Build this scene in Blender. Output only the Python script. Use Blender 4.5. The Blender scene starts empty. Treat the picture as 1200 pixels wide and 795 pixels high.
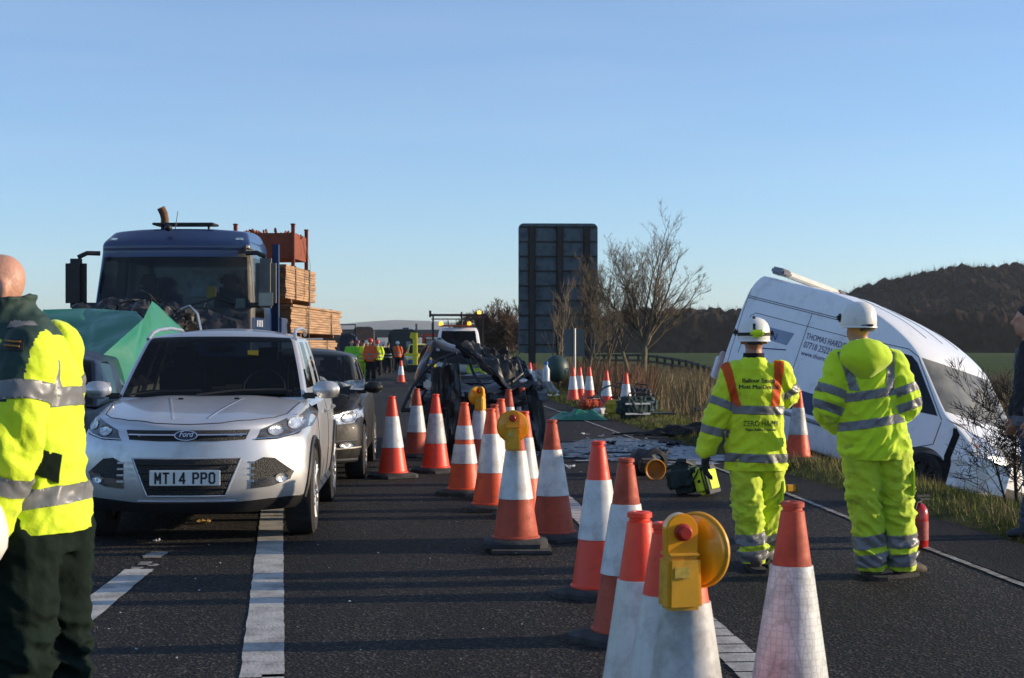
import bpy, bmesh, math, random
import numpy as np
from math import sin, cos, pi, radians
from mathutils import Vector, Matrix, noise
from mathutils.bvhtree import BVHTree
from mathutils.geometry import delaunay_2d_cdt

random.seed(7)
SC = bpy.context.scene
COL = SC.collection

# ------------------------------------------------------------------ camera, sky, sun, exposure
FPX, HZ, EYE = 1850.0, 406.0, 1.5          # focal length in photo pixels, horizon row, eye height
cam = bpy.data.cameras.new('camera')
camo = bpy.data.objects.new('camera', cam); COL.objects.link(camo)
camo.location = (0, 0, EYE); camo.rotation_euler = (pi/2, 0, 0)
cam.sensor_width = 36; cam.lens = FPX/1200*36
cam.shift_y = (HZ-397.5)/1200
cam.clip_start = .1; cam.clip_end = 20000
cam.dof.use_dof = True; cam.dof.focus_distance = 11.5; cam.dof.aperture_fstop = 10
SC.camera = camo

SUN_EL, SUN_AHEAD = radians(13), radians(6)
sdir = Vector((cos(SUN_EL)*cos(SUN_AHEAD), cos(SUN_EL)*sin(SUN_AHEAD), sin(SUN_EL)))
W = bpy.data.worlds.new('World'); SC.world = W; W.use_nodes = True
nt = W.node_tree; nt.nodes.clear()
wo = nt.nodes.new('ShaderNodeOutputWorld'); bg = nt.nodes.new('ShaderNodeBackground')
sky = nt.nodes.new('ShaderNodeTexSky'); sky.sky_type = 'NISHITA'; sky.sun_disc = False
sky.sun_elevation = SUN_EL; sky.sun_rotation = pi/2-SUN_AHEAD
sky.air_density = 0.85; sky.dust_density = 0.12; sky.ozone_density = 4.5; sky.altitude = 50
# thin high cloud: wispy streaks low in the sky
tc = nt.nodes.new('ShaderNodeTexCoord'); mp = nt.nodes.new('ShaderNodeMapping')
mp.inputs['Scale'].default_value = (1.2, 1.2, 14)
nz = nt.nodes.new('ShaderNodeTexNoise'); nz.inputs['Scale'].default_value = 3.0; nz.inputs['Detail'].default_value = 6
cr = nt.nodes.new('ShaderNodeValToRGB'); cr.color_ramp.elements[0].position = .45; cr.color_ramp.elements[1].position = .85
cr.color_ramp.elements[0].color = (.10, .10, .10, 1); cr.color_ramp.elements[1].color = (.15, .15, .15, 1)
mx = nt.nodes.new('ShaderNodeMix'); mx.data_type = 'RGBA'
mx.inputs['B'].default_value = (5.2, 5.4, 5.6, 1)
nt.links.new(tc.outputs['Generated'], mp.inputs['Vector']); nt.links.new(mp.outputs[0], nz.inputs['Vector'])
nt.links.new(nz.outputs['Fac'], cr.inputs[0]); nt.links.new(cr.outputs[0], mx.inputs['Factor'])
nt.links.new(sky.outputs[0], mx.inputs['A']); nt.links.new(mx.outputs['Result'], bg.inputs['Color'])
bg.inputs['Strength'].default_value = 0.15
nt.links.new(bg.outputs[0], wo.inputs['Surface'])
sl = bpy.data.lights.new('sun', 'SUN'); sl.energy = 4.8; sl.angle = radians(.5); sl.color = (1, .80, .56)
so = bpy.data.objects.new('sun', sl); COL.objects.link(so); so.location = (60, 10, 40)
so.rotation_euler = (-sdir).to_track_quat('-Z', 'Y').to_euler()
SC.view_settings.view_transform = 'Standard'; SC.view_settings.look = 'None'
SC.view_settings.gamma = 1; SC.view_settings.exposure = 0.42
SC.cycles.max_bounces = 8; SC.cycles.transparent_max_bounces = 12; SC.cycles.volume_bounces = 0
SC.cycles.use_denoising = True; SC.cycles.caustics_reflective = False; SC.cycles.caustics_refractive = False
SC.cycles.sample_clamp_indirect = 4

def P(u, v, Z):                             # photo pixel + distance -> point
    return Vector(((u-600)/FPX*Z, Z, EYE-(v-HZ)/FPX*Z))
def G(u, v, z=0.0):                         # photo pixel -> point on level z
    Z = (EYE-z)*FPX/(v-HZ)
    return Vector(((u-600)/FPX*Z, Z, z))

# ------------------------------------------------------------------ materials
MATS = {}
def mat(name, col, rough=.6, metal=0, var=.12, vscale=6, bump=0, bscale=60, dirt=None, dscale=3, damt=.5, spec=.5, coat=0, sheen=0, alpha=1, stretch=None, wet=0):
    if name in MATS: return MATS[name]
    m = bpy.data.materials.new(name); m.use_nodes = True; MATS[name] = m
    N, L = m.node_tree.nodes, m.node_tree.links
    b = N['Principled BSDF']
    b.inputs['Roughness'].default_value = rough; b.inputs['Metallic'].default_value = metal
    b.inputs['Specular IOR Level'].default_value = spec
    b.inputs['Coat Weight'].default_value = coat; b.inputs['Coat Roughness'].default_value = .04
    if sheen: b.inputs['Sheen Weight'].default_value = sheen
    t = N.new('ShaderNodeTexCoord'); src = t.outputs['Object']
    if stretch:
        q = N.new('ShaderNodeMapping'); q.inputs['Scale'].default_value = stretch; L.new(src, q.inputs['Vector']); src = q.outputs[0]
    n = N.new('ShaderNodeTexNoise'); n.inputs['Scale'].default_value = vscale; n.inputs['Detail'].default_value = 5
    L.new(src, n.inputs['Vector'])
    r = N.new('ShaderNodeValToRGB'); e = r.color_ramp.elements
    e[0].position = .3; e[1].position = .7
    e[0].color = (*[c*(1-var) for c in col], 1); e[1].color = (*[min(1, c*(1+var)) for c in col], 1)
    L.new(n.outputs['Fac'], r.inputs[0]); out = r.outputs[0]
    if dirt:
        n2 = N.new('ShaderNodeTexNoise'); n2.inputs['Scale'].default_value = dscale; n2.inputs['Detail'].default_value = 9; n2.inputs['Roughness'].default_value = .7
        L.new(src, n2.inputs['Vector'])
        r2 = N.new('ShaderNodeValToRGB'); r2.color_ramp.elements[0].position = 1-damt-.08; r2.color_ramp.elements[1].position = min(1, 1-damt+.16)
        L.new(n2.outputs['Fac'], r2.inputs[0])
        k = N.new('ShaderNodeMix'); k.data_type = 'RGBA'; k.inputs['B'].default_value = (*dirt, 1)
        ml = N.new('ShaderNodeMath'); ml.operation = 'MULTIPLY'; ml.inputs[1].default_value = .8
        L.new(r2.outputs[0], ml.inputs[0])
        L.new(ml.outputs[0], k.inputs['Factor']); L.new(out, k.inputs['A']); out = k.outputs['Result']
        ra = N.new('ShaderNodeMapRange'); ra.inputs['To Min'].default_value = rough; ra.inputs['To Max'].default_value = min(1, rough+.35)
        L.new(r2.outputs[0], ra.inputs['Value']); L.new(ra.outputs[0], b.inputs['Roughness'])
    L.new(out, b.inputs['Base Color'])
    if bump:
        n3 = N.new('ShaderNodeTexNoise'); n3.inputs['Scale'].default_value = bscale; n3.inputs['Detail'].default_value = 4
        L.new(src, n3.inputs['Vector'])
        bp = N.new('ShaderNodeBump'); bp.inputs['Strength'].default_value = bump; bp.inputs['Distance'].default_value = .02
        L.new(n3.outputs['Fac'], bp.inputs['Height']); L.new(bp.outputs[0], b.inputs['Normal'])
    return m

def glassmat(name, tint=.35, refl=.9, ior=1.45, rough=.02, col=(1, 1, 1), dust_sheen=0):
    if name in MATS: return MATS[name]
    m = bpy.data.materials.new(name); m.use_nodes = True; MATS[name] = m
    N, L = m.node_tree.nodes, m.node_tree.links
    N.remove(N['Principled BSDF'])
    t = N.new('ShaderNodeBsdfTransparent'); t.inputs[0].default_value = (*[tint*c for c in col], 1)
    g = N.new('ShaderNodeBsdfGlossy'); g.inputs['Roughness'].default_value = rough; g.inputs[0].default_value = (refl, refl, refl, 1)
    f = N.new('ShaderNodeFresnel'); f.inputs[0].default_value = ior
    x = N.new('ShaderNodeMixShader'); L.new(f.outputs[0], x.inputs[0]); L.new(t.outputs[0], x.inputs[1]); L.new(g.outputs[0], x.inputs[2])
    out = x.outputs[0]
    if dust_sheen:                                   # film of road dirt, its grey also standing in for reflected sky
        d = N.new('ShaderNodeBsdfDiffuse'); d.inputs[0].default_value = (.34, .34, .31, 1); tcn = N.new('ShaderNodeTexCoord'); nn = N.new('ShaderNodeTexNoise'); nn.inputs['Scale'].default_value = 3; nn.inputs['Detail'].default_value = 6; L.new(tcn.outputs['Object'], nn.inputs['Vector'])
        mr = N.new('ShaderNodeMapRange'); mr.inputs['From Min'].default_value = .3; mr.inputs['From Max'].default_value = .7; mr.inputs['To Min'].default_value = dust_sheen*.6; mr.inputs['To Max'].default_value = dust_sheen*1.4; L.new(nn.outputs['Fac'], mr.inputs['Value'])
        y = N.new('ShaderNodeMixShader'); L.new(mr.outputs[0], y.inputs[0]); L.new(out, y.inputs[1]); L.new(d.outputs[0], y.inputs[2]); out = y.outputs[0]
    L.new(out, N['Material Output'].inputs[0])
    return m
def glow(name, col, s):
    m = bpy.data.materials.new(name); m.use_nodes = True
    b = m.node_tree.nodes['Principled BSDF']; b.inputs['Base Color'].default_value = (*col, 1)
    b.inputs['Emission Color'].default_value = (*col, 1); b.inputs['Emission Strength'].default_value = s
    return m

M_black = mat('black_plastic', (.012, .012, .013), .55, var=.2, bump=.1)
M_dark = mat('dark_void', (.004, .004, .005), .9, var=.1)
M_rub = mat('tyre_rubber', (.018, .018, .019), .85, var=.25, bump=.3, bscale=40, dirt=(.07, .06, .05), damt=.35)
M_alloy = mat('alloy', (.45, .45, .46), .35, metal=.9, var=.1, dirt=(.12, .1, .08), damt=.4)
M_chrome = mat('chrome', (.75, .75, .77), .12, metal=1, var=.05)
M_silver = mat('silver_paint', (.56, .57, .59), .36, metal=.55, var=.04, coat=.6, dirt=(.38, .36, .33), dscale=2.2, damt=.38)
M_glass = glassmat('car_glass', .45, .8, 1.33)
M_glassd = glassmat('dark_glass', .42, .8, 1.33, col=(.9, 1, .97))
M_seat = mat('seat_fabric', (.02, .02, .022), .9, var=.3)
M_plate = mat('plate_white', (.72, .72, .70), .4, var=.04)
M_ink = mat('black_ink', (.008, .008, .009), .6)
M_lamp = mat('lamp_reflector', (.62, .64, .66), .18, metal=.6, var=.55, vscale=14, bump=.4, bscale=25)
M_lampd = mat('lamp_housing', (.10, .105, .11), .2, metal=.3, var=.5, vscale=18)
M_yel = mat('hivis_yellow', (.62, .80, .012), .75, var=.06, vscale=9, bump=.55, bscale=16, sheen=.2, dirt=(.36, .44, .03), dscale=5, damt=.38)
M_yel2 = mat('hivis_lime', (.50, .66, .018), .75, var=.06, vscale=9, bump=.6, bscale=15, sheen=.2, dirt=(.27, .34, .025), dscale=4, damt=.42)
M_tape = mat('reflective_grey', (.36, .37, .39), .38, var=.08, vscale=20, metal=.1, dirt=(.22, .22, .22), damt=.4)
M_org = mat('hivis_orange', (.95, .17, .025), .7, var=.08)
M_green = mat('ambulance_green', (.005, .012, .009), .9, var=.25, bump=.5, bscale=14, spec=.15)
M_red = mat('cone_red', (.74, .085, .024), .5, var=.13, vscale=4, dirt=(.26, .045, .025), dscale=6, damt=.42, bump=.08, bscale=30)
M_redb = mat('cone_red_dull', (.46, .066, .028), .6, var=.15, vscale=4, dirt=(.16, .045, .03), dscale=5, damt=.46, bump=.08, bscale=30)
M_redc = mat('cone_red_fresh', (.82, .055, .020), .45, var=.1, vscale=4, dirt=(.3, .04, .02), dscale=7, damt=.36, bump=.08, bscale=30)
M_sleeve = mat('cone_sleeve', (.62, .63, .64), .35, var=.07, vscale=9, dirt=(.34, .33, .32), dscale=8, damt=.43, bump=.1, bscale=12)
M_sleeved = mat('cone_sleeve_dirty', (.5, .5, .5), .45, var=.12, vscale=9, dirt=(.2, .19, .18), dscale=6, damt=.5, bump=.15, bscale=12)
M_rubg = mat('cone_base_rubber', (.030, .030, .032), .85, var=.35, vscale=12, bump=.3, bscale=30, dirt=(.09, .085, .075), damt=.4)
M_amber = mat('lamp_amber', (.85, .36, .005), .3, var=.08, coat=.4, dirt=(.45, .2, .01), dscale=9, damt=.36)
M_amberbox = mat('lamp_box_yellow', (.72, .35, .01), .5, var=.1, dirt=(.32, .17, .02), dscale=9, damt=.42)
M_skin = mat('skin', (.50, .26, .18), .5, var=.12, vscale=12, dirt=(.36, .17, .12), dscale=7, damt=.5, bump=.15, bscale=90)
M_helmet = mat('helmet_white', (.72, .72, .68), .35, var=.05, dirt=(.45, .43, .38), dscale=14, damt=.36)

# ------------------------------------------------------------------ mesh helpers
def link(o, parent=None):
    COL.objects.link(o)
    if parent: o.parent = parent
    return o
def finish(me, name, mats, parent=None, smooth=35, loc=None, rot=None):
    o = bpy.data.objects.new(name, me)
    if not isinstance(mats, (list, tuple)): mats = [mats]
    me.materials.clear()
    for m in mats: me.materials.append(m)
    if smooth is not None:
        me.polygons.foreach_set('use_smooth', [True]*len(me.polygons))
        if smooth < 180: me.set_sharp_from_angle(angle=radians(smooth))
    link(o, parent)
    if loc is not None: o.location = loc
    if rot is not None: o.rotation_euler = rot
    return o
def thing(name, label, cat, loc=(0, 0, 0), rot=(0, 0, 0), group=None):
    o = bpy.data.objects.new(name, None); COL.objects.link(o); o.empty_display_size = .2
    o.location = loc; o.rotation_euler = rot
    return tag(o, label, cat, group)
def tag(o, label, cat, group=None):
    o['label'] = label; o['category'] = cat
    if group: o['group'] = group
    return o
def struct(o, kind='structure'):
    o['kind'] = kind; return o
def dup(root, loc=None, rot=None, label=None):
    r = root.copy(); COL.objects.link(r)
    if loc is not None: r.location = loc
    if rot is not None: r.rotation_euler = rot
    if label: r['label'] = label
    for ch in list(root.children):
        c = ch.copy(); COL.objects.link(c); c.parent = r
        for g in ch.children:
            d = g.copy(); COL.objects.link(d); d.parent = c
    return r

class MB:
    def __init__(s): s.bm = bmesh.new()
    def _mi(s, n0, mi):
        s.bm.faces.ensure_lookup_table()
        for f in s.bm.faces[n0:]: f.material_index = mi
    def box(s, c, size, rot=None, mi=0, bev=0, taper=None):
        t = bmesh.new(); bmesh.ops.create_cube(t, size=1)
        for v in t.verts:
            v.co = Vector((v.co.x*size[0], v.co.y*size[1], v.co.z*size[2]))
            if taper and v.co.z > 0: v.co.x *= taper; v.co.y *= taper
        if bev: bmesh.ops.bevel(t, geom=t.edges[:], offset=bev, segments=2, affect='EDGES', clamp_overlap=True)
        M = Matrix.Translation(c) @ (rot.to_4x4() if rot is not None else Matrix())
        s.add(t, M, mi); return s
    def add(s, t, M=None, mi=None):
        if M is not None: t.transform(M)
        vm = [s.bm.verts.new(v.co) for v in t.verts]; t.verts.index_update()
        for f in t.faces:
            try:
                g = s.bm.faces.new([vm[v.index] for v in f.verts]); g.material_index = f.material_index if mi is None else mi
            except ValueError: pass
        t.free(); return s
    def tube(s, pts, r, seg=8, mi=0, cap=True, flat=1.0, side=None):
        pts = [Vector(p) for p in pts]; n = len(pts)
        if not isinstance(r, (list, tuple)): r = [r]*n
        rings = []; prev = None
        for i, p in enumerate(pts):
            t = (pts[min(i+1, n-1)]-pts[max(i-1, 0)])
            t = t.normalized() if t.length > 1e-9 else Vector((0, 0, 1))
            if side is not None: a = Vector(side)
            elif prev is None: a = Vector((1, 0, 0)) if abs(t.x) < .8 else Vector((0, 1, 0))
            else: a = prev
            a = (a-t*a.dot(t)).normalized(); prev = a; b = t.cross(a)
            q = r[i]; rx, ry = q if isinstance(q, (list, tuple)) else (q, q*flat)
            rings.append([s.bm.verts.new(p+a*rx*cos(2*pi*k/seg)+b*ry*sin(2*pi*k/seg)) for k in range(seg)])
        for A, B in zip(rings, rings[1:]):
            for k in range(seg):
                f = s.bm.faces.new((A[k], A[(k+1) % seg], B[(k+1) % seg], B[k])); f.material_index = mi
        if cap:
            for R_, rev in ((rings[0], True), (rings[-1], False)):
                f = s.bm.faces.new(R_[::-1] if rev else R_); f.material_index = mi
        return s
    def lathe(s, prof, seg=24, M=None, mi=0, close=True):
        t = bmesh.new(); rings = []
        for (r, z) in prof:
            rings.append([t.verts.new((r*cos(2*pi*k/seg), r*sin(2*pi*k/seg), z)) for k in range(seg)] if r > 1e-6 else [t.verts.new((0, 0, z))])
        for A, B in zip(rings, rings[1:]):
            for k in range(seg):
                k2 = (k+1) % seg
                if len(A) == 1 and len(B) == 1: continue
                if len(A) == 1: t.faces.new((A[0], B[k2], B[k]))
                elif len(B) == 1: t.faces.new((A[k], A[k2], B[0]))
                else: t.faces.new((A[k], A[k2], B[k2], B[k]))
        if close:
            if len(rings[0]) > 1: t.faces.new(rings[0][::-1])
            if len(rings[-1]) > 1: t.faces.new(rings[-1])
        bmesh.ops.recalc_face_normals(t, faces=t.faces[:])
        return s.add(t, M, mi)
    def prism(s, poly, d0, d1, M=None, mi=0, bev=0):          # polygon in xz, extruded along y
        t = bmesh.new()
        A = [t.verts.new((x, d0, z)) for x, z in poly]; B = [t.verts.new((x, d1, z)) for x, z in poly]
        n = len(poly)
        t.faces.new(A); t.faces.new(B[::-1])
        for k in range(n): t.faces.new((A[k], B[k], B[(k+1) % n], A[(k+1) % n]))
        bmesh.ops.recalc_face_normals(t, faces=t.faces[:])
        if bev: bmesh.ops.bevel(t, geom=t.edges[:], offset=bev, segments=2, affect='EDGES', clamp_overlap=True)
        return s.add(t, M, mi)
    def grid(s, fn, nu, nv, mi=0):
        V = [[s.bm.verts.new(fn(i/nu, j/nv)) for j in range(nv+1)] for i in range(nu+1)]
        for i in range(nu):
            for j in range(nv):
                f = s.bm.faces.new((V[i][j], V[i+1][j], V[i+1][j+1], V[i][j+1])); f.material_index = mi
        return s
    def ball(s, c, r, mi=0, seg=16, M=None):
        t = bmesh.new(); bmesh.ops.create_uvsphere(t, u_segments=seg, v_segments=max(6, seg*2//3), radius=1)
        r = r if isinstance(r, (list, tuple)) else (r, r, r)
        X = Matrix.Translation(c) @ (M.to_4x4() if M is not None else Matrix()) @ Matrix.Diagonal((*r, 1))
        return s.add(t, X, mi)
    def mesh(s, name='m'):
        me = bpy.data.meshes.new(name); s.bm.to_mesh(me); s.bm.free(); return me
    def build(s, name, mats, parent=None, smooth=35, loc=None, rot=None, fixn=False):
        if fixn: bmesh.ops.recalc_face_normals(s.bm, faces=s.bm.faces[:])
        return finish(s.mesh(name), name, mats, parent, smooth, loc, rot)

TMP = bpy.data.scenes.new('scratch')
def evalmods(me, setup):                    # apply modifiers to a mesh without operators
    o = bpy.data.objects.new('tmp', me); TMP.collection.objects.link(o); extra = setup(o) or []
    TMP.view_layers[0].update(); dg = TMP.view_layers[0].depsgraph
    out = bpy.data.meshes.new_from_object(o.evaluated_get(dg), preserve_all_data_layers=True, depsgraph=dg)
    bpy.data.objects.remove(o)
    for e in extra: bpy.data.objects.remove(e)
    return out
def subsurf(me, n=2):
    def f(o):
        m = o.modifiers.new('s', 'SUBSURF'); m.levels = n; m.render_levels = n
    return evalmods(me, f)
def remesh(me, vox, sm=3):
    def f(o):
        m = o.modifiers.new('r', 'REMESH'); m.mode = 'VOXEL'; m.voxel_size = vox
        if sm:
            q = o.modifiers.new('s', 'SMOOTH'); q.iterations = sm; q.factor = .5
    return evalmods(me, f)
def boolcut(me, cutters):
    def f(o):
        ex = []
        for c in cutters:
            k = bpy.data.objects.new('cut', c); TMP.collection.objects.link(k)
            m = o.modifiers.new('b', 'BOOLEAN'); m.operation = 'DIFFERENCE'; m.solver = 'EXACT'; m.object = k; ex.append(k)
        return ex
    return evalmods(me, f)
def bvh_of(me):
    return BVHTree.FromPolygons([v.co.copy() for v in me.vertices], [tuple(p.vertices) for p in me.polygons])
def by_mat(me, i):
    b = bmesh.new(); b.from_mesh(me)
    bmesh.ops.delete(b, geom=[f for f in b.faces if f.material_index != i], context='FACES')
    for f in b.faces: f.material_index = 0
    m = bpy.data.meshes.new('m'); b.to_mesh(m); b.free(); return m

# surfaces of a mapped box: fn(u,v,w) with u across -1..1, v along 0..1, w up 0..1; cls(face, u, v, w) -> material index
def loftbox(us, vs, ws, fn, cls=None):
    bm = bmesh.new(); V = {}
    nu, nv, nw = len(us)-1, len(vs)-1, len(ws)-1
    def vt(i, j, k):
        if (i, j, k) not in V: V[(i, j, k)] = bm.verts.new(fn(us[i], vs[j], ws[k]))
        return V[(i, j, k)]
    def quad(side, idx):
        f = bm.faces.new([vt(*q) for q in idx])
        if cls:
            c = [sum(x)/4 for x in zip(*[(us[i], vs[j], ws[k]) for i, j, k in idx])]
            f.material_index = cls(side, *c)
    for i in range(nu):
        for k in range(nw):
            quad('front', [(i, 0, k), (i+1, 0, k), (i+1, 0, k+1), (i, 0, k+1)])
            quad('rear', [(i, nv, k), (i, nv, k+1), (i+1, nv, k+1), (i+1, nv, k)])
        for j in range(nv):
            quad('top', [(i, j, nw), (i+1, j, nw), (i+1, j+1, nw), (i, j+1, nw)])
            quad('under', [(i, j, 0), (i, j+1, 0), (i+1, j+1, 0), (i+1, j, 0)])
    for j in range(nv):
        for k in range(nw):
            quad('right', [(nu, j, k), (nu, j+1, k), (nu, j+1, k+1), (nu, j, k+1)])
            quad('left', [(0, j, k), (0, j, k+1), (0, j+1, k+1), (0, j+1, k)])
    me = bpy.data.meshes.new('lb'); bm.to_mesh(me); bm.free(); return me

AX = {'front': (Vector((0, 1, 0)), lambda a, b: Vector((a, -50, b))), 'right': (Vector((-1, 0, 0)), lambda a, b: Vector((50, a, b))),
      'left': (Vector((1, 0, 0)), lambda a, b: Vector((-50, a, b))), 'top': (Vector((0, 0, -1)), lambda a, b: Vector((a, b, 50))),
      'rear': (Vector((0, -1, 0)), lambda a, b: Vector((a, 50, b)))}
def cast(bvh, ax, a, b):
    d, o = AX[ax]; h = bvh.ray_cast(o(a, b), d)
    return (h[0], h[1]) if h[0] is not None else (None, None)
def patch(bvh, ax, poly, off=.004, step=.05, thick=.012, mi=0, mb=None):
    """outline projected on a surface: a thin raised piece that follows the surface"""
    mb = mb or MB(); bm = mb.bm
    pts = []; n = len(poly)
    for k in range(n):
        a, b = Vector(poly[k]), Vector(poly[(k+1) % n]); m = max(1, int((b-a).length/step))
        for i in range(m): pts.append(a.lerp(b, i/m))
    nb = len(pts); edges = [(i, (i+1) % nb) for i in range(nb)]
    xs = [p.x for p in pts]; ys = [p.y for p in pts]
    def inside(x, y):
        c = False
        for i in range(nb):
            p, q = pts[i], pts[(i+1) % nb]
            if (p.y > y) != (q.y > y) and x < (q.x-p.x)*(y-p.y)/(q.y-p.y)+p.x: c = not c
        return c
    x = min(xs)+step/2
    inner = []
    while x < max(xs):
        y = min(ys)+step/2
        while y < max(ys):
            if inside(x, y) and min((Vector((x, y))-p).length for p in pts) > step*.45: inner.append(Vector((x, y)))
            y += step
        x += step
    vs, es, fs, *_ = delaunay_2d_cdt(pts+inner, edges, [], 1, 1e-5)
    d = AX[ax][0]; V = []; ok = []; last = None
    hits = [cast(bvh, ax, v.x, v.y) for v in vs]
    good = [h for h in hits if h[0] is not None]
    if not good: return mb
    for v, (h, nr) in zip(vs, hits):
        if h is None:
            g = min(good, key=lambda g: (AX[ax][1](v.x, v.y)-g[0]).cross(d).length); h = AX[ax][1](v.x, v.y); h = h+d*((g[0]-h).dot(d)); nr = g[1]
        if nr.dot(d) > 0: nr = -nr
        nn = (nr-d).normalized()
        V.append((bm.verts.new(h+nn*off), bm.verts.new(h-nn*thick)))
    cnt = {}
    for f in fs:
        try: q = bm.faces.new([V[i][0] for i in f]); q.material_index = mi
        except ValueError: continue
        q.normal_update()
        if q.normal.dot(d) > 0: q.normal_flip()
        for i in range(len(f)):
            e = (f[i], f[(i+1) % len(f)]); k = tuple(sorted(e)); cnt.setdefault(k, []).append(e)
    for k, e in cnt.items():
        if len(e) == 1:
            a, b = e[0]
            try: q = bm.faces.new((V[a][0], V[b][0], V[b][1], V[a][1])); q.material_index = mi
            except ValueError: pass
    bm.verts.ensure_lookup_table()
    bmesh.ops.delete(bm, geom=[v for v in bm.verts if not v.link_faces], context='VERTS')
    return mb
def trace(bvh, ax, pts, r, off=.0, step=.05, mi=0, mb=None, seg=6):
    """a thin bead (trim line, shut line) laid along a surface"""
    mb = mb or MB(); out = []
    for a, b in zip(pts, pts[1:]):
        a, b = Vector(a), Vector(b); m = max(1, int((b-a).length/step))
        for i in range(m+(b == Vector(pts[-1]))):
            q = a.lerp(b, i/m); h, nr = cast(bvh, ax, q.x, q.y)
            if h is not None:
                if nr.dot(AX[ax][0]) > 0: nr = -nr
                out.append(h+nr*off)
    if len(out) > 1: mb.tube(out, r, seg, mi)
    return mb
def text_mesh(s, size, bold=0, align='CENTER', space=1, shear=0):
    cu = bpy.data.curves.new('t', 'FONT'); cu.body = s; cu.size = size; cu.align_x = align; cu.align_y = 'CENTER'
    cu.offset = bold; cu.space_character = space; cu.shear = shear; cu.resolution_u = 3
    o = bpy.data.objects.new('t', cu); TMP.collection.objects.link(o)
    TMP.view_layers[0].update(); dg = TMP.view_layers[0].depsgraph
    me = bpy.data.meshes.new_from_object(o.evaluated_get(dg), depsgraph=dg)
    bpy.data.objects.remove(o); return me
def text_on(bvh, ax, s, at, size, m, parent, name='lettering', bold=0, off=.004, sx=1, rot=0, flip=1, mb=None, align='CENTER', shear=0):
    me = text_mesh(s, size, bold, align, 1, shear); b = bmesh.new(); b.from_mesh(me)
    bmesh.ops.subdivide_edges(b, edges=[e for e in b.edges if e.calc_length() > .04], cuts=1)
    bad = []
    for v in b.verts:
        x, y = v.co.x*sx*flip, v.co.y
        x, y = x*cos(rot)-y*sin(rot)+at[0], x*sin(rot)+y*cos(rot)+at[1]
        h, nr = cast(bvh, ax, x, y)
        if h is None: bad.append(v); continue
        if nr.dot(AX[ax][0]) > 0: nr = -nr
        v.co = h+nr*off
    bmesh.ops.delete(b, geom=bad, context='VERTS')
    out = bpy.data.meshes.new(name); b.to_mesh(out); b.free()
    return finish(out, name, m, parent, None)
def ell(cx, cy, rx, ry, n=20, a0=0): return [(cx+rx*cos(2*pi*k/n+a0), cy+ry*sin(2*pi*k/n+a0)) for k in range(n)]
def itp(x, xs, ys): return float(np.interp(x, xs, ys))
def nz3(x, y, z, s=1): return noise.noise(Vector((x*s, y*s, z*s)))

# ================================================================== SETTING
def xr(y):                                   # right edge of the paved surface
    return itp(y, [-10, 11.9, 24.3, 45, 400], [5.9, 3.87, 2.66, .98, -28])
def zg(x, y):                                # terrain height beside the road
    d = x-xr(y)
    near = itp(d, [-40, -.3, 0, .3, .8, 1.3, 2.1, 2.8, 3.9, 4.8, 7.5, 12, 40], [-.05, -.05, -.02, .05, .06, -.05, -.32, -.62, -.97, -1.05, -.6, -.45, -.4])
    far = itp(d, [-40, -.3, 0, .4, 2, 4, 7, 30], [-.05, -.05, -.02, .05, .04, -.15, -.4, -.4])
    t = itp(y, [30, 44], [0, 1]); z = near*(1-t)+far*t
    if d > .2: z += .05*nz3(x, y, 0, .9)*min(1, (d-.2)*1.5)*(1 if y < 120 else .2)
    return z
def hill(x, y):
    sx = min(1, max(0, (x-92)/88)); sx = sx*sx*(3-2*sx); sy = min(1, max(0, (y-455)/150)); sy = sy*sy*(3-2*sy)
    return 20*sx*sy
# one ground sheet to the horizon
xs = sorted(set([-6000, -3000, -1500, -700, -300, -120, -60, -35] + [round(-22+.7*i, 2) for i in range(20)] + [round(-8+.33*i, 2) for i in range(72)] + [17, 18.5, 20, 23, 27, 32, 40, 50, 65, 85, 110, 140, 170, 200, 240, 300, 380, 500, 800, 1500, 3000, 6000]))
ys = sorted(set([-200, -60, -20] + [round(-6+.6*i, 2) for i in range(120)] + [68, 71, 75, 80, 86, 93, 102, 115, 130, 150, 180, 220, 280, 350, 430, 460, 490, 520, 560, 620, 700, 900, 1300, 2000, 3500, 7000]))
bm = bmesh.new(); gv = [[bm.verts.new((x, y, zg(x, y)+hill(x, y))) for y in ys] for x in xs]
for i in range(len(xs)-1):
    for j in range(len(ys)-1): bm.faces.new((gv[i][j], gv[i+1][j], gv[i+1][j+1], gv[i][j+1]))
me = bpy.data.meshes.new('ground'); bm.to_mesh(me); bm.free()

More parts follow.
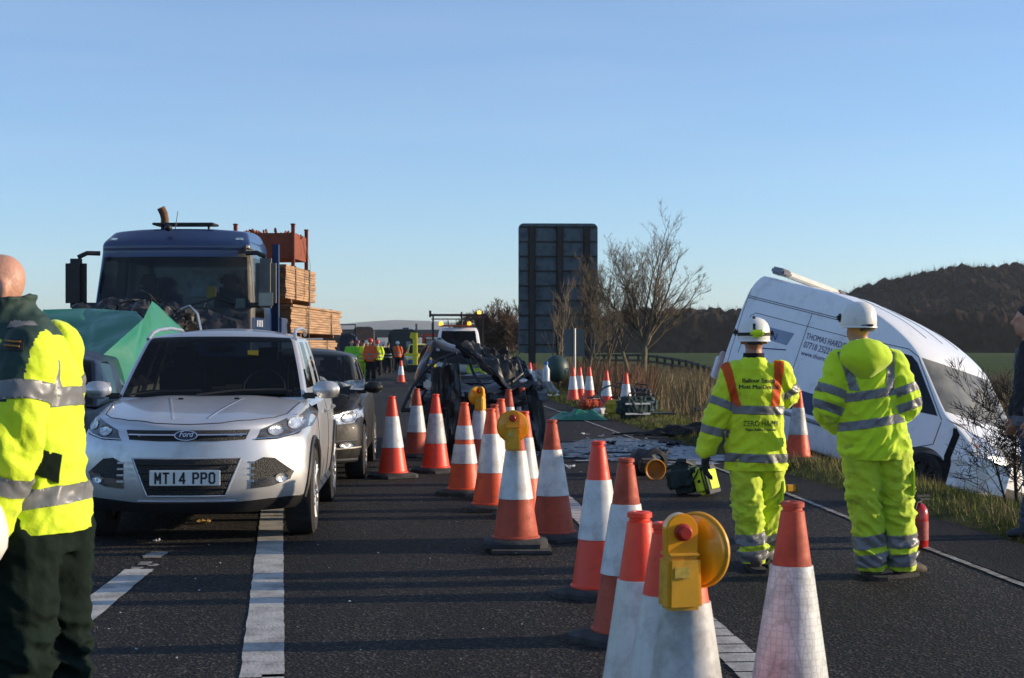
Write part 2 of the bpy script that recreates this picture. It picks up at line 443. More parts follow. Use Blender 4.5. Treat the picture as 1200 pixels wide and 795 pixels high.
def ground_mat():
    m = bpy.data.materials.new('grass_ground'); m.use_nodes = True
    N, L = m.node_tree.nodes, m.node_tree.links; b = N['Principled BSDF']; b.inputs['Roughness'].default_value = .95; b.inputs['Specular IOR Level'].default_value = .1
    t = N.new('ShaderNodeTexCoord')
    def noisy(sc, c0, c1, p0, p1, det=8):
        n = N.new('ShaderNodeTexNoise'); n.inputs['Scale'].default_value = sc; n.inputs['Detail'].default_value = det; n.inputs['Roughness'].default_value = .65
        L.new(t.outputs['Object'], n.inputs['Vector']); r = N.new('ShaderNodeValToRGB')
        r.color_ramp.elements[0].position = p0; r.color_ramp.elements[1].position = p1
        r.color_ramp.elements[0].color = (*c0, 1); r.color_ramp.elements[1].color = (*c1, 1)
        L.new(n.outputs['Fac'], r.inputs[0]); return r.outputs[0]
    near = noisy(1.6, (.035, .045, .012), (.10, .085, .038), .38, .62)
    field = noisy(.03, (.030, .058, .010), (.058, .082, .020), .35, .65)
    sx = N.new('ShaderNodeSeparateXYZ'); L.new(t.outputs['Object'], sx.inputs[0])
    k = N.new('ShaderNodeMapRange'); k.inputs['From Min'].default_value = 95; k.inputs['From Max'].default_value = 125; L.new(sx.outputs['Y'], k.inputs['Value'])
    x = N.new('ShaderNodeMix'); x.data_type = 'RGBA'; L.new(k.outputs[0], x.inputs['Factor']); L.new(near, x.inputs['A']); L.new(field, x.inputs['B'])
    L.new(x.outputs['Result'], b.inputs['Base Color'])
    n = N.new('ShaderNodeTexNoise'); n.inputs['Scale'].default_value = 14; n.inputs['Detail'].default_value = 6; L.new(t.outputs['Object'], n.inputs['Vector'])
    bp = N.new('ShaderNodeBump'); bp.inputs['Strength'].default_value = .8; bp.inputs['Distance'].default_value = .06
    L.new(n.outputs['Fac'], bp.inputs['Height']); L.new(bp.outputs[0], b.inputs['Normal']); return m
struct(finish(me, 'ground', ground_mat(), None, 180))

def asphalt_mat(name, base, light):
    m = bpy.data.materials.new(name); m.use_nodes = True
    N, L = m.node_tree.nodes, m.node_tree.links; b = N['Principled BSDF']; b.inputs['Roughness'].default_value = .82; b.inputs['Specular IOR Level'].default_value = .22
    t = N.new('ShaderNodeTexCoord')
    def nn(sc, det=4, st=None):
        src = t.outputs['Object']
        if st:
            q = N.new('ShaderNodeMapping'); q.inputs['Scale'].default_value = st; L.new(src, q.inputs[0]); src = q.outputs[0]
        n = N.new('ShaderNodeTexNoise'); n.inputs['Scale'].default_value = sc; n.inputs['Detail'].default_value = det; L.new(src, n.inputs['Vector']); return n.outputs['Fac']
    def ramp(f, c0, c1, p0, p1):
        r = N.new('ShaderNodeValToRGB'); r.color_ramp.elements[0].position = p0; r.color_ramp.elements[1].position = p1
        r.color_ramp.elements[0].color = (*c0, 1); r.color_ramp.elements[1].color = (*c1, 1); L.new(f, r.inputs[0]); return r.outputs[0]
    c1 = ramp(nn(75, 3), [x*.45 for x in base], [x*1.2 for x in base], .4, .6)
    vo = N.new('ShaderNodeTexVoronoi'); vo.inputs['Scale'].default_value = 62; L.new(t.outputs['Object'], vo.inputs['Vector'])
    sp = N.new('ShaderNodeSeparateColor'); L.new(vo.outputs['Color'], sp.inputs[0])
    chip = ramp(sp.outputs[0], (0, 0, 0), (1, 1, 1), .8, .95)
    k = N.new('ShaderNodeMix'); k.data_type = 'RGBA'; L.new(chip, k.inputs['Factor']); L.new(c1, k.inputs['A']); k.inputs['B'].default_value = (*light, 1)
    patchy = ramp(nn(.8, 8, (1, .16, 1)), (.50, .50, .50), (1.45, 1.40, 1.34), .34, .66)
    w = N.new('ShaderNodeMix'); w.data_type = 'RGBA'; w.blend_type = 'MULTIPLY'; w.inputs['Factor'].default_value = 1
    L.new(k.outputs['Result'], w.inputs['A']); L.new(patchy, w.inputs['B']); L.new(w.outputs['Result'], b.inputs['Base Color'])
    bp = N.new('ShaderNodeBump'); bp.inputs['Strength'].default_value = .9; bp.inputs['Distance'].default_value = .012
    L.new(vo.outputs['Distance'], bp.inputs['Height']); L.new(bp.outputs[0], b.inputs['Normal'])
    return m
M_asph = asphalt_mat('asphalt', (.0145, .0138, .0136), (.070, .063, .056))
M_asph2 = asphalt_mat('asphalt_hardstrip', (.011, .011, .0115), (.04, .037, .034))
mb = MB()
yy = [-10, 0, 6, 12, 18, 24, 30, 38, 46, 60, 80, 110, 150, 200, 300, 500]
for a, b in zip(yy, yy[1:]):
    v = [mb.bm.verts.new(p) for p in ((xr(a)-17, a, 0), (xr(a), a, 0), (xr(b), b, 0), (xr(b)-17, b, 0))]; mb.bm.faces.new(v)
bmesh.ops.remove_doubles(mb.bm, verts=mb.bm.verts[:], dist=.001)
struct(mb.build('road', M_asph, None, 180))
# darker paved strip outside the edge line
mb = MB()
def hs(y): return itp(y, [-10, 10, 15.8, 60, 200], [4.85, 3.2, 2.72, -.95, -12.5])
for a, b in zip(yy[:11], yy[1:12]):
    v = [mb.bm.verts.new(p) for p in ((hs(a)+.06, a, .004), (xr(a)-.01, a, .004), (xr(b)-.01, b, .004), (hs(b)+.06, b, .004))]; mb.bm.faces.new(v)
bmesh.ops.remove_doubles(mb.bm, verts=mb.bm.verts[:], dist=.001)
struct(mb.build('hard_shoulder', M_asph2, None, 180))

M_paint = mat('road_paint', (.44, .43, .40), .7, var=.12, vscale=5, dirt=(.10, .095, .09), dscale=4.5, damt=.47, bump=.3, bscale=60)
M_paintw = mat('road_paint_worn', (.36, .35, .33), .75, var=.2, vscale=8, dirt=(.045, .044, .043), dscale=6, damt=.56, bump=.4, bscale=60)
def strip(name, pts, w, m, z=.005, wob=.004, seg=.12):
    mb = MB(); P_ = []
    for (a, b) in zip(pts, pts[1:]):
        a, b = Vector(a), Vector(b); n = max(1, int((b-a).length/seg))
        for i in range(n+1): P_.append(a.lerp(b, i/n))
    L_ = [];
    for i, p in enumerate(P_):
        t = (P_[min(i+1, len(P_)-1)]-P_[max(0, i-1)]).normalized(); nrm = Vector((-t.y, t.x))
        j1, j2 = random.uniform(-wob, wob), random.uniform(-wob, wob)
        L_.append((mb.bm.verts.new((*(p+nrm*(w/2+j1)), z)), mb.bm.verts.new((*(p-nrm*(w/2+j2)), z))))
    for A, B in zip(L_, L_[1:]): mb.bm.faces.new((A[1], B[1], B[0], A[0]))
    return struct(mb.build(name, m, None, 180))
def g2(u, v): q = G(u, v); return (q.x, q.y)
strip('lane_marking', [(-.72, 4.2), g2(307, 795), g2(318.5, 605), g2(320, 590)], .2, M_paint)
strip('lane_marking', [g2(-30, 805), g2(83, 733), g2(163, 668)], .19, M_paint, z=.0055)
for u, v, l, w in ((172, 661, .16, .10), (182, 651, .34, .14), (165, 670, .10, .06), (158, 668, .22, .06), (181, 663, .12, .05), (172, 672, .16, .05)):
    x, y = g2(u, v); strip('lane_marking', [(x, y-l/2), (x-.01, y+l/2)], w, M_paintw, z=.005, wob=.02, seg=.05)
# raised-rib edge line that the near cones stand on
mb = MB(); A, B = Vector(g2(905, 806)), Vector(g2(655, 581)); t = (B-A).normalized(); A = A-t*3; n = Vector((-t.y, t.x)); L_ = (B-A).length+16; s = 0
while s < L_:
    l = .20
    for k in range(3):
        o = A+t*s; h = .004+.001*k
        if k: continue
        q = [o+n*(.1+random.uniform(-.006, .006)), o-n*(.1+random.uniform(-.006, .006)), o-n*.1+t*l, o+n*.1+t*l]
        mb.bm.faces.new([mb.bm.verts.new((*p, .006)) for p in q])
    s += l+.022
struct(mb.build('lane_marking', M_paint, None, None))
strip('lane_marking', [(4.05, 1.0), g2(1210, 691), g2(1030, 622), g2(925, 580), (-.95, 60)], .055, M_paintw, z=.0085, wob=.006)
# spilt coolant and frothy foam across the carriageway
mb = MB(); R_ = random.Random(9)
def blob(cx, cy, rx, ry, z, n=14, sd=0):
    c = mb.bm.verts.new((cx, cy, z)); q = []
    for k in range(n):
        a = 2*pi*k/n; f = 1+.45*nz3(cos(a)*1.6+sd, sin(a)*1.6, sd)+.25*nz3(cos(a)*5, sin(a)*5, sd+3); q.append(mb.bm.verts.new((cx+rx*f*cos(a), cy+ry*f*sin(a), z)))
    for k in range(n): mb.bm.faces.new((c, q[k], q[(k+1) % n]))
c = G(738, 527); blob(c.x-.1, c.y, 1.05, 2.3, .0065, 60, 1)
M_wet = mat('spilt_fluid', (.028, .030, .034), .22, var=.5, vscale=4, spec=.6)
struct(mb.build('spilt_coolant', M_wet, None, None), 'stuff')
mb = MB()
for k in range(260):
    if k < 110: u, v = R_.gauss(735, 42), R_.gauss(526, 9)
    elif k < 215: u, v = R_.gauss(805, 26), R_.gauss(534, 6)
    else: u, v = R_.uniform(660, 760), R_.gauss(533, 4)
    if not 505 < v < 550: continue
    p = G(u, v); r = R_.uniform(.008, .06)*(1.5 if 110 < k < 215 else 1)
    if xr(p.y)-.1 < p.x: continue
    blob(p.x, p.y, r*R_.uniform(1, 2.2), r*R_.uniform(1.5, 4), .0105+.000012*k, 12, k*.7)
struct(mb.build('fire_foam', mat('foam', (.30, .33, .37), .45, var=.5, vscale=18, bump=.8, bscale=50, dirt=(.12, .13, .14), dscale=9, damt=.5), None, None), 'stuff')

M_shard = mat('glass_fragments', (.42, .46, .50), .2, var=.7, vscale=30); mb = MB()
for k in range(520):
    u, v = (R_.gauss(735, 50), R_.gauss(529, 13)) if k < 330 else ((R_.gauss(560, 45), R_.gauss(575, 30)) if k < 420 else (R_.uniform(60, 620), R_.uniform(600, 780)))
    if not 500 < v < 790: continue
    p = G(u, v)
    if p.x > xr(p.y)-.1: continue
    r = R_.uniform(.004, .018)*(1.6 if v < 560 else .55); a = R_.uniform(0, 6)
    q = [Vector((p.x+r*cos(a+t)*R_.uniform(.6, 1.4), p.y+r*sin(a+t)*R_.uniform(.6, 1.4), .014+R_.uniform(-.003, r*.9))) for t in (0, 2.1, 4.2)]
    f = mb.bm.faces.new([mb.bm.verts.new(x) for x in q]); f.material_index = R_.choice((0, 0, 1))
struct(mb.build('glass_fragments', [M_shard, M_black], None, None), 'stuff')
# far hills, haze comes last
mb = MB()
def ridge(u, k):
    Z = 5200; top = itp(u, [-400, 60, 250, 400, 425, 470, 500, 530, 600, 750, 1000, 2000], [404, 396, 381, 372, 369, 366, 368, 371, 376, 386, 396, 404])+1.1*nz3(u*.03, 0, 4)
    x = (u-600)/FPX*Z; h = EYE+(HZ-top)/FPX*Z
    return Vector((x*(1+.25*k), Z+1500*k, -6+(h+6)*sin(min(1, k*1.0)*pi/2)))
mb.grid(lambda a, b: ridge(-400+2400*a, b), 120, 10)
struct(mb.build('hills', mat('hill_pasture', (.055, .065, .045), .95, var=.35, vscale=.004, dirt=(.03, .028, .022), dscale=.003, damt=.5), None, 180))

# ---- bare winter wood along the far edge of the field: one mass nobody could count
M_bark = mat('bare_bark', (.085, .065, .045), .9, var=.3, vscale=3)
M_wood = mat('winter_wood', (.036, .026, .020), .95, var=.5, vscale=.35, bump=1.0, bscale=.6, spec=.05)
M_woodt = mat('winter_twigs', (.125, .086, .060), .95, var=.5, vscale=.05, spec=.05)
mb = MB(); R_ = random.Random(3)
def woodtop(x, y):
    t = 11.8+1.6*nz3(x*.09, y*.09, 1)+2.6*abs(nz3(x*.16, y*.16, 2))+1.6*nz3(x*.42, y*.42, 5)
    return -.4+hill(x, y)+t*itp(x, [24, 34], [.45, 1])
def woodpt(a, b):
    x = 24+460*a**1.25; y0 = 452+5*nz3(x*.05, 0, 9)
    if b < .25: k = b/.25; y = y0+5*k*k+(3.0*nz3(x*.28, k*3, 3)+1.5*nz3(x*.7, k*7, 6))*(1-.6*k); return Vector((x, y, -.6+hill(x, y)+(woodtop(x, y0+5)-hill(x, y0+5)+.2)*k))
    y = y0+5+(b-.25)/.75*230; return Vector((x, y, woodtop(x, y)-.5))
mb.grid(woodpt, 480, 80)
for i in range(46000):                        # twigs and stems standing out of the mass
    a = R_.random(); x = 24+460*a**1.25
    if R_.random() < .5: y = 450+R_.random()*5; z0 = -.5+hill(x, y); h = hill(x, y)+(woodtop(x, y+4)-hill(x, y))*R_.uniform(.35, 1.05)
    else: y = 455+230*R_.random()**.8; z0 = woodtop(x, y)-2.2; h = z0+R_.uniform(2.4, 4.6)
    w = R_.uniform(.04, .13); dx = R_.uniform(-.9, .9)
    for q in range(2):
        d2 = dx+R_.uniform(-.7, .7)
        mb.bm.faces.new([mb.bm.verts.new(p) for p in ((x-w, y, z0), (x+w, y, z0), (x+d2, y+.1, z0+(h-z0)*(1-.2*q)))]).material_index = 1
struct(mb.build('woods', [M_wood, M_woodt], None, None), 'stuff')

# ---- trees and bushes that can be told apart
def grow(mb, p, d, ln, r, depth, rnd, up=.12, spread=.55, twig=.01, nseg=3, kids=(2, 4), stats=None):
    pts = [p]; q = p.copy(); dd = d.copy()
    for i in range(nseg):
        dd = (dd+Vector((rnd.gauss(0, .09), rnd.gauss(0, .09), up*.35))).normalized(); q = q+dd*ln/nseg; pts.append(q.copy())
    rs = [r*(1-.45*i/nseg) for i in range(nseg+1)]
    if depth == 0: rs[-1] = r*.3
    mb.tube(pts, rs, 6 if r > .03 else (4 if r > .012 else 3), cap=r > .03)
    if depth == 0: return
    n = rnd.randint(*kids)
    for k in range(n):
        i = rnd.randint(1, nseg) if k else nseg
        base = pts[i]; ax = Vector((rnd.gauss(0, 1), rnd.gauss(0, 1), rnd.gauss(0, .35)+.1)).normalized()
        nd = (dd*(1-spread*.45)+ax*spread+Vector((0, 0, up))).normalized()
        grow(mb, base, nd, ln*rnd.uniform(.62, .85), max(twig, rs[i]*rnd.uniform(.5, .75)), depth-1, rnd, up, spread, twig, nseg, kids)
M_twig = mat('twig_bark', (.115, .090, .058), .85, var=.3, vscale=3)
M_trunk = mat('trunk_bark', (.135, .115, .070), .85, var=.35, vscale=5, bump=.5, bscale=18, dirt=(.075, .09, .035), damt=.45)
M_btwig = mat('bush_twigs', (.105, .062, .040), .9, var=.35, vscale=.6)
def bare_tree(label, base, stems, seed, depth, hgt, twig, group='bare roadside trees', name='bare_tree', spread=.5, up=.16, kids=(3, 4), ratio=.3):
    rnd = random.Random(seed); t = thing(name, label, 'tree' if 'tree' in name else 'bush', base, group=group)
    tk, cr_ = MB(), MB()
    for (lx, ly, r) in stems:
        d = Vector((lx, ly, 1)).normalized(); L0 = hgt*ratio
        p0 = Vector((lx*.15, ly*.15, -.3)); pts = [p0]; q = p0.copy(); dd = d.copy()
        for i in range(5):
            dd = (dd+Vector((rnd.gauss(0, .05), rnd.gauss(0, .05), .03))).normalized(); q = q+dd*(L0+.3)/5; pts.append(q.copy())
        rr = [r*(1.25-.1*i) for i in range(6)]; tk.tube(pts, rr, 8)
        grow(cr_, pts[-1], dd, L0*.85, rr[-1]*.8, depth, rnd, up, spread*.6, twig, 3, kids)
        for i in range(2, 6):
            ax = Vector((rnd.gauss(0, 1), rnd.gauss(0, 1), .3)).normalized()
            for _ in range(1 if i < 4 else 2):
                ax = Vector((rnd.gauss(0, 1), rnd.gauss(0, 1), .35)).normalized()
                grow(cr_, pts[i], (dd*.75+ax*.75).normalized(), L0*rnd.uniform(.6, .9), rr[i]*.55, depth-1, rnd, up, spread, twig, 3, kids)
    tk.build('trunk', M_trunk, t); cr_.build('crown', M_btwig if 'brown' in label else M_twig, t, None)
    return t
def gb(u, v): q = G(u, v); return Vector((q.x, q.y, zg(q.x, q.y)))
def fan_tree(label, base, seed, px, split, limbs, up_len, side_len, spread, r0, group='bare roadside trees', trunks=((0, 0),), twig=.006):
    """trunk that divides low into ascending limbs; side branches and twigs all along them"""
    rnd = random.Random(seed); t = thing('bare_tree', label, 'tree', base, group=group); tk, cw = MB(), MB()
    def shoot(p, d, ln, r, lvl, seg=6):
        pts = [p]; q = p.copy(); dd = d.copy()
        for i in range(seg): dd = (dd+Vector((rnd.gauss(0, .08), rnd.gauss(0, .08), .075))).normalized(); q = q+dd*ln/seg; pts.append(q.copy())
        rs = [max(twig*.55, r*(1-.82*i/seg)) for i in range(seg+1)]; cw.tube(pts, rs, 6 if lvl == 0 else (4 if lvl == 1 else 3), cap=False)
        if lvl >= 3: return
        n = (12, 7, 4)[lvl]
        for k in range(n):
            f = rnd.uniform(.18, .97); i = min(seg-1, int(f*seg)); o = pts[i].lerp(pts[i+1], f*seg-i); tan = (pts[i+1]-pts[i]).normalized()
            ax = Vector((rnd.gauss(0, 1), rnd.gauss(0, 1), rnd.gauss(0, .4))); ax = (ax-tan*ax.dot(tan)).normalized()
            nd = (tan*.80+ax*rnd.uniform(.45, .8)+Vector((0, 0, .12))).normalized()
            shoot(o, nd, ln*(.46, .50, .52)[lvl]*rnd.uniform(.6, 1.1)*(1.1-.45*f), max(twig, rs[i]*.55), lvl+1, (5, 4, 3)[lvl])
    for (tx, ty) in trunks:
        p = Vector((tx*.2, ty, -.35)); pts = [p.copy()]; d = Vector((tx, 0, 1)).normalized()
        for i in range(6): d = (d+Vector((rnd.gauss(0, .05), rnd.gauss(0, .05), .04))).normalized(); p = p+d*(split+.35)/6; pts.append(p.copy())
        sc = 1 if tx == 0 else .62; tk.tube(pts, [r0*sc*(1.25-.07*i) for i in range(7)], 9)
        n = limbs if tx == 0 else limbs//2
        for k in range(n):
            a = spread*(2*(k+.5)/n-1)+rnd.gauss(0, .07)+tx*.5; b_ = rnd.gauss(0, .42); ln = up_len+(side_len-up_len)*min(1, abs(a)/spread)
            o = pts[rnd.choice((4, 5, 6, 6))]; shoot(o, Vector((sin(a), b_*.6, cos(a))).normalized(), ln*rnd.uniform(.85, 1.05)*(1 if tx == 0 else .8), r0*sc*rnd.uniform(.38, .55), 0, 8)
    tk.build('trunk', M_trunk, t); cw.build('crown', M_twig, t, None); return t
fan_tree('tall bare roadside tree with a broad fan of fine branches right of the big sign', P(751, 447, 60)+Vector((0, 0, -.2)), 23, 0, 1.75, 12, 4.7, 3.2, radians(58), .12, trunks=((0, 0), (-.45, .25)))
fan_tree('slender bare tree with many stems standing close to the right edge of the big sign', P(712, 447, 62), 9, 0, 1.3, 6, 4.2, 2.6, radians(40), .075, trunks=((0, 0), (-.3, .1)))
bare_tree('thin leafless sapling in front of the dark back of the big sign', P(655, 452, 52), [(0, 0, .04)], 8, 3, 3.6, .008, spread=.45, up=.25, kids=(3, 4))
fan_tree('low bare tree at the foot of the sign, leaning outwards', P(690, 446, 58), 15, 0, .9, 5, 2.9, 2.1, radians(48), .055, trunks=((0, 0), (.4, .1)))
BS = [(0, 0, .10), (.6, .2, .08), (-.6, .1, .08), (.15, .5, .08), (1.2, 0, .07), (-1.2, .1, .07), (.3, -.5, .07)]
bare_tree('dense brown leafless bush beside the white recovery truck', P(562, 422, 125), BS, 31, 5, 5.6, .016, group='bushes beyond the carriageway', name='bare_bush', spread=.85, up=.06, kids=(3, 4), ratio=.2)
bare_tree('dense brown leafless bush behind the left edge of the big sign', P(592, 422, 120), BS, 33, 5, 6.2, .016, group='bushes beyond the carriageway', name='bare_bush', spread=.85, up=.06, kids=(3, 4), ratio=.2)
bare_tree('rust brown hedge bush showing beneath the left mirror of the lorry', P(68, 424, 70), BS, 35, 4, 3.0, .012, group='bushes beyond the carriageway', name='bare_bush', spread=.8, up=.05, kids=(3, 4), ratio=.2)
bare_tree('dark thorny bush with bare tangled twigs in front of the crashed van', P(1172, 580, 15.2)+Vector((.2, 0, -.1)), [(-.05, 0, .020), (-.30, .1, .012), (.3, .1, .014), (.05, -.2, .012)], 44, 5, 1.75, .0032, group=None, name='thorn_bush', spread=.8, up=.05, kids=(2, 4), ratio=.22)
for o in list(bpy.data.objects):
    if o.parent and o.parent.name.startswith('thorn_bush'): o.data.materials.clear(); o.data.materials.append(mat('thorn_bark', (.022, .017, .013), .9, var=.3))

# ---- grass: clumps of blades on the verge
def blades(name, n, where, h, w, m, seed, lean=.35):
    rs = np.random.RandomState(seed); V = np.zeros((n*3, 3)); k = 0
    while k < n:
        p = where(rs)
        if p is None: continue
        x, y, s = p; z = zg(x, y)-.02; hh = h*s*rs.uniform(.4, 1.25); a = rs.uniform(0, 2*pi); ww = w*rs.uniform(.6, 1.4)*max(1, y/22)
        V[3*k] = (x-ww*cos(a), y-ww*sin(a), z); V[3*k+1] = (x+ww*cos(a), y+ww*sin(a), z)
        V[3*k+2] = (x+rs.normal(0, lean)*hh, y+rs.normal(0, lean)*hh, z+hh); k += 1
    me = bpy.data.meshes.new(name); me.from_pydata(V.tolist(), [], [(3*i, 3*i+1, 3*i+2) for i in range(n)])
    return struct(finish(me, name, m, None, None), 'stuff')
def leafy(name, col, var, sc):
    m = mat(name, col, .8, var=var, vscale=sc, spec=.2); return m
M_gr = leafy('verge_grass', (.125, .140, .028), .5, 1.6); M_gy = leafy('dry_grass', (.22, .165, .075), .5, 2.2); M_gd = leafy('dead_grass', (.19, .145, .075), .5, .8); M_brn = leafy('dead_stalks', (.13, .075, .042), .5, 1.3)
def w_verge(rs):
    y = 7+55*rs.random_sample()**1.6; d = .05+rs.random_sample()**1.3*(3.2 if y < 30 else 5); x = xr(y)+d
    if nz3(x, y, 0, 1.1) < -.25+.5*rs.random_sample()*0-.1: return None
    return x, y, .75+.5*nz3(x, y, 3, .6)
blades('verge_grass', 52000, w_verge, .13, .0052, M_gr, 1)
def w_dry(rs):
    y = 9+50*rs.random_sample()**1.4; d = .25+rs.random_sample()*(4.5 if y < 34 else 8); x = xr(y)+d
    if nz3(x, y, 7, .8) < .02: return None
    return x, y, .7+.6*rs.random_sample()
blades('dry_grass', 16000, w_dry, .15, .0048, M_gy, 2)
def w_tall(rs):
    y = 31+62*rs.random_sample(); d = 2.2+rs.random_sample()*11; x = xr(y)+d
    if x < .4 and y > 60: return None
    if nz3(x, y, 2, .35) < -.3: return None
    return x, y, .55+.75*min(1, (d-2)/3)
blades('dead_tall_grass', 34000, w_tall, .62, .007, M_gd, 3, .22)
def w_dock(rs):
    y = 42+40*rs.random_sample(); x = P(rs.uniform(655, 765), 450, y).x
    if x < xr(y)+1.6: return None
    return x, y, .5+.8*rs.random_sample()
blades('dead_dock_stalks', 14000, w_dock, .85, .008, M_brn, 4, .2)

# ================================================================== CONES AND ROAD LAMPS
def cone_meshes(flat=8):
    H = .93; z0 = .055
    def rad(z): return .168+(.042-.168)*(z-z0)/(H-.03-z0)
    t = MB(); s = .235; c = .06
    oc = [(s, -s+c), (s, s-c), (s-c, s), (-s+c, s), (-s, s-c), (-s, -s+c), (-s+c, -s), (s-c, -s)]
    def ring(k, z): return [t.bm.verts.new((x*k, y*k, z)) for x, y in oc]
    A, B, C, D = ring(1.0, 0.0), ring(1.0, .030), ring(.95, .042), ring(.72, .058)
    for X, Y in ((A, B), (B, C), (C, D)):
        for k in range(8): t.bm.faces.new((X[k], X[(k+1) % 8], Y[(k+1) % 8], Y[k]))
    t.bm.faces.new(D); t.bm.faces.new(A[::-1]); base = t.mesh('base_plate')
    t = MB(); zt = H-.035
    t.lathe([(.178, z0-.004), (.178, z0+.012), (rad(z0+.015), z0+.02), (rad(.3), .3), (rad(.6), .6), (rad(zt), zt), (.036, zt+.004), (.036, H-.022), (.043, H-.019), (.043, H-.004), (.036, H), (.02, H), (.018, H-.03), (0, H-.03)], 32, close=False); body = t.mesh('cone_body')
    t = MB(); z1, z2 = z0+(H-z0)*.33, z0+(H-z0)*.735
    t.lathe([(rad(z1)+.001, z1), (rad(z1)+.005, z1+.001), (rad((z1+z2)/2)+.0048, (z1+z2)/2), (rad(z2)+.005, z2-.001), (rad(z2)+.001, z2)], 32, close=False); sl1 = t.mesh('reflective_sleeve')
    t = MB()
    for a, b in ((.30, .52), (.575, .735)):
        z1, z2 = z0+(H-z0)*a, z0+(H-z0)*b
        t.lathe([(rad(z1)+.001, z1), (rad(z1)+.005, z1+.001), (rad(z2)+.005, z2-.001), (rad(z2)+.001, z2)], 32, close=False)
    sl2 = t.mesh('reflective_sleeve2')
    t = MB(); z1, z2 = z0+(H-z0)*.16, z0+(H-z0)*.735; t.lathe([(rad(z1)+.001, z1), (rad(z1)+.005, z1+.001), (rad((z1+z2)/2)+.0048, (z1+z2)/2), (rad(z2)+.005, z2-.001), (rad(z2)+.001, z2)], 32, close=False); global CS3; CS3 = t.mesh('reflective_sleeve3')
    return base, body, sl1, sl2
CB, CC, CS, CS2 = cone_meshes()
for me in (CB, CC, CS, CS2, CS3):
    me.polygons.foreach_set('use_smooth', [True]*len(me.polygons)); me.set_sharp_from_angle(angle=radians(40))
M_hex = mat('cone_sleeve_honeycomb', (.58, .61, .62), .4, var=.12, vscale=9, dirt=(.20, .215, .22), dscale=6, damt=.46, bump=.1, bscale=14)
def honeycomb(m, k):
    N, L = m.node_tree.nodes, m.node_tree.links; b = N['Principled BSDF']; src = b.inputs['Base Color'].links[0].from_socket
    t = N.new('ShaderNodeTexCoord'); v = N.new('ShaderNodeTexVoronoi'); v.feature = 'DISTANCE_TO_EDGE'; v.inputs['Scale'].default_value = 42; v.inputs['Randomness'].default_value = .25; L.new(t.outputs['Object'], v.inputs['Vector'])
    r = N.new('ShaderNodeValToRGB'); r.color_ramp.elements[0].position = .03; r.color_ramp.elements[1].position = .10; r.color_ramp.elements[0].color = (k, k, k, 1); L.new(v.outputs['Distance'], r.inputs[0])
    x = N.new('ShaderNodeMix'); x.data_type = 'RGBA'; x.blend_type = 'MULTIPLY'; x.inputs['Factor'].default_value = 1; L.new(src, x.inputs['A']); L.new(r.outputs[0], x.inputs['B']); L.new(x.outputs['Result'], b.inputs['Base Color'])
honeycomb(M_hex, .74); honeycomb(M_sleeve, .95)
def cone(u, vtop, label, red, sleeve=None, two=False, tilt=(0, 0), group='traffic cones along the closed lane', scale=1, z=0, Z=None):
    if Z is None: Z = (EYE-.93*scale-z)*FPX/(vtop-HZ)
    x = (u-600)/FPX*Z
    t = thing('traffic_cone', label, 'traffic cone', (x, Z, z+.001), (tilt[0], tilt[1], random.uniform(0, 1.2)), group); t.scale = (scale,)*3
    for nm, me, m in (('base_plate', CB, M_rubg), ('cone_body', CC, red), ('reflective_sleeve', (CS, CS2, CS3)[int(two)], sleeve or M_sleeve)):
        o = bpy.data.objects.new(nm, me.copy()); o.data.materials.clear(); o.data.materials.append(m); link(o, t)
    return t
near = [
 (925, 588, 'large grubby traffic cone standing apart on the right, nearest to the feet of the workers', M_redb, M_hex, 2),
 (750, 600, 'clean orange cone just left of the red cone behind the nearest lamp', M_redc, M_sleeve, 0),
 (778, 612.5, 'bright red traffic cone half hidden behind the nearest amber lamp', M_redc, M_sleeve, 0),
 (703, 517, 'vivid red traffic cone with a wide white sleeve, left of the dull brick one', M_redc, M_sleeve, 0),
 (733, 537, 'dull brick red traffic cone half hidden behind the clean cone in the near group', M_redb, M_sleeve, 0),
 (648, 492, 'brownish red traffic cone with a small dark mark on its white sleeve', M_redb, M_sleeve, 0),
 (615, 482, 'traffic cone directly behind the middle cone that carries a lamp', M_red, M_sleeve, 0),
 (575, 479, 'tall orange red traffic cone left of the middle lamp cone', M_red, M_sleeve, 0),
 (544, 472, 'traffic cone whose white sleeve is torn into two bands', M_red, M_sleeve, 1),
 (579.5, 474, 'traffic cone of which only the tip shows behind the tall orange red one', M_redb, M_sleeve, 0),
 (587.5, 467.5, 'orange traffic cone in the middle of the tight cluster before the wreck', M_red, M_sleeve, 0),
 (595.5, 456.5, 'dark red traffic cone right beside the wreck, left of its twin', M_redb, M_sleeve, 0),
 (611.5, 454.5, 'dark red traffic cone right beside the wreck, right of its twin', M_redb, M_sleeve, 0),
 (510.5, 462, 'bright traffic cone in front of the wreck, second from the dark damaged hatchback', M_redc, M_sleeved, 0),
 (488, 455.5, 'shaded maroon traffic cone tucked close against the wreck', M_redb, M_sleeve, 0),
 (460.5, 464.5, 'bright red traffic cone standing next to the dark damaged hatchback', M_redc, M_sleeve, 0),
 (935, 457, 'traffic cone standing on the grass edge by the elbow of the headlamp worker', M_red, M_sleeved, 0),
]
for u, v, lab, r, s, two in near: cone(u, v, lab, r, s, two, (random.gauss(0, .008), random.gauss(0, .008)))
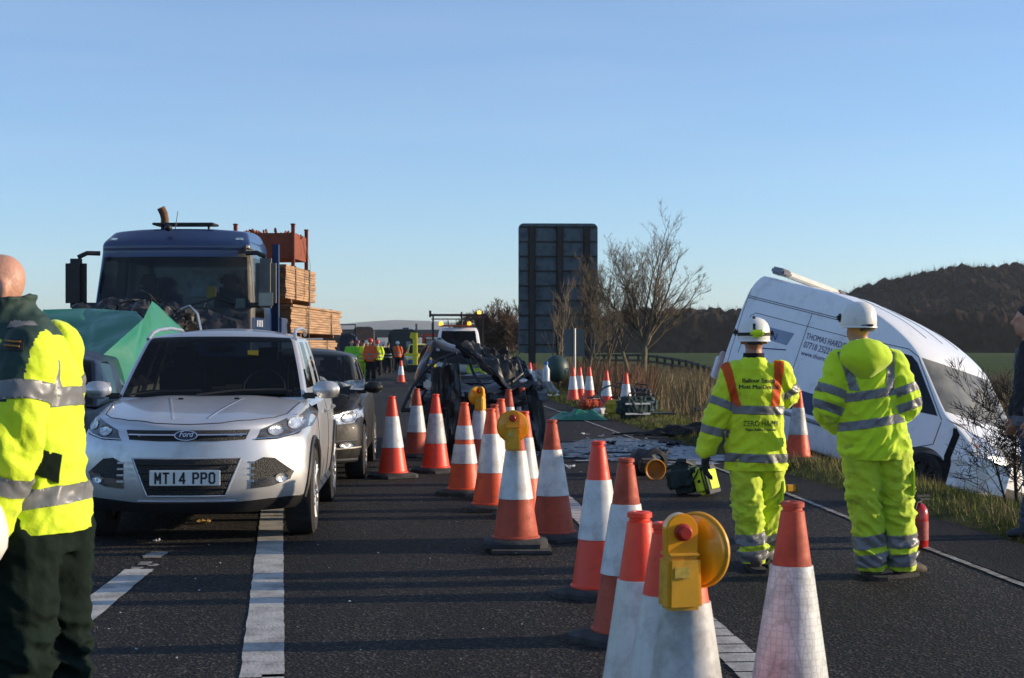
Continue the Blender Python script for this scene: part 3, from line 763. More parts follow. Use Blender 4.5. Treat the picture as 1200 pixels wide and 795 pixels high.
far = [
 (671.5, 431, 'leftmost of the five cones on the verge, dark and partly hidden by its neighbour'), (679.5, 430.5, 'bright cone overlapping the leftmost cone of the verge group'),
 (690.5, 432, 'middle cone of the five on the verge behind the orange bag'), (710.7, 434.7, 'cone on the verge just behind the heap of medical bags'),
 (733.5, 437.5, 'rightmost cone of the five on the verge, behind the green bag'), (621, 425, 'distant cone on the left of a pair beside the crash barrier'), (625.8, 426.3, 'distant cone on the right of a pair beside the crash barrier'),
 (470, 422.5, 'tiny distant cone on the open lane before the dark green lorry')]
for u, v, lab in far: cone(u, v, lab, M_redc, M_sleeve, group='distant traffic cones')

def road_lamp(label, u, v, Z, face, box_yaw=0, bare=False):
    """amber cone lamp: battery box, bracket ring with red button, round lens turned by `face` from the camera direction"""
    p = P(u, v, Z); t = thing('road_lamp', label, 'road lamp', p, (0, 0, box_yaw), 'amber lamps on the cones')
    b = MB(); b.box((0, 0, -.055), (.115, .10, .165), bev=.012, taper=.93); b.box((0, 0, .032), (.10, .088, .012), bev=.004); b.build('battery_box', M_amberbox, t)
    b = MB(); b.box((-.012, -.052, -.02), (.05, .004, .035), bev=.001); b.build('label_plate', mat('label_cream', (.55, .38, .06), .5, var=.25, vscale=60), t)
    b = MB(); n = 20                                        # upright tab with round head
    b.prism([(-.05, .03)]+[(.052*cos(a), .105+.052*sin(a)) for a in [pi-pi*k/n for k in range(n+1)]]+[(.05, .03)], -.022, .022, bev=.006); b.build('lamp_bracket', M_amber, t)
    b = MB(); b.lathe([(0, 0), (.027, 0), (.027, .012), (.021, .014), (.021, .03), (.017, .034), (0, .034)], 18, Matrix.Translation((0, -.022, .10)) @ Matrix.Rotation(pi/2, 4, 'X')); b.build('switch_button', mat('red_button', (.40, .018, .01), .4), t)
    off = Vector((sin(face), cos(face), 0)) if not bare else Vector((0, 1, 0))
    M = Matrix.Translation(off*(.055 if abs(face) < .1 else .09)+Vector((.0, 0, .035))+Vector((cos(face), -sin(face), 0))*0) @ Matrix.Rotation(-face, 4, 'Z') @ Matrix.Rotation(-pi/2, 4, 'X')
    b = MB(); b.lathe([(0, -.028), (.06, -.028), (.108, -.016), (.113, 0), (.113, .006), (.108, .02), (.075, .036), (0, .044)], 40, M); l = b.build('lens', M_amber, t)
    b = MB(); b.lathe([(.113, -.006), (.119, -.003), (.119, .006), (.113, .009)], 40, M, close=False); b.build('lens_rim', M_amberbox, l)
    return t
road_lamp('nearest amber road lamp, turned sideways with its yellow battery box to the camera', 797, 661, 4.86, radians(58), radians(14))
cone(804, 628, 'nearest cone of all, carrying a sideways amber lamp', M_red, M_sleeved, Z=4.97)
Z8 = 2775/(645-HZ)
road_lamp('amber road lamp with its round back and box squarely facing, on the middle cone', 601, 506, Z8-.09, 0, 0)
cone(604.5, 489, 'middle cone carrying a round amber lamp, on a doubled base plate', M_redb, M_sleeve, Z=Z8+.05)
mb = MB(); mb.box((.03, -.02, .016), (.44, .44, .03), bev=.008)
q = mb.build('spare_base_plate', M_rubg, None, loc=G(606, 646)+Vector((0, 0, 0))); tag(q, 'loose rubber base plate beneath the middle lamp cone', 'base plate')
for o in bpy.data.objects:
    if o.get('label', '').startswith('middle cone'): o.location.z = .033
Z12 = 2775/(547-HZ)
road_lamp('far amber road lamp turned left, on the cone next to the black wreck', 563, 468, Z12-.09, radians(-60), radians(-30))
cone(562, 463, 'far cone next to the wreck with an amber lamp on top', M_redb, M_sleeve, Z=Z12+.02)

# ================================================================== VEHICLES
def wheel(root, x, y, z, r, w, side, spokes=5, alloy=True, tilt=0):
    """axle along x; side=+1 outer face towards +x"""
    M = Matrix.Translation((x, y, z)) @ Matrix.Rotation(tilt, 4, 'Z') @ Matrix.Rotation(side*pi/2, 4, 'Y')
    t = MB(); t.lathe([(.05, -w/2+.02), (r*.6, -w/2+.02), (r*.6, w/2-.05), (.05, w/2-.05)], 20, M); hub = t.build('wheel', M_black, root)
    t = MB(); t.lathe([(r*.64, -w/2), (r*.9, -w/2), (r*.985, -w/2+.02), (r, -w/2+.04), (r, w/2-.04), (r*.985, w/2-.02), (r*.9, w/2), (r*.72, w/2-.004), (r*.66, w/2-.02), (r*.64, w/2-.04)], 40, M, close=False)
    t.build('tyre', M_rub, hub)
    t = MB(); t.lathe([(r*.66, w/2-.045), (r*.665, w/2-.006), (r*.64, w/2-.002), (r*.60, w/2-.02), (r*.585, w/2-.09)], 36, M, close=False)
    t.lathe([(0, w/2-.02), (r*.14, w/2-.022), (r*.17, w/2-.04), (r*.17, w/2-.08)], 20, M, close=False)
    for k in range(spokes):
        a = 2*pi*k/spokes
        for da in (-.13, .13):
            p = [Vector((cos(a+da*q)*rr, sin(a+da*q)*rr, zz)) for rr, q, zz in ((r*.12, .6, w/2-.03), (r*.4, .9, w/2-.028), (r*.63, 1.15, w/2-.016))]
            t.tube([M @ v for v in p], [.028*r/.35, .022*r/.35, .022*r/.35], 6, side=M.to_3x3() @ Vector((0, 0, 1)))
    t.build('rim', M_alloy if alloy else M_black, hub); return hub

def mirror(root, x, y, z, side, m, size=(.24, .12, .17), stalk=True):
    t = MB(); t.box((x+side*size[0]/2, y, z), size, bev=min(size)*.26); o = t.build('mirror', m, root, 180)
    o.data = subsurf(o.data, 1); o.data.polygons.foreach_set('use_smooth', [True]*len(o.data.polygons))
    t = MB(); t.box((x+side*size[0]/2, y+size[1]*.5, z), (size[0]*.82, .012, size[2]*.8), bev=.004); t.build('mirror_glass', M_chrome, o)
    if stalk: t = MB(); t.box((x-side*.02, y+.01, z-size[2]*.32), (.12, .06, .05), bev=.015); t.build('mirror_arm', M_black, o)
    return o

def car(root, paint, oh=.9, wb=2.69, rear=.92, hw=.91, zb=.24, hood=((-.86, .86), (-.5, .97), (0, 1.03), (.4, 1.075)), belt=1.10, roof=1.63, wsb=.40, wst=1.22, rrt=3.2, rrb=3.5,
        hwb=.80, hwt=.63, tyre=.35, plan=.40, nose=None, glass=None, crumple=None, wheels=True, rail=False, interior=True, arches=True, gbase=None, squash=None):
    y1 = wb+rear
    nose = nose or [(zb, -oh+.07), (.40, -oh), (.62, -oh+.005), (.76, -oh+.02), (.86, -oh+.05), (1.0, -oh+.16), (1.2, -oh+.4)]
    hy = [h[0] for h in hood]+[wsb+1.2, wb+.6, y1]; hz = [h[1] for h in hood]+[belt+.01, belt+.03, belt-.06]
    us = [-1, -.93, -.78, -.6, -.4, -.2, 0, .2, .4, .6, .78, .93, 1]; vs = [0, .03, .08, .14, .2, .27, .34, .42, .5, .58, .66, .74, .82, .9, .96, 1]; ws = [0, .06, .18, .32, .46, .6, .72, .84, .93, .985, 1]
    def fn(u, v, w):
        yf0 = -oh+.05
        ya = yf0+v*(y1-yf0)
        zt = itp(ya, hy, hz)
        z = zb+w*(zt-zb)
        yf = itp(z, [n[0] for n in nose], [n[1] for n in nose])+plan*abs(u)**2.7
        yr = y1-.06*abs(z-.7)-.25*abs(u)**3.5-.10*max(0, w-.8)*5*.3
        y = yf+v*(yr-yf)
        if w > .99: z = zb+(itp(y, hy, hz)-zb)
        wd = hw*itp(w, [0, .06, .2, .45, .7, .88, .95, 1], [.90, .955, .985, 1, .995, .965, .945, .92])
        wd *= itp(v, [0, .1, .25, .8, .95, 1], [.955, .98, 1, 1, .97, .94])
        if w > .9 and ya < wsb: wd *= itp(w, [.9, 1], [1, .975])
        z -= .05*abs(u)**3*(1 if w > .9 else 0)*(w-.9)*10 if w > .9 else 0
        if ya < wsb and w > .97: z += .012*math.exp(-((abs(u)-.42)/.09)**2)
        p = Vector((u*wd, y, z))
        return crumple(p) if crumple else p
    me = subsurf(loftbox(us, vs, ws, fn), 2)
    if arches:
        cuts = []
        for yy_ in (0, wb):
            for s in (-1, 1):
                c = MB(); c.lathe([(0, -.2), (tyre+.055, -.2), (tyre+.055, .2), (0, .2)], 32, Matrix.Translation((s*(hw-.06), yy_, tyre-.01)) @ Matrix.Rotation(pi/2, 4, 'Y')); cuts.append(c.mesh())
        me = boolcut(me, cuts)
    bv = bvh_of(me)
    body = finish(me, 'body', paint, root, 32)
    # glasshouse: pillars + roof stay paint, glass faces become panes
    gb_ = (gbase or belt)-.06
    usg = [-1, -.955, -.88, -.5, 0, .5, .88, .955, 1]; vsg = [0, .035, .10, .38, .42, .455, .66, .72, .76, .9, .965, 1]; wsg = [0, .05, .14, .45, .75, .86, .93, 1]
    def gf(u, v, w):
        z = gb_+w*(roof-gb_); yf = wsb+(wst-wsb)*itp(w, [0, .93, 1], [0, .93, 1.10])+.16*u*u*(1-.4*w); yr = rrb+(rrt-rrb)*w**1.3-.12*u*u
        y = yf+v*(yr-yf); wd = hwb+(hwt-hwb)*w**1.25
        wd *= itp(v, [0, .12, .5, .85, 1], [.985, 1, 1, .985, .94])
        wd *= itp(w, [.86, .93, 1], [1, .988, .93])
        if w > .9: z += (.045*sin(pi*min(1, max(0, (v+.05)/1.05)))*(1-u*u)-.035*abs(u)**4)*(w-.9)*10
        p = Vector((u*wd, y, z)); p = crumple(p) if crumple else p
        return squash(p) if squash else p
    def cls(side, u, v, w):
        if side == 'front' and abs(u) < .94 and .05 < w < .92: return 1
        if side == 'rear' and abs(u) < .87 and .2 < w < .86: return 3
        if side in ('left', 'right') and .1 < w < .87 and (.04 < v < .40 or .45 < v < .69 or .735 < v < .93) and not (v < .1 and w > .55): return 2
        return 0
    g = subsurf(loftbox(usg, vsg, wsg, gf, cls), 2)
    finish(by_mat(g, 0), 'roof_and_pillars', paint, root, 40)
    gl = glass or M_glass
    for i, nm in ((1, 'windscreen'), (3, 'rear_window')): finish(by_mat(g, i), nm, gl, root, 180)
    for s in (-1, 1):
        b = bmesh.new(); b.from_mesh(by_mat(g, 2)); bmesh.ops.delete(b, geom=[f for f in b.faces if f.calc_center_median().x*s < 0], context='FACES')
        q = bpy.data.meshes.new('side_window'); b.to_mesh(q); b.free(); finish(q, 'side_window', gl, root, 180)
    if interior:
        t = MB()
        t.box((0, wsb+.52, belt-.03), (hwb*1.62, .62, .10), bev=.03); t.build('dashboard', M_seat, root)
        for sx in (-.37, .37):
            t = MB(); t.box((sx, 1.5+wsb*.3, belt+.04), (.46, .13, .36), bev=.05); t.box((sx, 1.53+wsb*.3, belt+.31), (.25, .09, .16), bev=.04)
            t.box((sx, 1.55+wsb*.3, belt+.22), (.12, .03, .1)); t.build('seat', M_seat, root); t = MB()
            t.box((sx, 2.35+wsb*.3, belt+.02), (.5, .12, .3), bev=.05); t.box((sx, 2.38+wsb*.3, belt+.22), (.22, .07, .12), bev=.03); t.build('seat', M_seat, root)
        t = MB(); pts = [Vector((.36+.18*cos(a), wsb+.88+.05*sin(a), belt+.03+.16*sin(a))) for a in [2*pi*k/20 for k in range(21)]]; t.tube(pts, .014, 6)
        t.build('steering_wheel', M_black, root)
        t = MB(); t.box((0, wst-.02, roof-.15), (.22, .03, .06), bev=.015); t.build('rear_view_mirror', M_black, root)
    if wheels:
        for yy_ in (0, wb):
            for s in (-1, 1): wheel(root, s*(hw-.115), yy_, tyre, tyre, .225, s)
    return bv, body

# ---- silver family SUV, facing the camera
kx = -2.475
suv = thing('silver_suv', 'silver family SUV facing the camera, its front number plate and lit right flank clearly visible', 'car', (kx, 12.61, 0), (0, 0, .058))
hoodK = ((-.87, .885), (-.72, .945), (-.4, .995), (0, 1.045), (.42, 1.09))
bv, body = car(suv, M_silver, hood=hoodK, belt=1.10, roof=1.625, wsb=.42, wst=1.22, plan=.43, glass=M_glassd, zb=.25)
M_grille = mat('grille_black', (.008, .008, .009), .5, var=.3, vscale=50, bump=.6, bscale=120)
patch(bv, 'front', [(-.40, .665), (.40, .665), (.29, .385), (-.29, .385)], .006, .06).build('lower_grille', M_grille, suv, 30)
patch(bv, 'front', [(-.46, .872), (.46, .872), (.43, .802), (.2, .792), (-.2, .792), (-.43, .802)], .006, .05).build('upper_grille', M_grille, suv, 30)
b = MB(); trace(bv, 'front', [(-.43, .832), (.43, .832)], .011, .012, mb=b); b.build('grille_bar', M_chrome, suv)
b = MB()
for z, hx in ((.44, .30), (.50, .32), (.56, .35), (.62, .37)): trace(bv, 'front', [(-hx, z), (hx, z)], .006, .008, mb=b)
b.build('grille_slats', M_black, suv)
b = MB(); trace(bv, 'front', [(-.40, .665), (.40, .665), (.29, .385), (-.29, .385), (-.40, .665)], .010, .0, mb=b); b.build('grille_surround', M_silver, suv)
M_blue = mat('badge_blue', (.004, .007, .028), .25, coat=.6)
patch(bv, 'front', ell(0, .832, .086, .036, 28), .026, .03).build('badge_rim', M_chrome, suv)
bo = patch(bv, 'front', ell(0, .832, .078, .030, 28), .030, .03).build('badge', M_blue, suv)
text_on(bv, 'front', 'Ford', (0, .834), .052, M_chrome, bo, bold=.0008, off=.034, shear=.35)
# plate: flat board with lettering
pl = MB(); pl.box((0, -.925, .525), (.52, .012, .115), bev=.004); po = pl.build('number_plate', M_plate, suv)
GL = {'M': ([(0, 0), (0, 1), (.5, .35), (1, 1), (1, 0)],), 'T': ([(0, 1), (1, 1)], [(.5, 1), (.5, 0)]), '1': ([(.5, 1), (.5, 0)],), '4': ([(.8, 0), (.8, 1), (0, .25), (1, .25)],),
      'P': ([(0, 0), (0, 1), (.75, 1), (1, .87), (1, .62), (.75, .48), (0, .48)],), 'O': ([(.25, 0), (0, .15), (0, .85), (.25, 1), (.75, 1), (1, .85), (1, .15), (.75, 0), (.25, 0)],)}
b = MB(); x0 = -.222
for ch in 'MT14 PPO':
    if ch == ' ': x0 += .040; b.build('plate_lettering', M_ink, po, None); b = MB(); continue
    for st_ in GL[ch]:
        b.tube([(x0+.006+p*.036, -.9325, .487+q*.073) for p, q in st_], [(.0068, .0015)]*len(st_), 8, side=(1, 0, 0)) if False else [b.box(((x0+.006+(p[0]+q[0])*.018), -.9325+.0003*k, .487+(p[1]+q[1])*.0365), (math.hypot((q[0]-p[0])*.036, (q[1]-p[1])*.073)+.012, .003, .0135), rot=Matrix.Rotation(-math.atan2((q[1]-p[1])*.073, (q[0]-p[0])*.036), 3, 'Y')) for k, (p, q) in enumerate(zip(st_, st_[1:]))]
    x0 += .0595
b.build('plate_lettering', M_ink, po, None)
for s in (-1, 1):
    hl = patch(bv, 'front', [(s*x, z) for x, z in ((.50, .795), (.535, .87), (.64, .915), (.76, .965), (.875, 1.02), (.892, .96), (.872, .865), (.80, .825), (.66, .795))], .006, .045).build('headlight', M_lampd, suv, 40)
    patch(bv, 'front', ell(s*.64, .862, .058, .040, 16), .012, .03).build('projector', M_lamp, hl, 180)
    patch(bv, 'front', ell(s*.775, .905, .058, .046, 16), .012, .03).build('projector', M_lamp, hl, 180)
    b = MB(); trace(bv, 'front', [(s*.50, .80), (s*.66, .802), (s*.80, .838)], .006, .010, mb=b); b.build('running_light', M_chrome, hl)
    fa = patch(bv, 'front', [(s*x, z) for x, z in ((.475, .625), (.56, .665), (.64, .655), (.775, .545), (.745, .495), (.62, .45), (.475, .44))], .006, .05).build('fog_lamp_recess', M_grille, suv, 30)
    b = patch(bv, 'front', [(s*x, z) for x, z in ((.475, .505), (.66, .515), (.735, .555), (.77, .555), (.745, .49), (.62, .448), (.475, .438))], .014, .04); b.build('fog_lamp_trim', M_chrome, fa, 40)
    patch(bv, 'front', ell(s*.685, .505, .044, .036, 16), .02, .03).build('fog_lamp', M_lamp, fa, 180)
    for k in range(4):
        b = MB(); b.box((s*.478, -.905+.012*k, .50+.045*k), (.05, .02, .014)); b.build('vane', M_silver, fa)
sk = patch(bv, 'front', [(-.84, .262), (-.84, .36), (-.60, .352), (-.36, .335), (.36, .335), (.60, .352), (.84, .36), (.84, .262)], .008, .06); sk.build('bumper_skirt', M_black, suv, 40)
b = MB(); trace(bv, 'front', [(-.36, .345), (.36, .345)], .012, .004, mb=b); b.build('skid_plate', M_alloy, suv)
b = MB()
for s in (-1, 1): trace(bv, 'top', [(s*.13, -.66), (s*.30, .30)], .022, -.0175, mb=b)
b.build('bonnet_crease', M_silver, suv, 180)
b = MB(); trace(bv, 'top', [(-.70, -.30), (-.62, -.50), (-.46, -.66), (-.25, -.765), (0, -.785), (.25, -.765), (.46, -.66), (.62, -.50), (.70, -.30), (.755, .35)], .004, .001, mb=b); trace(bv, 'top', [(-.70, -.30), (-.755, .35)], .004, .001, mb=b); b.build('bonnet_gap', M_black, suv)
for s in (-.2, .25):
    b = MB(); h, n_ = cast(bv, 'top', s, .22); b.box(h+Vector((0, 0, .006)), (.045, .03, .014), bev=.005); b.build('washer_jet', M_black, suv)
b = MB(); b.tube([(-.10, .40, 1.10), (.22, .52, 1.135), (.62, .60, 1.14)], .009, 6); b.tube([(-.66, .42, 1.10), (-.40, .50, 1.13), (-.08, .47, 1.135)], .009, 6); b.build('wiper', M_black, suv)
for s in (-1, 1):
    mirror(suv, s*.83, .62, 1.135, s, M_silver, (.235, .13, .155))
    b = MB(); b.tube([(s*.640, 1.26, 1.56), (s*.625, 1.40, 1.615), (s*.615, 1.65, 1.645), (s*.61, 2.3, 1.668), (s*.60, 2.95, 1.655), (s*.595, 3.05, 1.61)], .017, 8); b.build('roof_rail', mat('rail_metal', (.55, .55, .55), .35, metal=.7), suv)
    ax = 'right' if s > 0 else 'left'
    b = MB()
    for poly in ([(.50, .42), (.42, .72), (.50, 1.07)], [(1.62, .38), (1.66, 1.08)], [(2.25, .62), (2.62, .9), (2.62, 1.09)], [(.45, .36), (2.2, .36)]): trace(bv, ax, poly, .004, .001, mb=b)
    b.build('door_gap', M_black, suv)
    for y in (1.42, 2.4):
        h, n_ = cast(bv, ax, y, .93); b = MB(); b.box(h+Vector((s*.02, 0, 0)), (.035, .2, .035), bev=.012); b.build('door_handle', M_silver, suv)
    b = MB(); trace(bv, ax, [(.42, .30), (2.25, .30)], .04, .0, mb=b, step=.1); b.build('sill_trim', M_black, suv)
    for y in (0, 2.69):
        b = MB(); pts = []
        for k in range(17):
            a = pi*k/16; yy_, zz = y+.41*cos(a), .34+.41*sin(a); h, n_ = cast(bv, ax, yy_+.02*cos(a), zz+.02*sin(a))
            if h is not None and abs(h.x) > .7: pts.append(h+Vector((s*.002, 0, 0)))
        if len(pts) > 3: b.tube(pts, .022, 6); b.build('arch_trim', M_black, suv)
b = MB(); b.box((.30, .98, 1.44), (.09, .004, .05)); b.build('dashboard_notice', mat('notice_yellow', (.5, .3, .02), .6), suv)
b = MB(); b.box((0, 2.95, 1.25), (1.35, .02, .3)); b.build('parcel_shelf', M_dark, suv)

# ---- dark damaged hatchback behind the SUV
def crush(amount, sc, sel):
    def f(p):
        k = sel(p)
        if k <= 0: return p
        n = noise.noise_vector(p*sc+Vector((3.1, 7.7, 1.3))); n2 = noise.noise_vector(p*sc*2.7)
        return p+(n*.75+n2*.35)*amount*k
    return f
M_dkgrey = mat('dark_grey_paint', (.013, .0125, .0125), .5, metal=.0, var=.1, coat=.1, dirt=(.04, .037, .032), damt=.45, spec=.35)
hb = thing('dark_hatchback', 'dark grey hatchback with a crumpled bonnet, half hidden behind the silver SUV', 'car', (-2.55, 17.95, 0), (0, 0, .045))
cr_h = crush(.10, 2.3, lambda p: max(0, min(1, (.35-p.y)*1.2))*max(0, min(1, (p.z-.78)*6)))
bvh_, _ = car(hb, M_dkgrey, oh=.86, wb=2.6, rear=.75, hw=.89, zb=.2, hood=((-.82, .72), (-.6, .82), (-.2, .92), (.3, .97)), belt=.98, roof=1.44, wsb=.22, wst=1.15, rrt=2.9, rrb=3.3, tyre=.315, crumple=cr_h)
for s in (-1, 1):
    hl = patch(bvh_, 'front', [(s*x, z) for x, z in ((.50, .635), (.55, .735), (.70, .78), (.85, .80), (.86, .70), (.78, .65))], .006, .05).build('headlight', M_lamp, hb, 40)
    patch(bvh_, 'front', ell(s*.72, .71, .08, .055, 16), .014, .03).build('lamp_bowl', M_lamp, hl, 180)
    b = MB(); trace(bvh_, 'front', [(s*.42, .44), (s*.60, .37), (s*.84, .38), (s*.86, .46), (s*.5, .45)], .014, .004, mb=b); b.build('fog_lamp_trim', mat('trim_grey', (.12, .12, .115), .4, metal=.4), hb)
    patch(bvh_, 'front', ell(s*.70, .415, .075, .035, 16), .012, .03).build('fog_lamp', M_lamp, hb, 180)
    mirror(hb, s*.84, .50, 1.02, s, M_dkgrey, (.22, .12, .14))
patch(bvh_, 'front', [(-.42, .62), (.42, .62), (.34, .36), (-.34, .36)], .006, .06).build('grille', M_grille, hb, 30)
b = MB(); trace(bvh_, 'front', [(-.80, .24), (.80, .24)], .025, .0, mb=b); b.build('bumper_lip', M_black, hb)
b = MB(); b.grid(lambda a, c: Vector((-.1+.95*a, .16+.12*c+.05*nz3(a*5, c*3, 2), 1.0+.09*c+.10*nz3(a*4, c*4, 8)*(.6+c))), 22, 8); b.build('shattered_glass', mat('shattered_glass', (.42, .45, .47), .5, var=.4, vscale=30, bump=.8, bscale=70), hb, 60)
b = MB(); b.grid(lambda a, c: Vector((-.78+1.5*a, -.72+.78*c, .86+.16*c+.13*abs(nz3(a*3.2, c*2.5, 5))+.09*nz3(a*7, c*6, 1))), 30, 16); b.build('buckled_bonnet', M_dkgrey, hb, 25)

# ---- wrecked black car amid the cones: torn open and crushed
M_wreck = mat('wreck_black', (.0075, .008, .0105), .42, metal=.1, var=.4, coat=.35, dirt=(.028, .027, .028), dscale=4, damt=.5)
M_torn = mat('torn_metal', (.032, .034, .040), .55, metal=.35, var=.5, vscale=7, dirt=(.015, .014, .014), damt=.5)
wz = 22.7; wx = (556-600)/FPX*wz
wk = thing('wrecked_car', 'black car torn open and crushed, its bonnet folded up, behind the row of cones', 'car', (wx, wz, 0), (0, 0, .05))
cr_w = crush(.20, 2.1, lambda p: .45+max(0, min(1, (p.z-.5)*1.5)))
def sq(p):                                        # roof pushed down and over on the right-hand side
    k = max(0, min(1, (p.x+.35)/1.1)); return Vector((p.x+.06*k, p.y+.2*k, p.z-.42*k*max(0, (p.z-.9))))
car(wk, M_wreck, oh=.75, wb=2.55, rear=.85, hw=.94, zb=.18, hood=((-.7, .78), (-.4, .86), (0, .90), (.3, .95)), belt=1.02, roof=1.52, wsb=.15, wst=1.0, rrt=2.7, rrb=3.2, hwb=.86, hwt=.68, tyre=.31, plan=.25, crumple=cr_w, interior=False, arches=False, squash=sq, glass=glassmat('wreck_glass', .8, .6, 1.3))
def wl(u, v, dz=0): q = P(u, v, wz+dz); d = q-Vector((wx, wz, 0)); c_, s_ = cos(-.05), sin(-.05); return Vector((d.x*c_-d.y*s_, d.x*s_+d.y*c_, d.z))
def sheet(name, quad, m, seed, amp=.07, fx=3, n=26, mb=None, thick=.012):
    A, B, C, D = [Vector(q) for q in quad]; mb = mb or MB()
    nr = (B-A).cross(D-A).normalized()
    def f(a, c):
        p = A.lerp(B, a).lerp(D.lerp(C, a), c); k = sin(pi*a)**.4*.8+.3
        return p+nr*amp*(nz3(a*fx, c*fx*.8, seed)*1.6+.7*nz3(a*fx*2.6, c*fx*2.2, seed+5))*k+Vector((0, 0, .5*amp*nz3(a*6, c*6, seed+9)))
    mb.grid(f, n, n*2//3)
    r = bmesh.ops.extrude_face_region(mb.bm, geom=mb.bm.faces[:]); bmesh.ops.translate(mb.bm, verts=[v for v in r['geom'] if isinstance(v, bmesh.types.BMVert)], vec=nr*thick)
    return mb
sheet('b', [wl(534, 401, -.7), wl(560, 402, -.2), wl(632, 452, -.3), wl(600, 458, -.9)], M_wreck, 3, .13, 3.5).build('folded_bonnet', M_wreck, wk, 28)
sheet('b', [wl(529, 398, -.75), wl(537, 400, -.72), wl(583, 438, -.9), wl(574, 440, -.95)], M_torn, 12, .04, 3, 16).build('torn_edge', M_torn, wk, 25)
sheet('b', [wl(560, 404, -.3), wl(608, 418, -.1), wl(628, 448, -.2), wl(585, 440, -.6)], M_wreck, 22, .10, 4).build('crumpled_wing', M_wreck, wk, 28)
sheet('b', [wl(600, 425, -.2), wl(617, 428, .4), wl(637, 480, .1), wl(615, 470, -.4)], M_wreck, 31, .05, 3, 16).build('bent_door', M_wreck, wk, 28)
sheet('b', [wl(505, 432, -.75), wl(538, 425, -.9), wl(545, 545, -.9), wl(505, 540, -.8)], M_wreck, 41, .10, 3).build('torn_front_panel', M_wreck, wk, 28)
sheet('b', [wl(560, 475, -1.0), wl(622, 470, -.9), wl(634, 535, -.8), wl(560, 548, -.95)], M_wreck, 47, .13, 3.4).build('torn_bumper', M_wreck, wk, 28)
sheet('b', [wl(618, 462, -.8), wl(636, 468, -.5), wl(645, 560, -.4), wl(622, 556, -.8)], M_wreck, 53, .06, 3, 16).build('crumpled_side', M_wreck, wk, 28)
R4 = random.Random(17)
for k in range(18):
    u, v = R4.uniform(515, 612), R4.uniform(448, 524); du, dv = R4.uniform(30, 62), R4.uniform(10, 24); z_ = R4.uniform(-.95, -.3)
    sheet('b', [wl(u-du/2, v-dv/2+R4.gauss(0, 8), z_), wl(u+du/2, v-dv/2+R4.gauss(0, 8), z_+R4.gauss(0, .25)), wl(u+du/2+R4.gauss(0, 6), v+dv/2, z_+R4.gauss(0, .25)), wl(u-du/2+R4.gauss(0, 6), v+dv/2, z_)], M_wreck, 100+k, .09, 3.2, 12).build('crushed_panel', M_torn if k % 5 == 0 else M_wreck, wk, 24)
R2 = random.Random(5)
b = MB(); b.box((.1, .55, .62), (1.5, .9, .75), bev=.12); finish(subsurf(b.mesh(), 2), 'bulkhead_dark_block', M_dark, wk, 60)  # dark block added inside the wreck, standing for its unlit interior
for nm, pts, r in (('roof_rail', [(472, 478, -.5), (482, 456, -.4), (498, 434, -.3), (515, 421, -.25), (535, 414, -.3)], .024), ('window_pillar', [(512, 470, -.4), (515, 440, -.35), (524, 420, -.3)], .025),
                   ('bent_pillar', [(548, 420, -.6), (556, 440, -.8), (572, 462, -.9), (592, 478, -.95)], .022), ('bent_pillar', [(600, 448, -.7), (612, 438, -.5), (606, 420, -.2)], .02),
                   ('window_frame', [(606, 422, .2), (614, 424, .3), (622, 446, .2), (616, 450, .1)], .022), ('window_sill', [(470, 481, -.5), (490, 480, -.5), (515, 474, -.5)], .03)):
    b = MB(); b.tube([wl(*p) for p in pts], r, 7); b.build(nm, M_wreck, wk)
for k in range(22):
    b = MB(); p = wl(R2.uniform(515, 615), R2.uniform(430, 540), R2.uniform(-1.05, -.7)); q = p+Vector((R2.gauss(0, .13), R2.gauss(0, .08), R2.gauss(-.08, .12))); b.tube([p, (p+q)/2+Vector((R2.gauss(0, .04), 0, R2.gauss(0, .04))), q], R2.uniform(.006, .018), 5); b.build('dangling_trim', M_torn, wk)
b = MB(); b.box(wl(503, 451, -.75), (.16, .07, .14), bev=.03); b.build('mirror', mat('mirror_white', (.6, .6, .55), .3), wk)
b = MB(); b.tube([wl(500, 456, -.75), wl(494, 466, -.7), wl(497, 476, -.6)], .02, 6); b.build('mirror_stalk', M_torn, wk)
b = MB(); b.ball(wl(613, 447, -.55), (.07, .02, .04)); b.build('broken_lamp', M_lamp, wk)
for u, v in ((517, 447), (533, 452)):
    b = MB(); b.tube([wl(u, v-14, -.3), wl(u+1, v+10, -.35), wl(u-3, v+30, -.5)], (.05, .06, .03), 7); b.build('seat_edge', M_torn, wk)

# ---- blue flatbed lorry
M_navy = mat('navy_paint', (.010, .034, .115), .3, var=.08, coat=.7, dirt=(.03, .035, .05), damt=.4)
M_bsteel = mat('blue_steel', (.012, .04, .12), .5, var=.15, dirt=(.07, .05, .035), damt=.45)
M_grime = mat('grey_trim', (.13, .125, .115), .6, var=.15, dirt=(.06, .055, .05))
TX, TY = (199-600)/FPX*22.9, 22.9
lo = thing('blue_lorry', 'navy blue flatbed lorry with a tall cab and smashed front behind the green tarpaulin', 'lorry', (TX, TY, 0), (0, 0, -.035))
usT = [-1, -.96, -.9, -.5, 0, .5, .9, .96, 1]; vsT = [0, .06, .14, .2, .52, .6, .8, 1]
zT = [.55, .9, 1.3, 1.7, 1.95, 2.03, 2.3, 2.6, 2.84, 2.91, 3.02, 3.16, 3.24]; wsT = [(z-.55)/2.69 for z in zT]
def lf(u, v, w):
    z = .55+w*2.69
    yf = itp(z, [.55, 1.95, 2.03, 2.9, 3.0, 3.24], [.02, 0, .02, .22, .16, .48])+.16*abs(u)**4
    hwT = itp(z, [.55, 2.0, 2.9, 3.05, 3.24], [1.17, 1.17, 1.10, 1.10, 1.0]); y = yf+v*(1.75-yf)
    return Vector((u*hwT, y, z-(.05*abs(u)**4 if w > .95 else 0)+(.03*sin(pi*v) if w > .99 else 0)))
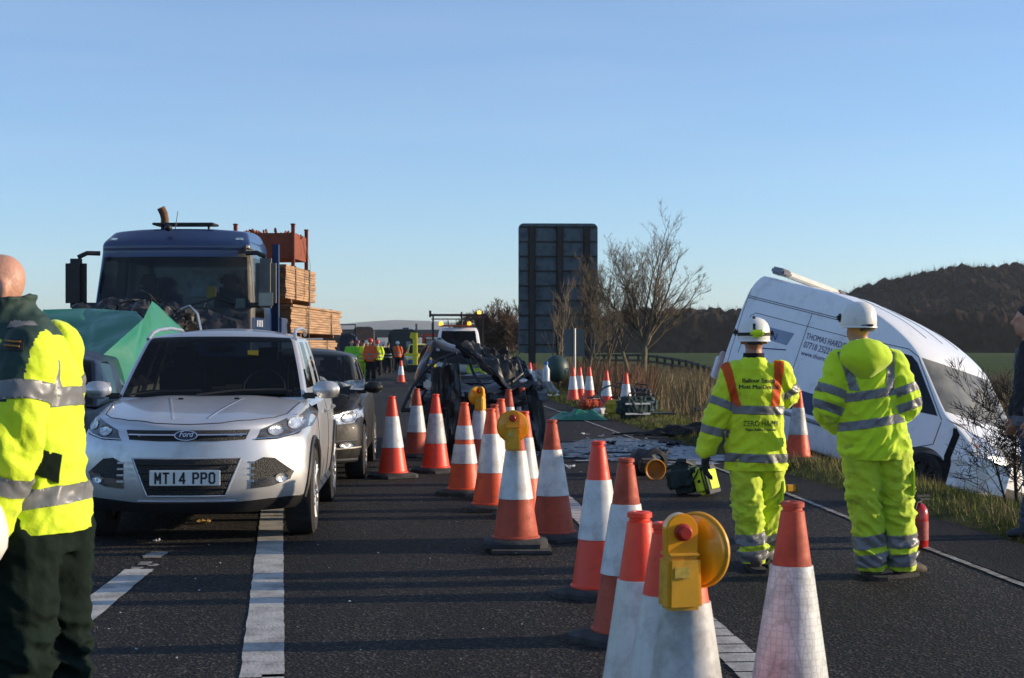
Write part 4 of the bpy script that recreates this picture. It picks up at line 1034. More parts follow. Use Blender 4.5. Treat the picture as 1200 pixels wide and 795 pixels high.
def lcls(side, u, v, w):
    z = .55+w*2.69
    if side == 'front' and abs(u) < .95 and 2.03 < z < 2.86: return 1
    if side in ('left', 'right') and .16 < v < .58 and 1.97 < z < 2.86: return 2
    if side == 'front' and 1.72 < z < 2.03: return 3
    if abs(u) > .9 and v < .16 and 1.97 < z < 2.95: return 4 if u > 0 else 0
    return 0
g = subsurf(loftbox(usT, vsT, wsT, lf, lcls), 2)
cab = finish(by_mat(g, 0), 'cab', M_navy, lo, 40); bl = bvh_of(g)
finish(by_mat(g, 1), 'windscreen', glassmat('lorry_glass', .72, .8, 1.36, col=(.8, .95, 1), dust_sheen=.05), lo, 180); finish(by_mat(g, 3), 'scuttle_panel', M_black, lo, 40); finish(by_mat(g, 4), 'pillar_trim', M_grime, lo, 40)
for s in (-1, 1):
    b = bmesh.new(); b.from_mesh(by_mat(g, 2)); bmesh.ops.delete(b, geom=[f for f in b.faces if f.calc_center_median().x*s < 0], context='FACES'); q = bpy.data.meshes.new('w'); b.to_mesh(q); b.free(); finish(q, 'side_window', M_glass, lo, 180)
b = MB(); b.box((0, .55, 1.72), (2.1, .9, .5), bev=.08); b.build('dashboard', M_seat, lo)
for sx in (-.62, .62):
    b = MB(); b.box((sx, 1.25, 2.0), (.5, .2, .8), bev=.08); b.box((sx, 1.22, 2.5), (.3, .12, .2), bev=.05); b.build('seat', M_seat, lo)
b = MB(); b.tube([Vector((.55+.24*cos(a), .75+.12*sin(a), 2.08+.16*sin(a))) for a in [2*pi*k/20 for k in range(21)]], .02, 6); b.build('steering_wheel', M_black, lo)
b = MB(); b.box((.30, 1.66, 2.48), (.9, .02, .42)); b.build('rear_window', mat('rear_window_scene', (.34, .38, .42), .4, var=.6, vscale=7), lo)
b = MB(); b.box((.38, 1.0, 2.32), (.14, .02, .17)); b.build('hanging_pennant', mat('pennant', (.6, .36, .02), .7), lo)
b = MB(); b.box((-.55, .5, 2.05), (.18, .12, .06)); b.build('paperwork', M_plate, lo)
b = MB(); b.box((.98, .24, 2.13), (.14, .005, .14), rot=Matrix.Rotation(-.1, 3, 'Z')); b.build('windscreen_disc', mat('disc_green', (.35, .4, .3), .5, var=.3, vscale=40), lo)
for s in (-1, 1):
    h, n_ = cast(bl, 'front', s*.93, 3.075); b = MB(); b.box(h+Vector((0, -.0, 0)), (.13, .05, .05), bev=.015); b.build('marker_lamp', M_lamp, lo)
    b = MB(); b.box((s*(1.17+.24 if s < 0 else 1.17+.21), .12, 2.42), (.30, .20, .72), bev=.07); mo = b.build('mirror', M_black if s < 0 else M_grime, lo)
    b = MB(); b.tube([(s*1.08, .20, 2.86), (s*1.25, .12, 2.86), (s*1.38, .12, 2.80)], .035, 7); b.tube([(s*1.12, .20, 2.10), (s*1.38, .12, 2.10)], .04, 7); b.build('mirror_arm', M_black, lo)
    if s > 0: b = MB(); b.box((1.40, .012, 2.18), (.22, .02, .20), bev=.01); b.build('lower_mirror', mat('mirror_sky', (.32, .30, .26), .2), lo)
b = MB(); b.box((1.06, .36, 2.93), (.13, .46, .10), bev=.045); b.build('visor_end', M_grime, lo)
b = MB(); b.tube([(-.42, 1.35, 3.1), (-.42, 1.35, 3.46), (-.435, 1.34, 3.54), (-.475, 1.32, 3.63)], (.062, .062, .064, .064), 12); b.build('exhaust_stack', mat('rusty_exhaust', (.17, .085, .035), .7, metal=.4, var=.35, dirt=(.05, .025, .015)), lo)
b = MB(); b.box((.05, .75, 3.32), (.92, .42, .035), bev=.012); b.tube([(-.3, .75, 3.2), (-.3, .75, 3.32)], .02, 6); b.tube([(.4, .75, 3.2), (.4, .75, 3.32)], .02, 6); b.build('roof_deflector', M_black, lo)
b = MB(); b.tube([(-.05, .5, 3.2), (-.02, .55, 3.5)], .006, 5); b.build('aerial', M_black, lo)
b = MB(); b.ball((-.1, .3, 3.24), (.06, .06, .05)); b.build('roof_camera', M_black, lo)
b = MB(); b.tube([(-.85, .04, 2.08), (-.35, .08, 2.22), (.15, .04, 2.10)], .014, 5); b.tube([(.2, .04, 2.08), (.65, .1, 2.2), (.95, .06, 2.12)], .014, 5); b.build('wiper', M_black, lo)
b = MB()
for poly in ([(.30, 1.0), (.30, 1.95), (.36, 2.85), (1.08, 2.9), (1.12, 1.0)],): trace(bl, 'right', poly, .006, 0, mb=b)
b.build('door_gap', M_black, lo)
h, n_ = cast(bl, 'right', .95, 1.72); b = MB(); b.box(h+Vector((.015, 0, 0)), (.04, .2, .05), bev=.01); b.build('door_handle', M_black, lo)
text_on(bl, 'right', 'BIG RED', (.72, 1.84), .11, mat('faded_white', (.4, .42, .45), .6), lo, 'door_lettering') if False else None
for k in range(3):
    b = MB(); h, n_ = cast(bl, 'right', .55+.17*k, 1.84); b.box(h+Vector((.004, 0, 0)), (.004, .11, .10), bev=.001); b.build('door_sticker', mat('faded_white', (.34, .38, .45), .6, var=.4, vscale=40), lo)
b = MB(); b.box((0, .02, 1.0), (2.2, .1, .55), bev=.04); b.build('bumper', M_black, lo)
b = MB(); b.box((0, 5.2, .85), (.9, 7.8, .28)); b.build('chassis', M_black, lo)
for (y, xs_) in ((.95, (-1.0, 1.0)), (5.8, (-.95, .95)), (7.1, (-.95, .95))):
    for x in xs_: wheel(lo, x, y, .5, .5, .32, 1 if x > 0 else -1, 8, False)
b = MB(); b.box((0, 5.4, 1.22), (2.46, 7.0, .14), bev=.02); b.build('flatbed', M_bsteel, lo)
b = MB(); b.box((0, 1.98, 1.72), (2.46, .10, 1.0), bev=.02); b.box((-1.18, 1.98, 2.15), (.1, .1, 1.9)); b.box((1.18, 1.98, 2.15), (.1, .1, 1.9)); b.build('headboard', M_bsteel, lo)
b = MB(); b.box((1.235, 2.75, 1.62), (.06, 1.5, .66), bev=.01); b.build('side_board', M_bsteel, lo)
b = MB()
for k in range(5): b.box((1.18, 3.5+.12*k, 1.0), (.22, .05, .3), bev=.02)
b.box((1.12, 3.8, .95), (.3, .9, .5), bev=.05); b.build('side_locker', M_black, lo)

def lw(x, y, z): c_, s_ = cos(-.035), sin(-.035); return Vector((TX+x*c_-y*s_, TY+x*s_+y*c_, z))
M_timb = mat('sawn_timber', (.37, .225, .125), .8, var=.42, vscale=2.5, stretch=(6, .5, 9), bump=.2, bscale=30)
M_tend = mat('timber_ends', (.26, .13, .06), .85, var=.3, vscale=8)
def timber(label, x0, x1, y0, y1, z0, rows, cols, th=.042, ragged=.25, seed=1):
    r = random.Random(seed); t = thing('timber_stack', label, 'timber', lw((x0+x1)/2, (y0+y1)/2, z0), (0, 0, -.035), 'timber stacks on the lorry'); bo, en = MB(), MB()
    w = (x1-x0)/cols; L_ = (y1-y0)/2
    for i in range(rows):
        for j in range(cols):
            a, b_ = -L_-r.uniform(0, .1), L_+r.uniform(-ragged, ragged); xo = (j+.5)*w-(x1-x0)/2
            bo.box((xo+r.gauss(0, .008), (a+b_)/2, (i+.5)*th), (w*.95, b_-a, th*.86)); en.box((xo, a-.004, (i+.5)*th), (w*.93, .01, th*.8))
    bo.build('planks', M_timb, t, 30); en.build('end_grain', M_tend, t, 30)
    for y in (-L_*.45, L_*.5):
        b = MB(); H = rows*th; hx = (x1-x0)/2+.008; b.tube([(hx, y, 0), (hx, y, H), (-hx, y, H), (-hx, y, 0)], .010, 4, flat=2.4); b.build('steel_band', mat('band_steel', (.05, .045, .04), .5, metal=.5), t)
    for y in (-L_*.7, L_*.6):
        b = MB(); b.box((0, y, -.035), (x1-x0, .08, .06)); b.build('bearer', M_tend, t)
    return t
xr_ = 1.28
timber('lowest timber pack on the lorry, grey pink ends under the wider packs', -1.2, xr_-.03, 3.0, 8.1, 1.36, 6, 8, seed=1)
timber('middle timber pack on the lorry, the longest, banded with steel', -1.2, xr_+.05, 2.6, 8.2, 1.72, 11, 8, seed=2)
timber('upper short timber pack on the lorry, directly below the rusty bin', -1.2, xr_+.0, 2.4, 5.3, 2.27, 13, 8, ragged=.12, seed=3)
M_rust = mat('rusty_red_steel', (.26, .062, .028), .75, var=.25, vscale=3, dirt=(.12, .04, .02), damt=.5, bump=.2)
st = thing('steel_bin', 'rusty red steel bin with corner posts, loaded with scrap on top of the timber', 'bin', lw(.83, 3.5, 2.83), (0, 0, -.035)); st.scale = (.62, .86, .86)
b = MB()
for (y, sy) in ((-.75, 1), (.75, 1)): b.box((0, y, .36), (1.5, .03, .48))
for x in (-.75, .75): b.box((x, 0, .36), (.03, 1.5, .48))
b.box((0, 0, .14), (1.5, 1.5, .04)); b.build('bin_walls', M_rust, st)
for x in (-.76, .76):
    for y in (-.76, .76):
        b = MB(); b.box((x, y, .36), (.09, .09, .78), bev=.01); b.box((x, y, .76), (.12, .12, .03), bev=.01); b.build('corner_post', M_rust, st)
b = MB()
for k in range(90):
    x, y = R2.uniform(-.68, .68), R2.uniform(-.68, .68); b.tube([(x, y, .5), (x+R2.gauss(0, .15), y+R2.gauss(0, .15), R2.uniform(.56, .68))], R2.uniform(.015, .035), 5)
b.build('scrap', M_rust, st)
b = MB(); b.grid(lambda a, c: lw(*Vector((1.33, 3.75, 3.3)).lerp(Vector((1.36, 4.15, 2.9)), min(1, a*4)).lerp(Vector((1.38, 3.9, 1.3)), max(0, (a-.25)/.75))+Vector((.004, .05*c, 0))), 16, 1); q = b.build('ratchet_strap', mat('strap_grey', (.05, .055, .06), .8), None, None); tag(q, 'dark ratchet strap running down the side of the timber load', 'strap')

# ---- crashed white van, nose down in the ditch
vq = (3.56999283, 24.67003232, 0.07301773); vyaw, vpit, vrol = -0.86472297, 0.21287077, -0.20208314
RV = Matrix.Rotation(vyaw, 3, 'Z') @ Matrix.Rotation(vpit, 3, 'Y') @ Matrix.Rotation(vrol, 3, 'X') @ Matrix.Rotation(pi/2, 3, 'Z')
M_vanw = mat('van_white', (.84, .85, .86), .3, var=.03, coat=.5, dirt=(.46, .45, .42), dscale=2.4, damt=.38)
van = thing('white_van', 'white high roof van crashed nose down in the ditch with company lettering on its side', 'van', vq, RV.to_euler())
zV = [.2, .35, .5, .66, .85, 1.0, 1.18, 1.24, 1.45, 1.75, 1.90, 1.95, 2.08, 2.22, 2.35, 2.43, 2.48]; wsV = [(z-.2)/2.28 for z in zV]
usV = [-1, -.96, -.9, -.7, -.45, 0, .45, .7, .9, .96, 1]; vsV = [0, .02, .05, .09, .14, .2, .28, .36, .44, .52, .6, .68, .76, .84, .91, .96, .985, 1]
VP_ = ([.2, .35, .62, .85, 1.0, 1.24, 1.94, 2.1, 2.25, 2.36, 2.43, 2.48], [-4.74, -4.84, -4.83, -4.74, -4.60, -4.12, -3.43, -3.20, -2.88, -2.55, -2.2, -1.7])
def vf(u, v, w):
    z = .2+2.28*w; yf = itp(z, *VP_)+itp(z, [.2, 1.2, 2.0, 2.48], [.24, .17, .17, .3])*abs(u)**4.5
    yr = itp(z, [.2, 1.2, 2.2, 2.48], [0, 0, -.03, -.12])-.04*abs(u)**6; y = yf+v*(yr-yf)
    wd = itp(z, [.2, .5, 1.2, 1.9, 2.2, 2.35, 2.43, 2.48], [.93, .975, .98, .945, .91, .88, .84, .78])*itp(y, [-4.84, -4.5, -4.1, -3], [.93, .97, .99, 1])
    return Vector((u*wd, y, z+(.05*(1-u*u) if w > .98 else 0)))
def vcls(side, u, v, w):
    z = .2+2.28*w
    return 1 if side == 'front' and abs(u) < .93 and 1.26 < z < 1.89 else 0
me = subsurf(loftbox(usV, vsV, wsV, vf, vcls), 2)
cuts = []
for y in (-3.91, -.95):
    for s in (-1, 1):
        c = MB(); c.lathe([(0, -.25), (.41, -.25), (.41, .25), (0, .25)], 32, Matrix.Translation((s*.92, y, .33)) @ Matrix.Rotation(pi/2, 4, 'Y')); cuts.append(c.mesh())
gl_me = by_mat(me, 1)
solid = boolcut(me, cuts)
bvv = bvh_of(me)
b = bmesh.new(); b.from_mesh(solid); bmesh.ops.delete(b, geom=[f for f in b.faces if f.material_index == 1], context='FACES'); b.to_mesh(solid); b.free()
finish(solid, 'body', M_vanw, van, 35); finish(gl_me, 'windscreen', glassmat('van_glass', .5, .9, 1.7, rough=.08, dust_sheen=.48), van, 180)
b = MB(); b.box((0, -3.35, 1.18), (1.6, 1.0, .12), bev=.04); b.build('dashboard', M_seat, van)
for sx in (-.5, .5):
    b = MB(); b.box((sx, -2.6, 1.25), (.5, .16, .75), bev=.06); b.box((sx, -2.58, 1.72), (.28, .1, .2), bev=.04); b.build('seat', M_seat, van)
b = MB(); b.box((0, -2.3, 1.3), (1.7, .04, 1.6)); b.build('bulkhead_dark_block', mat('bulkhead_grey', (.08, .085, .09), .8), van)
for s in (-1, 1):
    wheel(van, s*.86, -3.91, .33, .34, .22, s, 6, False, tilt=s*0); wheel(van, s*.86, -.95, .33, .34, .22, s, 6, False)
for ax, s in (('left', -1), ('right', 1)):
    patch(bvv, ax, [(-3.90, 1.18), (-3.80, 1.30), (-3.34, 1.80), (-3.22, 1.87), (-2.60, 1.88), (-2.56, 1.16), (-3.1, 1.13)], .006, .08).build('door_window', glassmat('black_glass', .0, .7, 1.45), van, 60)
    b = MB(); trace(bvv, ax, [(-3.98, 1.12), (-3.96, .80), (-3.55, .62), (-3.44, .32), (-2.50, .32), (-2.48, 1.93), (-3.14, 1.95), (-3.32, 1.88), (-3.98, 1.14)], .006, .001, mb=b); b.build('door_gap', mat('seam_grey', (.06, .065, .07), .8), van)
    b = MB()
    for dz in (0, .028): trace(bvv, ax, [(-.12, 2.10+dz), (-2.4, 2.10+dz)], .006, .001, mb=b)
    trace(bvv, ax, [(-.28, 1.25), (-.28, 1.84), (-.36, 1.90), (-2.4, 1.90)], .005, .0, mb=b); trace(bvv, ax, [(-1.36, .5), (-1.36, 2.1)], .005, 0, mb=b); trace(bvv, ax, [(-.14, 1.0), (-.10, 2.25)], .005, 0, mb=b)
    b.build('panel_seam', mat('seam_grey', (.06, .065, .07), .8), van)
    b = MB(); trace(bvv, ax, [(-.2, .62), (-.5, .62)], .03, -.01, mb=b); trace(bvv, ax, [(-1.4, .60), (-2.55, .60)], .035, -.01, mb=b); b.build('rub_strip', mat('rub_grey', (.25, .26, .28), .6), van)
    b = MB(); b.box((s*1.10, -3.30, 1.34), (.22, .14, .36), bev=.05); q = b.build('mirror', M_grime, van)
    b = MB(); b.box((s*1.13, -3.38, 1.18), (.10, .05, .12), bev=.02); b.build('mirror_indicator', mat('indicator_lens', (.55, .25, .12), .25, var=.4, vscale=30), q)
MWI = Matrix.Translation(vq) @ RV.to_4x4(); MWI.invert()
def vhit(u, v):                                    # where a line of sight meets the van's side, in van coordinates
    o = MWI @ Vector((0, 0, EYE)); d = (MWI @ P(u, v, 10))-o; h = bvv.ray_cast(o, d.normalized()); return h[0]
M_let = mat('navy_lettering', (.018, .03, .12), .5)
def vtext(s, u, v, size, u2=None, v2=None, align='LEFT', sx=.85):
    h = vhit(u, v); return text_on(bvv, 'left', s, (h.y, h.z), size, M_let, van, 'lettering', 0, .006, sx, 0, -1, align=align)
for k, d in enumerate((0,)):
    vt_ = vtext('THOMAS HARDIE COMMERCIALS', 945+d*60, 394, .125, sx=.74)
vtext('07718 252210', 942, 404, .135, sx=.74)
vtext('www.thomas-hardie.co.uk', 939, 413.5, .10, sx=.95)
h1, h2, h3, h4 = [vhit(*q) for q in ((884, 379), (931, 391), (922, 405), (880, 392))]
patch(bvv, 'left', [(h.y, h.z) for h in (h1, h2, h3, h4)], .004, .08).build('window_film', mat('film_blue', (.26, .32, .42), .35, var=.08), van, 60)
h = vhit(893, 389.5); text_on(bvv, 'left', 'EN', (h.y-.22, h.z-.02), .15, M_let, van, 'lettering', 0, .008, .9, 0, -1)
h = vhit(884, 391); h2 = vhit(922, 408); b = MB(); trace(bvv, 'left', [(h.y, h.z-.22), (h2.y, h2.z-.03)], .008, .003, mb=b); b.build('lettering', M_let, van)
ha, hb2 = vhit(925, 462), vhit(955, 472); patch(bvv, 'left', [(ha.y+.35, ha.z+.10), (hb2.y-1.2, ha.z+.10), (hb2.y-1.2, ha.z-.20), (ha.y+.35, ha.z-.20)], .004, .1).build('side_banner', mat('banner_navy', (.03, .05, .13), .4, var=.15), van, 60)
b = MB(); b.box((0, -.42, 2.60), (1.30, .24, .09), bev=.03); b.build('beacon_bar', mat('beacon_white', (.72, .70, .66), .3, var=.1), van)
for s in (-1, 1):
    b = MB(); b.box((s*.74, -.42, 2.60), (.20, .25, .11), bev=.03); b.build('beacon_lens', mat('beacon_grey', (.22, .22, .26), .25), van)
    b = MB(); b.box((s*.965, .02, 1.0), (.07, .08, .42), bev=.02); b.build('rear_lamp', mat('rear_lamp_pale', (.6, .45, .42), .3, var=.2, vscale=9), van)
    b = MB(); b.box((s*.93, .07, .95), (.05, .16, .34), bev=.02); b.build('door_hinge', M_vanw, van)
    patch(bvv, 'front', [(s*x, z) for x, z in ((.42, .86), (.60, 1.06), (.86, 1.10), (.84, .80), (.6, .76))], .006, .06).build('headlight', M_lamp, van, 60)
patch(bvv, 'front', [(-.36, .98), (.36, .98), (.30, .80), (-.30, .80)], .005, .06).build('grille', M_grille, van, 40)
patch(bvv, 'front', [(-.6, .52), (.6, .52), (.55, .34), (-.55, .34)], .005, .06).build('lower_grille', M_grille, van, 40)
patch(bvv, 'left', [(-4.16, 1.16), (-4.30, 1.02), (-4.27, .70), (-4.40, .36), (-4.24, .36), (-4.17, .70), (-4.20, 1.0)], .005, .06).build('torn_gap', M_dark, van, 60)
b = MB(); b.box((-.86, -4.46, .93), (.05, .14, .07), bev=.015); b.build('indicator', mat('indicator_orange', (.75, .22, .03), .3), van)
sheet('b', [(-.97, -4.30, .86), (-.72, -5.02, .80), (-.70, -5.02, .42), (-1.0, -4.34, .34)], M_vanw, 6, .05, 2.5, 18, thick=.02).build('loose_bumper', M_vanw, van, 40)
b = MB()
for k in range(10): p = Vector((R2.uniform(-.9, -.5), R2.uniform(-4.75, -4.4), R2.uniform(.15, .6))); b.tube([p, p+Vector((R2.gauss(0, .12), R2.gauss(0, .12), R2.gauss(-.1, .1))), p+Vector((R2.gauss(0, .2), R2.gauss(0, .2), R2.gauss(-.15, .12)))], R2.uniform(.012, .035), 6)
b.build('hanging_wreckage', M_torn, van)
b = MB(); trace(bvv, 'top', [(-.42, -3.0), (-.40, -1.2)], .006, 0, mb=b); trace(bvv, 'top', [(.42, -3.0), (.40, -1.2)], .006, 0, mb=b); trace(bvv, 'top', [(0, -3.0), (0, -1.2)], .006, 0, mb=b); b.build('roof_seam', mat('seam_grey', (.06, .065, .07), .8), van)

# ---- crushed blue car under the green tarpaulin
tcx = -4.72
tcar = thing('crushed_blue_car', 'dark blue car beside the silver SUV, half buried under the green tarpaulin', 'car', (tcx, 14.6, 0), (0, 0, .04))
M_dnavy = mat('dark_navy_paint', (.006, .010, .026), .45, var=.1, coat=.15, dirt=(.03, .03, .035), damt=.4)
cr_t = crush(.09, 2.0, lambda p: .4 if p.z > .6 else .15)
car(tcar, M_dnavy, oh=.8, wb=2.55, rear=.8, hw=.87, zb=.2, hood=((-.75, .72), (-.5, .82), (-.1, .92), (.3, .96)), belt=.98, roof=1.43, wsb=.15, wst=.95, rrt=2.7, rrb=3.1, tyre=.31, crumple=cr_t)
Tq = {k: P(*v) for k, v in dict(A=(50, 363, 18.6), A2=(100, 361.5, 18.7), B=(160, 365, 18.2), B2=(168, 374, 17.4), C=(178, 353, 18.4), D=(196, 372, 18.7), E=(222, 396, 19.2), F=(50, 418, 17.2), G=(112, 424, 16.3), H=(142, 500, 16.2), I=(200, 480, 17.8), K=(186, 360, 18.9), L=(205, 380, 19.4)).items()}
M_tarp = mat('tarp_green', (.010, .175, .105), .5, var=.1, vscale=2, dirt=(.02, .14, .085), dscale=2.5, damt=.42, bump=.25, bscale=9, coat=.15)
mb = MB()
def tq(ks, sd, amp=.055, n=26):
    A, B, C, D = [Tq[k] for k in ks]
    def f(a, c):
        p = A.lerp(B, a).lerp(D.lerp(C, a), c); e = min(1, 8*min(a, 1-a, c, 1-c)+.05)
        q = noise.noise_vector(Vector((p.x*2.1, p.y*2.1, p.z*2.4+sd)))*amp+Vector((0, 1, .4))*amp*.9*(.5-abs(nz3(p.x*3+p.z*4, p.y, p.z*1.2, 1.1)))
        return p+q*e
    mb.grid(f, n, n)
tq('AB B2 F'.split()[0:0] or ['A', 'A2', 'G', 'F'], 1); tq(['A2', 'B', 'B2', 'G'], 1); tq(['B2', 'C', 'I', 'H'], 2, .055, 34); tq(['B2', 'H', 'H', 'G'], 3, .03); tq(['C', 'K', 'L', 'E'], 4, .03, 14); tq(['C', 'E', 'I', 'I'], 5, .03, 18)
bmesh.ops.remove_doubles(mb.bm, verts=mb.bm.verts[:], dist=.01)
q = mb.build('tarpaulin', M_tarp, None, 50); tag(q, 'bright green tarpaulin draped in folds over the crushed blue car', 'tarpaulin')
wk2 = thing('torn_bonnet', 'torn dark bonnet panel sticking up behind the tarpaulin against the lorry', 'car panel', P(215, 376, 19.6))
o_ = P(215, 376, 19.6)
def rl(u, v, Z): return P(u, v, Z)-o_
sheet('b', [rl(203, 382, 19.3), rl(212, 362, 19.6), rl(230, 364, 19.8), rl(236, 394, 19.7)], M_torn, 61, .10, 3, 16).build('panel', M_torn, wk2, 30)
b = MB(); b.tube([rl(212, 363, 19.5), rl(222, 359, 19.5), rl(231, 368, 19.5), rl(236, 392, 19.5)], .022, 6); b.build('panel_edge', M_alloy, wk2)
wk3 = thing('twisted_wreckage', 'twisted dark strips of wreckage lying along the foot of the lorry windscreen', 'wreckage', P(190, 358, 21.9)); o_ = P(190, 358, 21.9)
sheet('b', [rl(84, 358, 21.6), rl(150, 350, 21.8), rl(160, 364, 21.4), rl(84, 372, 21.2)], M_black, 71, .07, 4, 22).build('crumpled_panel', M_wreck, wk3, 30)
sheet('b', [rl(150, 352, 21.8), rl(210, 358, 21.8), rl(215, 372, 21.4), rl(155, 368, 21.2)], M_black, 73, .09, 4, 22).build('crumpled_panel', M_wreck, wk3, 30)
sheet('b', [rl(205, 360, 22.0), rl(290, 366, 22.2), rl(292, 392, 21.8), rl(215, 392, 21.6)], M_black, 76, .07, 4, 22).build('crumpled_panel', M_wreck, wk3, 30)
b = MB()
for (u0, v0, u1, v1) in ((136, 357, 170, 352), (142, 356, 135, 366), (165, 340, 185, 356), (178, 348, 176, 360), (185, 352, 215, 372), (205, 372, 222, 360)): b.tube([rl(u0, v0, 21.3), rl((u0+u1)/2, (v0+v1)/2-3, 21.0), rl(u1, v1, 21.3)], .014, 5)
b.build('bent_rod', M_torn, wk3)

# ================================================================== PEOPLE
def V3(*a): return Vector(a)
def capsule(mb, pts, rad, seg=14, side=None):
    pts = [Vector(p) for p in pts]; out, rr = [], []
    for i in range(len(pts)-1):                        # resample for smooth bends
        for k in range(5):
            t = k/5; out.append(pts[i].lerp(pts[i+1], t)); a, b = rad[i], rad[i+1]
            rr.append((a[0]+(b[0]-a[0])*t, a[1]+(b[1]-a[1])*t) if isinstance(a, tuple) else a+(b-a)*t)
    out.append(pts[-1]); rr.append(rad[-1])
    for _ in range(2): out = [out[0]]+[(out[i-1]+out[i]*2+out[i+1])/4 for i in range(1, len(out)-1)]+[out[-1]]
    mb.tube(out, rr, seg, side=side)
    if side is None:
        for p, r in ((out[0], rr[0]), (out[-1], rr[-1])): mb.ball(p, r*.98 if not isinstance(r, tuple) else min(r), seg=12)
    return mb
def seg_dist(p, a, b):
    ab = b-a; t = max(0, min(1, (p-a).dot(ab)/max(1e-9, ab.length_squared))); return (p-(a+ab*t)).length
def wrinkle(me, amp, fn=None, sc=(9, 9, 13), seed=0):
    N_ = [v.normal.copy() for v in me.vertices]; out = []
    for v, nv in zip(me.vertices, N_):
        p = v.co.copy(); k = fn(p) if fn else 1
        q = Vector((p.x*sc[0]+seed, p.y*sc[1], p.z*sc[2]+1.1*sin(p.x*9+seed)))
        n = 1-2.4*abs(noise.noise(q)); n2 = 1-2*abs(noise.noise(Vector((q.x*2.1, q.y*2.1+seed, q.z*1.7))))
        out.extend(p+nv*(amp*k*(n*.8+n2*.4-.35)))
    me.vertices.foreach_set('co', out); me.update()
def cut(me, p, n, clear_outer=True, fill=False):
    b = bmesh.new(); b.from_mesh(me); bmesh.ops.bisect_plane(b, geom=b.verts[:]+b.edges[:]+b.faces[:], plane_co=p, plane_no=n, clear_outer=clear_outer); b.to_mesh(me); b.free(); me.update(); return me
def band(me, p, n, w, filt, m, parent, name='reflective_band', off=.0035):
    """cut an exact strip of the garment between two planes and lay it on as a tape of its own"""
    n = Vector(n).normalized(); p = Vector(p); b = bmesh.new(); b.from_mesh(me)
    for s in (-1, 1): bmesh.ops.bisect_plane(b, geom=b.verts[:]+b.edges[:]+b.faces[:], plane_co=p+n*(s*w/2), plane_no=n)
    b.normal_update()
    bmesh.ops.delete(b, geom=[f for f in b.faces if abs((f.calc_center_median()-p).dot(n)) > w/2 or not filt(f.calc_center_median())], context='FACES')
    for v in b.verts: v.co = v.co+v.normal*off
    r = bmesh.ops.extrude_face_region(b, geom=b.faces[:]); 
    for v in [q for q in r['geom'] if isinstance(q, bmesh.types.BMVert)]: v.co = v.co-v.normal*.0
    q = bpy.data.meshes.new(name); b.to_mesh(q); b.free()
    if not q.polygons: return None
    return finish(q, name, m, parent, 180)
def head_bm(mb, c, fwd, s=1.0, ears=True, nose=True, neck=None):
    f = Vector(fwd).normalized(); up = Vector((0, 0, 1)); r = f.cross(up).normalized(); R_ = Matrix((r, f, up)).transposed()
    def at(x, y, z): return Vector(c)+R_ @ Vector((x, y, z))*s
    mb.ball(at(0, -.012, .022), (.078*s, .098*s, .098*s), M=R_, seg=20); mb.ball(at(0, .022, -.045), (.060*s, .072*s, .075*s), M=R_); mb.ball(at(0, .062, -.088), (.026*s, .022*s, .022*s), M=R_)
    if nose: mb.tube([at(0, .088, .028), at(0, .104, .002), at(0, .112, -.018)], [.009*s, .013*s, .016*s], 8); mb.ball(at(0, .110, -.020), (.016*s, .013*s, .011*s), M=R_)
    for q in (-1, 1):
        mb.ball(at(q*.033, .076, .030), (.022*s, .014*s, .009*s), M=R_)                  # brow
        if ears: mb.ball(at(q*.084, -.050, -.004), (.012*s, .020*s, .034*s), M=R_)
    mb.ball(at(0, .088, -.048), (.024*s, .010*s, .007*s), M=R_)                           # lips
    return at
def glove(name, wrist, d, thumb, m, parent, s=1.0, curl=.9):
    """a gloved hand hanging from `wrist` along d with five bent fingers"""
    d = Vector(d).normalized(); t = Vector(thumb).normalized(); t = (t-d*t.dot(d)).normalized(); pn = d.cross(t).normalized(); mb = MB(); w = Vector(wrist)
    mb.tube([w-d*.05*s, w, w+d*.04*s, w+d*.088*s], [(.036*s, .031*s), (.034*s, .026*s), (.046*s, .024*s), (.047*s, .020*s)], 14, side=t)
    for k, (o, L_) in enumerate(((.033, .075), (.011, .085), (-.011, .080), (-.032, .062))):
        b0 = w+d*.082*s+t*o*s; pts = [b0]; dd = d
        for j in range(3): dd = (dd*cos(curl*.45)+pn*sin(curl*.45)).normalized(); pts.append(pts[-1]+dd*L_*s*(.42, .33, .25)[j])
        mb.tube(pts, [.0115*s, .0108*s, .010*s, .0085*s], 8); mb.ball(pts[-1], .0085*s, seg=8)
    b0 = w+d*.03*s+t*.034*s; p1 = b0+(d*.7+t*.6).normalized()*.04*s; p2 = p1+(d*.9+pn*.5).normalized()*.032*s; mb.tube([b0, p1, p2], [.015*s, .0125*s, .010*s], 8); mb.ball(p2, .010*s, seg=8)
    return finish(remesh(mb.mesh(), .0045*s, 2), name, m, parent, 180)
